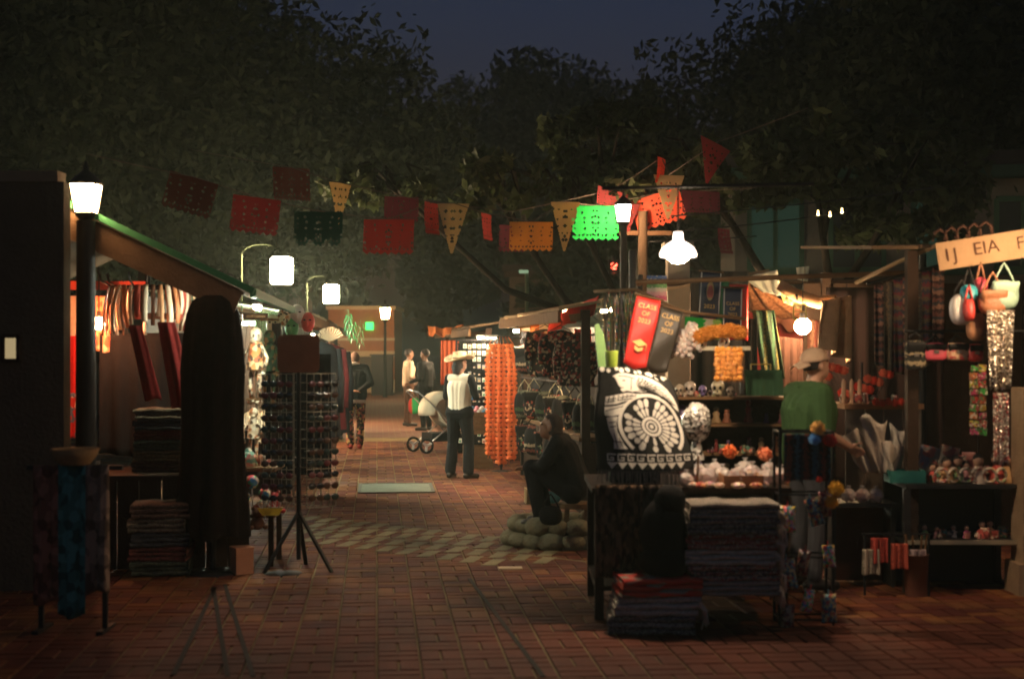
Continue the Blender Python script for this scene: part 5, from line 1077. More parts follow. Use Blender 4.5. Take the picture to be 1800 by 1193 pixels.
cloth('plaid_cloth', 'salmon striped cloth hanging close behind the globe bulb', 'textile', P(1420, 560, 13.6), (.2, 0, -.04), .4, stripes('plaid_salmon', [(.16, .05, .035), (.08, .03, .02), (.2, .11, .07)], 0, 10), 2, .02)
# saucer lamp that lights the cart
LP_ = P(1192, 440, 9.42); t = thing('saucer_lamp', 'bright wide saucer lamp hanging above the blanket cart', 'lamp', LP_)
MB().lathe([(.001, -.085), (.035, -.08), (.065, -.06), (.075, -.035), (.05, .02), (.02, .06)], 20).build('bulb', emis('saucer_bulb', (1.0, .74, .50), 122), t)
MB().lathe([(.112, -.045), (.122, -.04), (.122, -.02), (.105, .015), (.07, .042), (.035, .062), (.03, .12), (.028, .12), (.03, .058), (.065, .038), (.1, .012), (.115, -.022)], 28).build('shade', emis('saucer_shade', (1.0, .74, .55), 1.6), t)
MB().cyl((0, 0, .12), (0, 0, .42), .006).build('cord', IRON, t)
MB().cyl((-.5, .1, .42), (.9, .0, .44), .012).build('support_wire', IRON, t)
# pillar, serape, stoles
t = thing('pillar', 'plain grey square pillar behind the hanging sashes', 'pillar', (PX(1191, 15.6), 15.6, 0))
MB().box((0, 0, 1.42), (.24, .24, 2.84)).build('shaft', mat('pillar_grey', (.3, .26, .2), .85, .2, 5, bump=.3), t); MB().box((0, 0, .1), (.32, .32, .2)).build('base', mat('pillar_grey', (.3, .26, .2)), t); MB().box((0, 0, 2.88), (.32, .32, .1)).build('capital', mat('pillar_grey', (.3, .26, .2)), t)
t = thing('wooden_post', 'tall dark wooden post beside the serape cloth', 'post', (PX(1127, 16.4), 16.4, 0)); MB().cyl((0, 0, 0), (.02, 0, 3.35), .07, .055, 10).build('shaft', mat('post_brown', (.12, .08, .045), .8, .3, 9, bump=.5), t); MB().bar((-.25, 0, 3.1), (.35, 0, 3.1), .05).build('arm', WOOD, t)
cloth('serape', 'serape cloth with pink, white and green stripes beside the grey pillar', 'textile', P(1137, 484, 14.6), (.205, 0, 0), .3, stripes('serape_bright', [(.1, .2, .5), (.75, .7, .62), (.75, .15, .3), (.85, .5, .55), (.8, .75, .65), (.2, .5, .2), (.8, .8, .7)], 2, 3.3), 1, .01)
NAVY = mat('navy_satin', (.012, .018, .06), .45, .3, 10, bump=.1); GOLD = mat('gold_print', (.78, .5, .16), .45, .15, 20, metal=.2, bump=0); REDS = mat('red_satin', (.74, .035, .025), .5, .15, 10, bump=.1); BLKS = mat('black_satin', (.05, .04, .028), .5, .2, 10, bump=.1)
def sash(label, p, w, h, m, words, tilt, cap=True, size=.045, trim=None, zt=.1, emblem=None, rz=0.0, D=None, pointed=True):
    t = thing('graduation_sash', label, 'sash', p, rz, 'graduation sashes'); t.rotation_euler = (R(-4), tilt, rz)
    pts = [(-w / 2, 0, 0), (w / 2, 0, 0), (w / 2, 0, -h + .03), (0, 0, -h) if pointed else (w / 2, 0, -h), (-w / 2, 0, -h + .03) if pointed else (-w / 2, 0, -h)]
    b = MB(); nv = 12
    b.sheet(lambda u, v: ((u - .5) * w * (1 + .04 * math.sin(5 * v)), .012 * math.sin(2 * PI * v + u * 3), -v * h - (.035 * (1 - abs(2 * u - 1)) * v ** 6 if pointed else 0)), 8, nv, .004)
    b.build('satin_band', m, t)
    MB().cyl((-w / 2 - .02, .0, .004), (w / 2 + .02, 0, .004), .008).build('rod', WOOD, t)
    for k, wd in enumerate(words): text(wd, size, GOLD, t, (0, -.0225, -zt - k * size * 1.12), (R(90), 0, 0))
    if cap:
        z = -h * .68; MB().poly([(-.055, -.023, z), (0, -.023, z + .028), (.055, -.023, z), (0, -.023, z - .028)], .002).poly([(-.03, -.0235, z - .022), (0, -.0235, z - .04), (.03, -.0235, z - .022), (.03, -.0235, z - .05), (0, -.0235, z - .066), (-.03, -.0235, z - .05)], .002).tube([(.05, -.024, z), (.052, -.024, z - .05)], .003, 5).build('mortarboard_print', GOLD, t)
    if emblem:
        z = -h * .42; b = MB()
        b.poly([(.055 * math.sin(2 * PI * i / 18) * .6, -.021, z + .085 * math.cos(2 * PI * i / 18)) for i in range(18)], .002).build('halo_print', mat('halo_print', (.45, .3, .12), .5), t)
        MB().poly([(-.022, -.024, z - .06), (-.03, -.024, z - .01), (-.016, -.024, z + .04), (0, -.024, z + .055), (.016, -.024, z + .04), (.03, -.024, z - .01), (.022, -.024, z - .06)], .002).build('robe_print', mat('robe_print', (.5, .1, .08), .5), t)
    if trim:
        for s in (-1, 1): MB().bar((s * w * .47, -.0215, -.01), (s * w * .47, -.0215, -h + .04), .004, .008).build('trim', trim, t)
        MB().bar((-w / 2, -.0215, -h + .03), (w / 2, -.0215, -h + .03), .008, .004).build('trim', trim, t)
    return t
sash('red satin sash printed CLASS OF 2023 with a mortarboard', P(1141, 523, 10.35), .178, .50, REDS, ['CLASS', 'OF', '2023'], R(12.5), size=.048, zt=.07)
sash('black satin sash printed CLASS OF 2023 beside the red sash', P(1182, 543, 10.5), .165, .46, BLKS, ['CLASS', 'OF', '2023'], R(15), cap=False, size=.048, zt=.065)
WTR = mat('white_trim', (.7, .7, .66), .6)
sash('navy stole with haloed figure and gold 2023 in front of a red stole', P(1250, 478, 12.6), .18, .41, NAVY, ['2023'], R(4), cap=False, size=.05, zt=.31, trim=WTR, emblem=True, pointed=False)
sash('navy stole printed CLASS OF 2023 nearest the white tarp panel', P(1288, 506, 12.4), .16, .40, NAVY, ['CLASS', 'OF', '2023'], R(2), cap=False, size=.042, zt=.14, trim=WTR, pointed=False)
for k, (x, y, w, h, m, lab) in enumerate(((1237, 482, .13, .42, REDS, 'plain red stole showing behind the haloed navy stole'), (1276, 500, .2, .5, REDS, 'plain red stole showing behind the navy stole by the tarp'), (1258, 495, .12, .36, mat('green_satin', (.02, .2, .06), .5), 'green stole hanging between the two navy stoles'))): cloth('plain_stole', lab, 'stole', P(x, y, 12.8), (w, 0, 0), h, m, 1, .01, res=(10, 10))
cloth('flag_cloth', 'green, white and red flag cloth below the navy stoles', 'flag', P(1204, 556, 11.6), (.30, 0, -.03), .16, stripes('flag_gwr', [(.02, .36, .05)] * 3 + [(.6, .55, .4), (.3, .5, .1)], 0, 3), 1, .012, res=(16, 8))
MB_rod = thing('display_rod', 'slanted wooden rod carrying necklaces and sashes', 'rod', P(1045, 512, 11.4)); MB().tube([(0, 0, 0), P(1118, 509, 11.0) - P(1045, 512, 11.4), P(1200, 548, 10.55) - P(1045, 512, 11.4), P(1310, 560, 11) - P(1045, 512, 11.4)], .014, 7).build('rod', WOOD, MB_rod)
MB().cyl((.35, .08, 0), (.35, .08, 0), .01)
cloth('backdrop_cloth', 'black cloth added as darkness behind the stoles and the shelf unit', 'textile', P(1213, 476, 13.4), (.56, .1, 0), 1.75, BLACKC, 4, .03)  # added dark sheet in front of the lit boards further back
# bead necklaces
BD = [mat('beads_gold', (.8, .62, .28), .22, .3, 60, metal=.8, bump=.9), mat('beads_silver', (.8, .8, .74), .2, .3, 60, metal=.8, bump=.9), mat('beads_green', (.1, .25, .14), .25, .3, 60, metal=.5, bump=.9), mat('beads_dark', (.06, .05, .04), .25, .3, 60, metal=.6, bump=.9), multi('beads_mixed', SW, 70, .25, .5)]
for i in range(26):
    f = i / 25; p = P(1062 + 68 * f, 515 + random.uniform(-2, 2), 11.25 - .2 * f + random.uniform(-.06, .06)); L_ = random.uniform(.36, .52); s_ = random.uniform(.010, .02)
    pts = [(s_ * math.sin(PI * min(1, k / 6)), 0, -L_ * k / 12) if k <= 12 else (-s_ * math.sin(PI * min(1, (24 - k) / 6)), .004, -L_ * (24 - k) / 12) for k in range(24)]
    tag(MB().tube(pts, .006, 5, closed=True).build('bead_necklace', BD[(i * 3) % 5], None, p, random.uniform(-.5, .5)), 'shiny bead necklace hanging from the slanted rod', 'necklace', 'bead necklaces on the slanted rod')
# green tumbler and paddle
tag(MB().lathe([(.036, 0), (.042, .06), (.046, .13), (.046, .14), (.04, .14), (.036, .02)], 18).build('tumbler', mat('lime_plastic', (.42, .55, .08), .4, .15, 10, trans=.3), None, P(1075, 652, 9.75)), 'lime green plastic tumbler on top of the cart', 'tumbler')
b = MB(); b.poly([(-.03, 0, 0), (.03, 0, 0), (.02, 0, .14), (0, 0, .26), (-.035, 0, .33), (-.06, 0, .32), (-.055, 0, .2)], .02)
tag(b.build('cactus_paddle', mat('cactus_green', (.2, .36, .12), .5, .25, 16), None, P(1060, 652, 9.9), .2), 'tall green cactus-shaped paddle standing beside the tumbler', 'paddle')

# ================================================================ blanket cart
cx0 = PX(1200, 9.75); ct = thing('market_cart', 'wooden cart piled with blankets and sweets below the saucer lamp', 'cart', (cx0, 9.75, 0))
CW = 1.30
MB().box((0, 0, .86), (CW, 1.0, .035)).build('cart_top', DWOOD, ct); MB().box((0, 0, .22), (CW - .05, .95, .03)).build('lower_shelf', DWOOD, ct)
for sx_ in (-1, 1):
    for sy_ in (-1, 1): MB().bar((sx_ * (CW / 2 - .05), sy_ * .45, 0), (sx_ * (CW / 2 - .05), sy_ * .45, .845), .06).build('leg', DWOOD, ct)
MB().box((0, .45, .5), (CW - .1, .02, .6)).build('rear_panel', DWOOD, ct)
# form that carries the figured blanket
form = thing('display_form', 'dark padded display form under the black and white figured blanket', 'display form', (PX(1118, 9.55), 9.55, .88))
BW, BH = .64, .665
def bsurf(u, v):
    """surface of the draped figured blanket, local to the form"""
    v0 = v; v = max(0.0, v); w = BW * (.74 + .26 * v ** .7); x = (u - .5) * w + .045 * v + .012 * math.sin(9 * v)
    zt = .775 - .10 * max(0, u - .35) * (1 - v) * 1.2
    z = zt - .665 * v ** 1.05 if v > .0 else zt
    y = -.13 - .22 * v + .16 * max(0, 1 - v) ** 3 + .35 * (abs(u - .46) * 1.55) ** 2.4 + .012 * math.sin(14 * u + 4 * v) * v + .006 * math.sin(23 * u)
    return V(x, y, z - .8 * min(0, v0))
MB().sheet(bsurf, 40, 40, .01).build('tmp', BLACKC, None)
bo = bpy.data.objects['tmp']; bo.name = 'figured_blanket'; bo.location = form.location; BKW = mat('blanket_black', (.022, .021, .019), .95, .3, 30, bump=.5); bo.data.materials[0] = BKW
tag(bo, 'black blanket woven with a white feathered figure and wheel', 'blanket')
fb = MB(); fb.sheet(lambda u, v: bsurf(u, v) + V(0, .045, -.012), 16, 16, .02); fb.build('form_face', BLACKC, form)
fb = MB(); fb.box((0, .16, .36), (.34, .24, .72)).build('form_core', BLACKC, form)
WV = mat('blanket_white', (.8, .76, .66), .95, .15, 40, bump=.6)
def bnorm(u, v): e = .004; a = bsurf(u + e, v) - bsurf(u - e, v); c = bsurf(u, v + e) - bsurf(u, v - e); n = a.cross(c).normalized(); return n if n.y < 0 else -n
def weave(name, shapes, off=.0072, step=.012, mi_mat=None):
    """flat woven figures given as closed 2-D outlines in blanket units (u 0..1, v 0..1), laid on the cloth as a thin raised weave"""
    b = MB()
    for pts in shapes:
        bm = bmesh.new(); vs = [bm.verts.new((p[0], p[1], 0)) for p in pts]
        try: bm.faces.new(vs)
        except ValueError: bm.free(); continue
        bmesh.ops.triangulate(bm, faces=bm.faces[:]); bmesh.ops.subdivide_edges(bm, edges=[e for e in bm.edges if e.calc_length() > .05], cuts=3, use_grid_fill=True)
        bmesh.ops.triangulate(bm, faces=bm.faces[:])
        bm.verts.index_update(); b.add([bsurf(v.co.x, v.co.y) + bnorm(v.co.x, v.co.y) * off for v in bm.verts], [tuple(v.index for v in f.verts) for f in bm.faces], 0); bm.free()
    return b.build(name, mi_mat or WV, bo)
AR = BW / BH
def circ(cx, cy, r, n=24, a0=0, a1=2 * PI): return [(cx + r * math.cos(a0 + (a1 - a0) * i / n), cy + r * AR * .92 * math.sin(a0 + (a1 - a0) * i / n)) for i in range(n)]
def ringp(cx, cy, r0, r1, a0, a1, n=20):
    o = [(cx + r1 * math.cos(a0 + (a1 - a0) * i / n), cy + r1 * AR * .92 * math.sin(a0 + (a1 - a0) * i / n)) for i in range(n + 1)]; return o + [(cx + r0 * math.cos(a0 + (a1 - a0) * i / n), cy + r0 * AR * .92 * math.sin(a0 + (a1 - a0) * i / n)) for i in range(n, -1, -1)]
def petal(cx, cy, a, r0, r1, w0, w1):
    d = (math.cos(a), math.sin(a)); s = (-d[1], d[0]); q = [(r0, -w0), (r1 * .9, -w1), (r1, -w1 * .4), (r1, w1 * .4), (r1 * .9, w1), (r0, w0)]
    return [(cx + d[0] * r + s[0] * w, cy + (d[1] * r + s[1] * w) * AR * .92) for r, w in q]
WC = (.61, .575); sh = []
RW = .33
sh += [ringp(*WC, RW, RW + .04, R(150), R(255)), ringp(*WC, RW, RW + .04, R(255), R(360)), ringp(*WC, RW, RW + .04, R(0), R(46)), ringp(*WC, RW, RW + .04, R(134), R(150))]
for k in range(24):
    a = 2 * PI * k / 24 + .05; dg = math.degrees(a)
    if 66 < dg < 84 or 262 < dg < 280 or 100 < dg < 112 or 200 < dg < 214: continue
    long = 1.0 if k % 3 else .9
    sh.append(petal(*WC, a, .12, .21, .009, .021)); sh.append(petal(*WC, a + .03, .217, .312 * long, .02, .031))
sh += [ringp(*WC, .078, .11, 0, PI), ringp(*WC, .078, .11, PI, 2 * PI), ringp(*WC, .042, .064, 0, PI), ringp(*WC, .042, .064, PI, 2 * PI), circ(*WC, .024)]
weave('woven_wheel', sh)
fig = [[(.17, .10), (.24, .075), (.34, .07), (.45, .075), (.45, .24), (.40, .255), (.33, .25), (.29, .262), (.255, .245), (.262, .215), (.235, .20), (.255, .175), (.25, .145), (.20, .125)],          # face in profile under a brow plate
       [(.45, .07), (.56, .06), (.68, .075), (.78, .11), (.86, .17), (.92, .24), (.97, .33), (.985, .40), (.93, .37), (.88, .32), (.80, .265), (.70, .225), (.58, .225), (.50, .25), (.45, .245)],   # feather crest
       [(.10, .315), (.22, .29), (.34, .27), (.50, .265), (.44, .31), (.34, .345), (.22, .38), (.10, .395)],                                                                                  # arm bands
       [(.10, .41), (.22, .40), (.33, .37), (.30, .43), (.26, .48), (.18, .50), (.11, .49)],
       [(.13, .51), (.245, .50), (.225, .56), (.225, .64), (.245, .70), (.27, .76), (.30, .80), (.16, .80), (.175, .72), (.145, .62)]]
weave('woven_figure', fig)
ln = []
def stroke(p, q, w=.0042): d = Vector((q[0] - p[0], q[1] - p[1])); n_ = Vector((-d.y, d.x)).normalized() * w; ln.append([(p[0] + n_.x, p[1] + n_.y), (q[0] + n_.x, q[1] + n_.y), (q[0] - n_.x, q[1] - n_.y), (p[0] - n_.x, p[1] - n_.y)])
for k in range(12): f_ = k / 11; stroke((.47 + .10 * f_, .20 + .02 * f_), (.50 + .44 * f_ ** .9, .085 + .25 * f_ ** 1.5))
for k in range(7): stroke((.14 + .05 * k, .305 - .005 * k), (.135 + .05 * k, .375 - .013 * k))
stroke((.12, .34), (.42, .295)); stroke((.12, .45), (.30, .40)); stroke((.11, .365), (.40, .325)); stroke((.28, .15), (.32, .148), .006); stroke((.25, .225), (.29, .222)); stroke((.24, .10), (.44, .115)); stroke((.40, .12), (.38, .24)); stroke((.15, .56), (.22, .55)); stroke((.16, .60), (.22, .59)); stroke((.19, .66), (.2, .79)); stroke((.23, .70), (.25, .79)); stroke((.17, .73), (.26, .74))
for k in range(5): stroke((.46 + .03 * k, .24 - .03 * k), (.55 + .07 * k, .23 - .012 * k), .003)
ln += [ringp(.53, .165, .035, .044, 0, PI), ringp(.53, .165, .035, .044, PI, 2 * PI), ringp(.53, .165, .065, .073, 0, PI), ringp(.53, .165, .065, .073, PI, 2 * PI)]
weave('woven_outline', ln, .0092, mi_mat=BKW)['kind'] = 'stuff'
key = []
for k in range(9):
    x = .09 + .1 * k; y = .845; h = .066; w = .085; t_ = .011
    key += [[(x, y), (x + w, y), (x + w, y + t_ * 1.1), (x, y + t_ * 1.1)], [(x, y + t_ * 1.2), (x + t_, y + t_ * 1.2), (x + t_, y + h), (x, y + h)], [(x + t_ * 1.1, y + h - t_ * 1.1), (x + w - .02, y + h - t_ * 1.1), (x + w - .02, y + h), (x + t_ * 1.1, y + h)], [(x + w - .032, y + .03), (x + w - .02, y + .03), (x + w - .02, y + h - t_ * 1.2), (x + w - .032, y + h - t_ * 1.2)], [(x + .03, y + .03), (x + w - .034, y + .03), (x + w - .034, y + .042), (x + .03, y + .042)]]
weave('woven_key_border', key)
spots = []
for k in range(12): spots.append(circ(.06 + .08 * k + random.uniform(-.02, .02), .018 + random.uniform(0, .025), random.uniform(.018, .04), 10))
weave('woven_spots', spots)['kind'] = 'stuff'
wave_ = [[(.09 + .1 * k, .925), (.19 + .1 * k, .925), (.14 + .1 * k, .985)] for k in range(8)]; weave('woven_zigzag', wave_)
f = MB()
for i in range(60): u = .01 + .98 * i / 59; p = bsurf(u, 1.0) + V(0, -.004, .005); f.bar(p, p + V(random.uniform(-.012, .012), -.005, -random.uniform(.06, .11)), .006)
f.build('fringe', mat('fringe_grey', (.2, .18, .15), .95), bo)
# dark lace cloth hanging on the cart front under the figured blanket
for k, (x, w, c, lab) in enumerate(((1046, .30, (.085, .05, .03), 'brown lace cloth hanging at the cart corner under the figured blanket'), (1122, .27, (.06, .042, .032), 'dark knotted cloth hanging on the cart front under the fringe'))):
    cloth('hanging_cloth', lab, 'textile', P(x, 852, 9.12), (w, 0, 0), .60, multi('lace_%d' % k, [c, [q * .4 for q in c], [q * 1.7 for q in c]], 40, .95, 0, bump=.6, stretch=(1, 1, .5)), 4, .02)
b = MB(); b.ball((0, 0, .46), (.10, .09, .1), 14, 10, noise=.05).ball((-.04, .02, .26), (.15, .12, .22), 16, 10, noise=.05).ball((-.03, .02, .08), (.17, .14, .12), 14, 10, noise=.04)
bm_ = b.mesh('plush', BLACKC); tag(obj('plush_toy', bm_, None, (PX(1178, 8.95), 8.95, .37)), 'big black plush bundle leaning on the striped blanket stack', 'plush toy')
# blankets stacked at the right half and on the ground
BK = [stripes('bk_%d' % k, c, 2, f_, .95, .05, False) for k, (c, f_) in enumerate((([(.34, .31, .26), (.07, .065, .06), (.42, .38, .32), (.1, .09, .08), (.3, .27, .22)], 15), ([(.05, .045, .045), (.3, .06, .05), (.36, .32, .26), (.06, .05, .05)], 13), ([(.46, .42, .36), (.2, .18, .15), (.4, .36, .3)], 17), ([(.28, .05, .04), (.1, .05, .04), (.36, .3, .24), (.2, .04, .035)], 12), ([(.1, .09, .085), (.3, .27, .23), (.07, .065, .06)], 14), ([(.38, .33, .26), (.08, .075, .07), (.24, .2, .16)], 16)))]
zz = .24; FRG = mat('fringe_cream', (.6, .53, .42), .95, .2, 30)
names = ('grey and white checked', 'black and red striped', 'pale grey striped', 'red striped', 'charcoal checked', 'cream and black striped')
for k in range(6): folded('folded_blanket', names[k] + ' blanket folded in the stack inside the cart', (PX(1278, 9.12), 9.12, zz), .56, .5, .095, BK[k], random.uniform(-.04, .04), 'folded blankets in the cart', FRG); zz += .0965
zz = .012
for k, (m, nm) in enumerate(((BK[4], 'dark checked'), (BK[2], 'pale striped'), (multi('zigzag_red', [(.42, .06, .04), (.5, .08, .05), (.4, .05, .04), (.22, .2, .16)], 9, .95, 0, bump=.3, stretch=(1, 1, 4)), 'red and grey'))): folded('folded_blanket', nm + ' blanket folded in the floor pile before the cart', (PX(1145, 8.98) + .02 * k, 8.98, zz), .54 - .02 * k, .36, .115, m, .08 * k - .05, 'folded blankets in the floor pile', FRG if k == 1 else None); zz += .117
# carton of small goods, wrapped sweets
t = thing('carton', 'shallow open cardboard carton of sweets on the cart edge', 'carton', (PX(1302, 9.35), 9.35, .879))
CB = mat('cardboard', (.34, .17, .085), .85, .2, 12)
for (c_, d_) in (((0, -.11, .04), (.26, .008, .08)), ((0, .11, .04), (.26, .008, .08)), ((-.126, 0, .04), (.008, .212, .08)), ((.126, 0, .04), (.008, .212, .08))): MB().box(c_, d_).build('side', CB, t)
MB().box((0, 0, .005), (.24, .2, .008)).build('base', CB, t)
CEL = cello('cellophane', (.9, .85, .8)); SWEETS = [multi('sweets_pale', [(.8, .66, .5), (.75, .35, .2), (.85, .8, .7), (.55, .25, .15)], 55, .3, .5), multi('sweets_red', [(.65, .1, .06), (.8, .35, .1), (.75, .6, .4), (.4, .06, .05)], 55, .3, .5), multi('sweets_pink', [(.8, .5, .5), (.85, .75, .68), (.6, .2, .3), (.8, .6, .3)], 55, .3, .5)]
def sweet_bag(label, p, r, k, group):
    t = thing('sweet_bag', label, 'sweet bag', p, random.random() * 3, group)
    b = MB()
    for i in range(14): z = 1 - 2 * (i + .5) / 14; a = i * 2.4; q = math.sqrt(1 - z * z) * r * .62; b.ball((q * math.cos(a), q * math.sin(a), r * .9 + z * r * .6), r * .30, 8, 6)
    b.build('sweets', SWEETS[k], t)
    MB().ball((0, 0, r * .92), (r, r, r * .98), 16, 12, noise=.05).lathe([(r * .2, r * 1.8), (r * .12, r * 1.95), (r * .35, r * 2.25)], 10).build('cellophane_wrap', CEL, t); return t
for k, (x, y, D, r) in enumerate(((1206, 850, 9.3, .05), (1215, 848, 9.5, .06), (1243, 850, 9.35, .065), (1270, 846, 9.5, .06), (1296, 850, 9.3, .066), (1322, 844, 9.5, .068), (1348, 846, 9.35, .06), (1372, 842, 9.5, .058), (1256, 836, 9.9, .06), (1310, 834, 9.9, .065), (1352, 832, 9.9, .06), (1228, 836, 9.9, .055))):
    sweet_bag('clear bag of wrapped sweets standing on the cart top', (PX(x, D), D, .879), r, k % 3, 'sweet bags on the cart')
for k, (x, y, m, lab) in enumerate(((1283, 792, MAR, 'loose orange marigold pompom on the sweets'), (1345, 797, mat('pom_salmon', (.8, .28, .14), .8), 'salmon pompom on the sweets'))): tag(obj('flower_pompom', pompom_mesh(m, .055), None, (PX(x, 9.7), 9.7, PZ(y, 9.7) - .005)), lab, 'pompom')
for k in range(9): tag(MB().ball((0, 0, 0), (.05, .035, .02), 10, 6, noise=.08).build('candy_packet', SWEETS[k % 3], None, (PX(1215 + 16 * k, 9.28), 9.28 - .05 * (k % 2), .897), random.random() * 3), 'small glossy candy packet at the cart front edge', 'candy packet', 'candy packets on the cart edge')
tag(MB().cyl((0, 0, 0), (.01, 0, .2), .008).build('wooden_stick', WOOD, None, (PX(1225, 9.3), 9.3, .88)), 'thin wooden stick upright among the sweets', 'stick')
# silver balloon-like wrapped head and shelf of skulls behind the cart
tag(MB().ball((0, 0, 0), (.105, .09, .14), 20, 14, noise=.035).cyl((0, 0, -.13), (0, .0, -.26), .03, .06, 10).build('foil_figure', multi('foil_print', [(.75, .72, .64), (.08, .07, .06), (.7, .68, .6), (.35, .32, .28)], 52, .25, .4, .3), None, P(1224, 742, 9.95)), 'crinkled silver and black foil figure on the cart', 'figure')
sh_ = thing('shelf_unit', 'dark shelf unit of small figurines behind the cart', 'shelf', (PX(1285, 10.9), 10.9, 0))
for z in (.5, .75, .98, 1.2, 1.405): MB().box((0, 0, z), (.92, .26, .02)).build('shelf_board', mat('shelf_brown', (.2, .11, .05), .7), sh_)
for x_ in (-.45, .45): MB().box((x_, 0, .71), (.025, .28, 1.42)).build('side', DWOOD, sh_)
MB().box((0, .13, .71), (.9, .012, 1.4)).build('back', DWOOD, sh_)
sk_ = MB(); sk_.ball((0, 0, .075), (.05, .058, .055), 14, 10).ball((0, -.025, .03), (.034, .034, .032), 10, 8)
for s in (-1, 1): sk_.ball((s * .02, -.05, .068), (.014, .01, .015), 8, 6, mi=1)
sk_.ball((0, -.056, .042), (.007, .006, .01), 6, 5, mi=1).box((0, -.056, .015), (.035, .006, .005), mi=1)
for k, (x, c, nm) in enumerate(((1195, (.4, .32, .22), 'bone'), (1213, (.5, .42, .33), 'cream'), (1235, (.14, .1, .25), 'purple'), (1262, (.5, .44, .27), 'ivory'), (1284, (.2, .15, .1), 'brown'))): tag(sk_.build('sugar_skull', [mat('skull_' + nm, c, .35, .25, 14, coat=.3), BLACKC], None, (PX(x, 10.83), 10.83, 1.416), random.uniform(-.6, .6)), nm + ' sugar skull on the top shelf behind the cart', 'skull').scale = ((.72, .9, .66, 1.0, .6)[k],) * 3
fgm = [(.22, .03, .025), (.34, .22, .1), (.09, .05, .12), (.25, .09, .04), (.13, .03, .04)]
for r_, z in enumerate((.76, .99, 1.21)):
    for i in range(7):
        c = fgm[(i * 2 + r_) % 5]; o = MB().lathe([(.03, 0), (.034, .01), (.018, .05), (.024, .075), (.012, .095)], 10).ball((0, 0, .11), .02, 8, 6).build('figurine', mat('fig_%d' % ((i * 2 + r_) % 5), c, .5, .3, 30), None, (PX(1285, 10.86) - .37 + .123 * i, 10.86, z + .002), random.random() * 6); q = random.uniform(.6, 1.25); o.scale = (q * random.uniform(.8, 1.5), q, q * random.uniform(.8, 1.2)); o.location.x += random.uniform(-.03, .03); o.location.y += random.uniform(-.04, .06)
        tag(o, 'small painted figurine standing on the dark shelf unit', 'figurine', 'figurines on the shelf unit')
# shelf above with shell bunches, orange boa, orange bag
tb = thing('top_shelf', 'narrow shelf with white edge above the sugar skulls', 'shelf', (PX(1228, 10.9), 10.9, PZ(612, 10.9)))
MB().box((0, 0, 0), (.75, .28, .03)).build('shelf_board', mat('shelf_white', (.62, .58, .42), .6), tb)
for x_ in (-.35, .35): MB().bar((x_, .12, -.35), (x_, .12, 0), .025).build('bracket', IRON, tb)
SHL = multi('shell_white', [(.8, .7, .6), (.78, .6, .5), (.85, .8, .74), (.7, .55, .5)], 40, .3, .4)
for k, (x, y, lean) in enumerate(((1160, 612, -.1), (1182, 612, .05), (1210, 610, .15), (1196, 622, 0))):
    b = MB()
    for i in range(60): f_ = i / 60; a = i * 2.4; r = .085 * (1 - f_ * .75); b.ball((r * math.cos(a) + lean * f_ * .2, r * math.sin(a) * .7, -.02 + .2 * f_), .020, 7, 5)
    tag(b.build('shell_cone', SHL, None, P(x, y, 10.72)), ('left-hand', 'taller', 'leaning', 'lower') [k].replace('left-hand', 'small') + ' cone of white shells on the top shelf', 'shell cone')
b = MB(); BOA = mat('boa_orange', (.95, .38, .07), .9, .2, 20, trans=.15)
pts = [P(1228 + 9 * i, 592 - 10 * math.sin(i * .35) - (4 if i > 5 else 0), 10.7) for i in range(9)]; tb2 = thing('feather_boa', 'fluffy orange feather boa lying along the top shelf', 'boa', pts[0])
for i, p in enumerate(pts):
    o = obj('tuft', pompom_mesh(BOA, .07), tb2, p - pts[0], random.random() * 6); o.scale = (1, 1, .85)
ob = thing('mesh_bag', 'clear bag packed with orange flowers hanging beside the skulls', 'bag', P(1281, 612, 10.3))
for i in range(7):
    for q in range(5): MB().ball((-.078 + .039 * q + random.uniform(-.006, .006), random.uniform(-.012, .012), -.215 + .034 * i), (.026, .032, .024), 8, 6, noise=.08).build('orange_petal_clump', BOA, ob)
MB().sheet(lambda u, v: ((u - .5) * .225 * (1 - .05 * math.sin(PI * v)), -.052 * (math.sin(PI * u) * math.sin(PI * v)) ** .4 + .004 * math.sin(30 * u + 17 * v), -.25 * v), 16, 16, .001).build('clear_wrap', cello('thin_cellophane', (.9, .45, .2), .1, .07), ob)
MB().sheet(lambda u, v: ((u - .5) * .225, .05 * (math.sin(PI * u) * math.sin(PI * v)) ** .4, -.25 * v), 10, 10, .001).build('clear_wrap', MC['thin_cellophane'], ob)
# yellow wire frames of the cassette-like racks
for k, (x, y, w, h) in enumerate(((1395, 535, .1, .12), (1390, 640, .16, .14))):
    t = thing('wire_frame', ('small' if k == 0 else 'larger') + ' yellow wire frame hanging at the sash stall pole', 'frame', P(x - 70 * k, y, 11.6)); MB().bar((0, 0, 0), (w, 0, 0), .01).bar((0, 0, -h), (w, 0, -h), .01).bar((0, 0, -h / 2), (w, 0, -h / 2), .008).bar((0, 0, 0), (0, 0, -h), .01).bar((w, 0, 0), (w, 0, -h), .01).build('wires', mat('yellow_wire', (.6, .5, .12), .5), t)
cloth('green_cover', 'dark green cloth covering a box beside the green polo shirt', 'cover', P(1308, 650, 11.3), (.30, 0, 0), .5, mat('cover_green', (.04, .1, .05), .9), 2, .02, lean=(.05, -.25, -1))

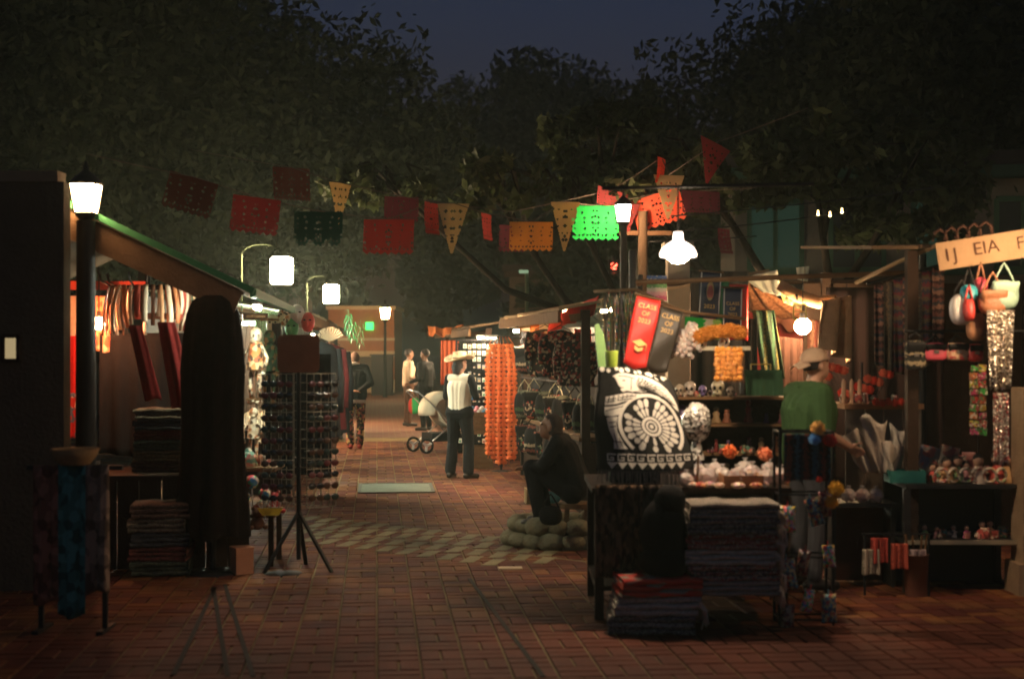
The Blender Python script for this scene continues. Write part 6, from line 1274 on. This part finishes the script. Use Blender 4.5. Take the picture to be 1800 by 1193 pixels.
# ================================================================ candy rack at the cart end
cr = thing('candy_rack', 'slim black wire rack hung with candy packets at the cart end', 'rack', (PX(1412, 9.2), 9.2, 0))
for x_ in (-.17, .17):
    for y_ in (-.1, .1): MB().bar((x_, y_, 0), (x_, y_, 1.26), .016).build('upright', IRON, cr)
for z in (.05, .45, .85, 1.25):
    MB().bar((-.17, -.1, z), (.17, -.1, z), .012).bar((-.17, .1, z), (.17, .1, z), .012).bar((-.17, -.1, z), (-.17, .1, z), .012).bar((.17, -.1, z), (.17, .1, z), .012).build('shelf_wire', IRON, cr)
CP = [multi('pack_a', SW, 60, .25, .6), multi('pack_b', [(.1, .3, .35), (.4, .08, .06), (.5, .45, .2), (.05, .1, .15)], 60, .3, .5), multi('pack_c', [(.2, .03, .03), (.08, .03, .03), (.35, .25, .15)], 60, .3, .5)]
for r_, z in enumerate((.82, .47, .20)):
    for i in range(3):
        pw, ph_ = random.uniform(.07, .11), random.uniform(.13, .2); b = MB()
        b.sheet(lambda u, v: ((u - .5) * pw * (1 - .12 * math.sin(PI * v)), -.03 * math.sin(PI * u) ** .6 * math.sin(PI * v) ** .6 + .006 * math.sin(19 * u + 13 * v), -ph_ * v), 10, 12, .004).sheet(lambda u, v: ((u - .5) * pw * (1 - .12 * math.sin(PI * v)), .026 * math.sin(PI * u) ** .6 * math.sin(PI * v) ** .6 + .006 * math.sin(19 * u + 13 * v) + .002, -ph_ * v), 10, 12, .004).cyl((0, 0, -.01), (0, 0, .03), .004)
        o = b.build('candy_pack', CP[(i + r_) % 3], None, (PX(1412, 9.2) - .12 + .12 * i + random.uniform(-.02, .02), 9.06 + random.uniform(-.03, .02), z + .02 * i + random.uniform(-.04, .04)), random.uniform(-.6, .6)); o.rotation_euler[1] = random.uniform(-.35, .35)
        tag(o, ('upper', 'middle', 'bottom')[r_] + ' row candy pack hanging on the slim wire rack', 'candy pack', ('upper', 'middle', 'bottom')[r_] + ' candy packs on the wire rack')
cloth('hanging_cloth', 'dark blue striped cloth over the top of the slim wire rack', 'textile', P(1378, 762, 9.08), (.30, 0, 0), .3, stripes('cloth_blue', [(.05, .12, .16), (.03, .04, .05), (.16, .05, .04), (.03, .03, .03)], 0, 9), 3, .012)
for k, (x, y, c, nm, r) in enumerate(((1438, 752, (.78, .5, .16), 'yellow', .05), (1432, 772, (.12, .3, .6), 'blue', .042), (1460, 774, (.5, .05, .05), 'red', .045), (1470, 858, (.85, .5, .06), 'golden', .055), (1462, 882, (.8, .42, .05), 'amber', .045), (1440, 842, (.65, .08, .06), 'small scarlet', .022))): tag(obj('yarn_pompom', pompom_mesh(mat('pom_' + nm.split()[-1], c, .85), r), None, P(x, y, 9.0)), nm + ' yarn pompom hanging at the slim wire rack', 'pompom')
# ================================================================ right handbag stall
hs = thing('market_stall', 'handbag stall with pale lettered fascia board', 'market stall', (3.6, 11.4, 0))
hx = lambda x, D: PX(x, D) - 3.6
for (x, y) in ((2.95, 10.5), (3.0, 13.6), (5.4, 10.4), (5.6, 13.6)): MB().bar((x - 3.6, y - 11.4, 0), (x - 3.6, y - 11.4, 2.5), .08).build('post', DWOOD, hs)
FA, FB_ = P(1648, 452, 10.3), P(1850, 420, 10.15)
MB().bar(FA - V(3.6, 11.4, 0), FB_ - V(3.6, 11.4, 0), .03, .20).build('fascia_board', mat('fascia_tan', (.62, .40, .22), .75, .2, 7), hs)
for k, (x, y, s_) in enumerate(((1664, 450, 'I'), (1678, 448, 'J'), (1732, 436, 'EIA'), (1792, 428, 'F'))):
    dd = 10.3 - .15 * (x - 1648) / 202; p = P(x, y, dd) - V(3.6, 11.4, 0); text(s_, .13, mat('fascia_letter', (.16, .08, .05), .8), hs, (p.x, p.y - .021, p.z), (R(90), R(-9), R(-9.6)))
for k in range(8): MB().bar((2.8 - 3.6 + .36 * k, -1.0, 2.52 + .01 * k), (2.95 - 3.6 + .36 * k, 2.3, 2.75), .34, .025).build('roof_plank', PLANK, hs)
for k in range(7): MB().box((-.6 + .42 * k, 2.25, 1.2), (.405, .03, 2.4)).build('back_board', DWOOD, hs)
for k in range(5):
    a = FA.lerp(FB_, .02 + .1 * k) - V(3.6, 11.4, 0); MB().tube([a + V(-.05, 0, .11), a + V(-.04, 0, .17), a + V(0, 0, .2), a + V(.04, 0, .17), a + V(.05, 0, .11)], .012, 6).build('scroll', mat('scroll_iron', (.1, .05, .035), .7), hs)
t = thing('bamboo_pole', 'slanted bamboo pole reaching up to the fascia board', 'pole', P(1505, 497, 11.3)); MB().tube([(0, 0, 0), P(1580, 460, 10.8) - P(1505, 497, 11.3), P(1650, 430, 10.35) - P(1505, 497, 11.3)], .016, 8).build('culm', mat('bamboo', (.45, .3, .14), .6), t)
bulb('unseen bare bulb added past the fascia end to light the handbags', P(1835, 440, 9.45), .06, emis('bulb_added', (1, .64, .36), 58), .3)  # added out of view to light the hanging bags
# bags on the front
LEA = mat('brown_leather', (.4, .17, .08), .5, .25, 12, bump=.3); PNK = mat('pink_leather', (.72, .1, .14), .4, .15, 12); MINT = mat('mint_leather', (.34, .52, .4), .5, .15, 12, bump=.2); TURQ = mat('turquoise', (.05, .42, .5), .4); RDL = mat('red_leather', (.6, .06, .05), .4); SLV = mat('silver_leather', (.7, .68, .66), .25, .2, 20, metal=.5, bump=.5)
SILV = mat('clasp_metal', (.75, .7, .55), .3, metal=.9); GBAGS = 'handbags on the fascia'
for k, (x, y, w, h, st, m, sm_, lab) in enumerate((
    (1765, 462, .20, .21, .12, MINT, MINT, 'mint green handbag with long strap under the fascia board'), (1703, 470, .12, .12, .12, TURQ, IRON, 'round turquoise purse hanging under the fascia board'),
    (1724, 462, .09, .12, .10, PNK, LEA, 'small pink pouch hanging beside the turquoise purse'), (1745, 478, .20, .18, .12, LEA, LEA, 'brown leather handbag behind the mint handbag'),
    (1690, 492, .17, .22, .10, SLV, IRON, 'crinkled silver bag hanging under the turquoise purse'), (1716, 520, .14, .20, .12, mat('tan_leather', (.5, .24, .12), .5, .2, 12), LEA, 'tan pouch hanging below the brown handbag'), (1703, 500, .08, .16, .1, RDL, RDL, 'narrow red purse between silver bag and tan pouch'))):
    bag('handbag', lab, P(x, y, 10.0 + .06 * (k % 3)), w, h, .1, m, sm_, st, random.uniform(-.2, .2), k in (0, 3), GBAGS, 'handbag')
for k, (x, y, w, h, m, sm_, lab) in enumerate(((1609, 585, .15, .22, stripes('clutch_stripe', [(.03, .03, .03), (.42, .34, .2), (.05, .05, .04)], 2, 14), IRON, 'black and gold striped clutch bag on the lower row'), (1643, 590, .17, .13, PNK, IRON, 'pink clutch bag on the lower row'), (1682, 590, .17, .13, multi('clutch_flower', [(.6, .25, .15), (.5, .08, .08), (.62, .42, .25)], 40, .5, .2, bump=.2), IRON, 'flower patterned clutch bag on the lower row'), (1714, 592, .11, .13, RDL, IRON, 'round red purse at the end of the lower row'))):
    bag('clutch_bag', lab, P(x, y, 10.25), w, h, .07, m, sm_, .05, random.uniform(-.1, .1), True, GBAGS, 'handbag', 4.0, SILV)
tag(MB().cyl(P(1590, 582, 10.32) - P(1590, 582, 10.32), P(1800, 582, 10.32) - P(1590, 582, 10.32), .012).build('hanging_rail', IRON, None, P(1590, 582, 10.32)), 'dark rail carrying the lower row of clutch bags', 'rail')
FOIL = multi('sequin_foil', [(.75, .68, .55), (.5, .45, .36), (.85, .8, .7), (.3, .22, .16)], 60, .18, .3, .7, .9)
cloth('sequin_garment', 'long silver sequined garment hanging under the mint handbag', 'garment', P(1735, 545, 9.95), (.19, 0, 0), .56, FOIL, 3, .025, taper=-.25)
cloth('sequin_garment', 'red and silver sequined strip below the long sequined garment', 'garment', P(1745, 690, 9.9), (.11, 0, 0), .5, multi('sequin_red', [(.7, .62, .5), (.5, .1, .1), (.4, .3, .25), (.75, .7, .6)], 70, .2, .3, .5, .9), 2, .015)
CST = [multi('candy_strip', [(.1, .6, .08), (.75, .65, .08), (.7, .1, .08), (.8, .3, .1), (.75, .1, .3)], 26, .3, .5, stretch=(1, 1, 2))]
for k in range(2):
    t = thing('candy_strip', ('first' if k == 0 else 'second') + ' strip of colourful candy packets beside the sequined garment', 'candy strip', P(1712 + 15 * k, 640, 9.92), 0, 'candy strips')
    for i in range(9): MB().box((random.uniform(-.004, .004), 0, -.028 - .055 * i), (random.uniform(.045, .065), .016, random.uniform(.035, .055)), random.uniform(-.5, .5), ry=random.uniform(-.15, .15)).build('packet', multi('pk_%d' % ((i * 3 + k) % 5), [[(.06, .4, .06), (.5, .42, .05), (.5, .05, .04), (.55, .18, .05), (.5, .06, .16)][(i * 3 + k) % 5]] * 3 + [(.7, .6, .45), (.3, .05, .05), (.1, .2, .08)], 75, .3, .4), t)
TIE = [stripes('tie_a', [(.16, .07, .06), (.05, .03, .03), (.25, .14, .1), (.04, .05, .06)], 2, 9), stripes('tie_b', [(.05, .04, .04), (.14, .1, .06), (.06, .06, .05)], 0, 20), stripes('tie_c', [(.12, .03, .04), (.04, .04, .06), (.1, .08, .05)], 2, 12)]
for k in range(7): x = 1536 + 17 * k; cloth('rebozo_shawl', 'dark striped shawl, ' + word[k] + ' along from the red flowers', 'shawl', P(x, 500 - 5 * k, 10.9), (.10, .02, 0), .62 + .05 * (k % 3), TIE[k % 3], 1.5, .015, 'shawls in the handbag stall', res=(10, 12))
tag(MB().cyl(V(-.05, 0, 0), P(1665, 462, 10.9) - P(1536, 498, 10.9), .012).build('hanging_rail', IRON, None, P(1536, 499, 10.92)), 'slanted rail carrying the dark striped shawls', 'rail')
cloth('backdrop_cloth', 'black cloth added to darken the space behind the red flowers and shawls', 'textile', P(1452, 505, 13.2), (1.12, .1, .0), 1.9, mat('plum_black_cloth', (.02, .012, .012), .95), 6, .04)  # added dark sheet, hides the lit wall behind the stall
# red flowers on the counter
fc = thing('flower_stand', 'wire stand of red paper flowers beside the green polo shirt', 'flower stand', P(1515, 745, 11.5))
MB().cyl((0, 0, -.0), (0, 0, .5), .01).build('stem', IRON, fc)
RF = [mat('paper_flower_red', (.72, .07, .04), .8, .2, 20), mat('paper_flower_coral', (.75, .18, .1), .8, .2, 20)]
for i in range(16):
    x = 1452 + 118 * ((i * .618) % 1); y = 642 + 58 * ((i * .41) % 1); o = obj('flower', pompom_mesh(RF[i % 2], .038), fc, P(x, y, 11.45) - P(1515, 745, 11.5), random.random() * 6)
    MB().tube([P(x, y, 11.45) - P(1515, 745, 11.5), V(0, 0, .02)], .003, 4).build('wire', IRON, fc)
for i in range(5): tag(obj('paper_flower', pompom_mesh(RF[0], .032), None, P(1540 + 11 * i, 706 + 2 * (i % 2), 11.0)), 'red paper flower lying in a row on the counter', 'flower', 'red flowers along the counter')
ctr = thing('counter', 'wooden counter between the green polo shirt and the handbags', 'counter', (PX(1540, 11.3), 11.3, 0))
MB().box((0, 0, PZ(712, 11.3)), (.62, .5, .04)).build('counter_top', mat('counter_orange', (.4, .2, .09), .7), ctr)
for k in range(4): MB().box((-.22 + .15 * k, -.2, .66), (.14, .02, 1.3)).build('front_board', mat('counter_grey', (.2, .16, .12), .8, .2, 7), ctr)
for i, x in enumerate((1483, 1497, 1511)): tag(MB().lathe([(.016, 0), (.018, .08), (.016, .17), (.006, .19)], 10).build('candle', mat('candle_tan', (.6, .36, .2), .6), None, (PX(x, 11.2), 11.2, PZ(712, 11.3) + .021)), 'tan candle standing at the end of the wooden counter', 'candle', 'candles on the counter')
# paper cone bundle, teal box, black table
t = thing('paper_bundle', 'white crumpled paper cones leaning before the counter', 'paper bundle', P(1555, 830, 10.6))
PWH = mat('crumpled_paper', (.55, .48, .38), .85, .15, 10, bump=.5)
for k, (dx, dy, ln_, w0, w1, tl) in enumerate(((-.05, .0, .40, .10, .20, -.10), (.07, .03, .34, .07, .17, .16), (-.12, .05, .30, .08, .15, -.3), (.0, -.04, .22, .09, .16, .05))):
    MB().sheet(lambda u, v: (dx + (u - .5) * (w0 + (w1 - w0) * v) + tl * v * .4 + .012 * math.sin(9 * v + 5 * u + k), dy - .05 * math.sin(PI * u) + .016 * math.sin(13 * u + 7 * v + k * 2), ln_ * v * (1 + .10 * math.sin(6 * u + k * 2))), 14, 12, .004).build('paper_sheet', PWH, t)
tabl = thing('display_table', 'black display table with glass-fronted shelf of dolls below', 'table', (PX(1675, 10.6), 10.6, 0))
TBK = mat('table_black', (.015, .014, .013), .5, .3, 10)
MB().box((0, 0, PZ(848, 10.6)), (.86, .6, .03)).build('table_top', TBK, tabl); MB().box((0, 0, PZ(948, 10.5)), (.86, .58, .03)).build('shelf', TBK, tabl); MB().box((0, .28, .4), (.86, .02, .78)).build('back', TBK, tabl); MB().box((0, -.30, PZ(946, 10.5)), (.88, .02, .03)).build('shelf_edge', mat('shelf_edge', (.35, .3, .2), .4), tabl)
for x_ in (-.42, .42):
    for y_ in (-.27, .27): MB().bar((x_, y_, 0), (x_, y_, PZ(848, 10.6) - .015), .05).build('leg', TBK, tabl)
zt = PZ(848, 10.6) + .016
t = thing('teal_box', 'teal open box on the black display table', 'box', (PX(1590, 10.5), 10.5, zt))
TL = mat('teal_card', (.02, .16, .13), .6)
for c_, d_ in (((0, -.09, .045), (.26, .008, .09)), ((0, .09, .045), (.26, .008, .09)), ((-.126, 0, .045), (.008, .172, .09)), ((.126, 0, .045), (.008, .172, .09))): MB().box(c_, d_).build('side', TL, t)
MB().box((0, 0, .006), (.25, .17, .008)).build('base', TL, t)
DOLLC = [(.6, .12, .1), (.65, .42, .2), (.3, .45, .2), (.6, .3, .3), (.75, .6, .45), (.4, .1, .2)]
def doll(label, p, c, s, group):
    t = thing('cloth_doll', label, 'doll', p, random.uniform(-.5, .5), group); m = mat('doll_%.2f_%.2f' % (c[0], c[1]), c, .8, .2, 30)
    MB().lathe([(.05 * s, 0), (.045 * s, .03 * s), (.02 * s, .1 * s)], 12).build('skirt', m, t); MB().ball((0, 0, .13 * s), .032 * s, 10, 8).build('head', mat('doll_face', (.5, .3, .2), .7), t)
    MB().tube([(-.05 * s, -.01, .06 * s), (0, 0, .1 * s), (.05 * s, -.01, .06 * s)], .01 * s, 6).build('arms', m, t); MB().ball((0, .008, .142 * s), .032 * s, 10, 8).build('hair', HAIRD, t); return t
for i in range(8): doll('small cloth doll seated among goods on the black display table', (PX(1640 + 18 * i + random.uniform(-7, 7), 10.45), 10.45 + random.uniform(-.08, .16), zt), DOLLC[i % 6], random.uniform(.7, 1.3), 'dolls on the display table')
for i in range(6): doll('small cloth doll on the lower shelf of the black display table', (PX(1636 + 23 * i + random.uniform(-10, 10), 10.4), 10.45 + random.uniform(-.1, .1), PZ(948, 10.5) + .016), DOLLC[(i + 2) % 6], random.uniform(.45, .8), 'dolls on the lower shelf')
for k, (x, y, m, lab) in enumerate(((1625, 790, multi('box_print', [(.3, .25, .2), (.5, .15, .1), (.2, .2, .25)], 30, .6, .1), 'printed box leaning at the rear of the display table'), (1660, 785, multi('box_print2', [(.5, .3, .18), (.3, .1, .08), (.45, .4, .3)], 30, .6, .1), 'brown printed box leaning beside the printed box'))):
    o = MB().box((0, 0, .12), (.14, .05, .26)).build('gift_box', m, None, (PX(x, 10.75), 10.75, zt)); o.rotation_euler = (R(-12), R(14), 0); tag(o, lab, 'box')
for k in range(6): tag(MB().tube([(.05 * math.cos(2 * PI * i / 14), 0, .05 + .05 * math.sin(2 * PI * i / 14)) for i in range(14)], .012, 6, closed=True).build('bangle', multi('bangle_%d' % (k % 3), [DOLLC[k], (.7, .6, .45)], 50, .3, .4), None, (PX(1655 + 21 * k, 10.35), 10.35, zt + .012), random.uniform(-.6, .6)), 'woven ring bracelet standing at the table front', 'bracelet', 'bracelets on the display table')
# bright bags on a ledge and handled things near the ground
lg = thing('low_bench', 'low dark bench of plastic bags between rack and black table', 'bench', (PX(1510, 10.7), 10.7, 0))
MB().box((0, 0, .62), (.5, .3, .03)).build('bench_top', TBK, lg); 
for x_ in (-.22, .22): MB().box((x_, 0, .3), (.03, .28, .61)).build('leg', TBK, lg)
MB().box((0, .1, .3), (.42, .02, .55)).build('rear_panel', mat('bench_brown', (.09, .035, .025), .8), lg)
for k, x in enumerate((1492, 1516, 1540)): sweet_bag('clear plastic bag of sweets on the low dark bench', (PX(x, 10.6), 10.6, .637), .055, k, 'sweet bags on the bench')
t = thing('brush_bucket', 'brown bucket of upright brushes before the black table', 'bucket', (PX(1610, 10.2), 10.2, .012))
MB().lathe([(.075, 0), (.09, .3), (.095, .3), (.085, .29), (.07, .02)], 18).build('bucket', mat('bucket_brown', (.16, .06, .035), .6), t)
for k in range(4): MB().cyl((.02 * math.cos(k * 1.7), .02 * math.sin(k * 1.7), .02), (.08 * math.cos(k * 1.7), .05 * math.sin(k * 1.7), .44), .008).build('handle', WOOD, t)
for k, (x, y, c, nm) in enumerate(((1545, 945, (.45, .07, .05), 'red'), (1580, 955, (.5, .1, .06), 'scarlet'), (1530, 965, (.4, .33, .24), 'cream'), (1612, 965, (.4, .3, .28), 'pink-grey'))):
    cloth('apron', nm + ' folded apron hanging low before the bench', 'apron', P(x - 14, y, 10.15), (.12, 0, 0), .18, stripes('apron_' + nm, [c, [q * .5 for q in c], c], 0, 14), 2.5, .015)
tag(MB().bar((0, 0, 0), P(1640, 938, 10.2) - P(1515, 938, 10.2), .014).bar((0.02, 0, 0), (.02, 0, -P(1515, 938, 10.2).z), .014).bar((.48, 0, 0), (.48, 0, -P(1515, 938, 10.2).z), .014).build('apron_rail', IRON, None, P(1515, 938, 10.2)), 'low iron rail on two legs carrying the aprons', 'rail')
t = thing('stone_pillar', 'tan stone pillar closing the end of the handbag stall', 'pillar', (PX(1800, 10.3) + .05, 10.3, 0))
MB().box((0, 0, .75), (.2, .25, 1.5)).build('shaft', mat('tan_stone', (.36, .25, .15), .85, .3, 8, bump=.6), t); MB().box((0, 0, .12), (.28, .3, .24)).build('base', mat('tan_stone', (.36, .25, .15)), t)

# ================================================================ heaps of small goods
def clutter(n, x0, x1, ybase, D, zf, group, label, cols, smin=.02, smax=.05, up=.0, cat='trinket', name='trinket'):
    for i in range(n):
        x = random.uniform(x0, x1); d = D + random.uniform(-.1, .1); s = random.uniform(smin, smax); k = random.randrange(5); b = MB(); c = cols[i % len(cols)]
        if k == 0: b.ball((0, 0, s), (s, s * .8, s), 10, 7, noise=.06)
        elif k == 1: b.box((0, 0, s * .8), (s * 1.6, s * .7, s * 1.6), random.random())
        elif k == 2: b.lathe([(s * .7, 0), (s * .8, s * .6), (s * .4, s * 1.6), (s * .5, s * 2.2)], 10)
        elif k == 3: b.tube([(s * math.cos(2 * PI * q / 12), 0, s + s * math.sin(2 * PI * q / 12)) for q in range(12)], s * .3, 5, closed=True)
        else: b.sheet(lambda u, v: ((u - .5) * s * 2.2, .3 * s * math.sin(PI * u) * math.sin(PI * v), s * 2.6 * v), 6, 6, s * .2)
        o = b.build(name, c, None, (PX(x, d), d, zf + up * random.random()), random.random() * 6); o.rotation_euler[0] = random.uniform(-.25, .25); tag(o, label, cat, group)
CL1 = [multi('cl_a', [(.5, .1, .07), (.62, .45, .3), (.3, .06, .05)], 45, .35, .4), multi('cl_b', [(.6, .5, .36), (.4, .2, .12), (.66, .6, .5)], 45, .35, .4), multi('cl_c', [(.1, .22, .14), (.4, .35, .15), (.5, .2, .1)], 45, .35, .4), multi('cl_d', [(.08, .05, .05), (.3, .08, .08), (.45, .35, .25)], 45, .35, .4), mat('cl_e', (.5, .2, .16), .4, .3, 30)]
clutter(26, 1635, 1785, 840, 10.55, zt, 'trinkets on the display table', 'small bright trinket heaped on the black display table', CL1, .02, .05, .10)
clutter(14, 1640, 1768, 940, 10.5, PZ(948, 10.5) + .016, 'trinkets on the lower shelf', 'small trinket lying on the lower shelf of the black table', CL1, .014, .032)
clutter(20, 1205, 1385, 850, 9.55, .879, 'trinkets among the sweets', 'small wrapped trinket tucked among the sweet bags on the cart', CL1, .018, .036, .03)
clutter(10, 1195, 1300, 640, 10.85, 1.416, 'trinkets among the skulls', 'tiny trinket standing between the sugar skulls', CL1, .012, .022)
clutter(12, 1150, 1300, 610, 10.8, PZ(612, 10.9) + .016, 'trinkets on the top shelf', 'pale trinket crowded on the narrow top shelf', [SHL, CL1[1], SHL], .016, .034)
clutter(12, 1480, 1580, 712, 11.2, PZ(712, 11.3) + .021, 'trinkets on the wooden counter', 'small trinket on the wooden counter by the candles', CL1, .018, .035)
clutter(14, 1245, 1370, 740, 10.8, .992, 'trinkets on the middle shelf', 'dim trinket crowding the middle shelf of figurines', [CL1[3], CL1[0], CL1[2]], .016, .03)
clutter(12, 405, 478, 830, 11.7, .816, 'toys on the low display table', 'small coloured toy on the low display table', CL1, .016, .036)
clutter(10, 420, 480, 900, 11.65, .436, 'toys on the low table shelf', 'small coloured toy on the shelf of the low display table', CL1, .018, .04)
# ================================================================ thin haze added for lamp glow and lifted blacks
hz = MB().box((0, 110, 8.0), (310, 310, 20)).build('haze', None); hz.data.materials.clear()
hm = bpy.data.materials.new('glow_haze'); hm.use_nodes = True; hn = hm.node_tree; hn.nodes.remove(hn.nodes['Principled BSDF'])
pv = hn.nodes.new('ShaderNodeVolumePrincipled'); pv.inputs['Color'].default_value = (.74, .98, .86, 1); pv.inputs['Density'].default_value = 0.002; pv.inputs['Anisotropy'].default_value = .45
hn.links.new(pv.outputs[0], hn.nodes['Material Output'].inputs['Volume']); hz.data.materials.append(hm); tag(hz, 'thin haze added over the market for lamp glow and lifted blacks', 'haze', kind='stuff')
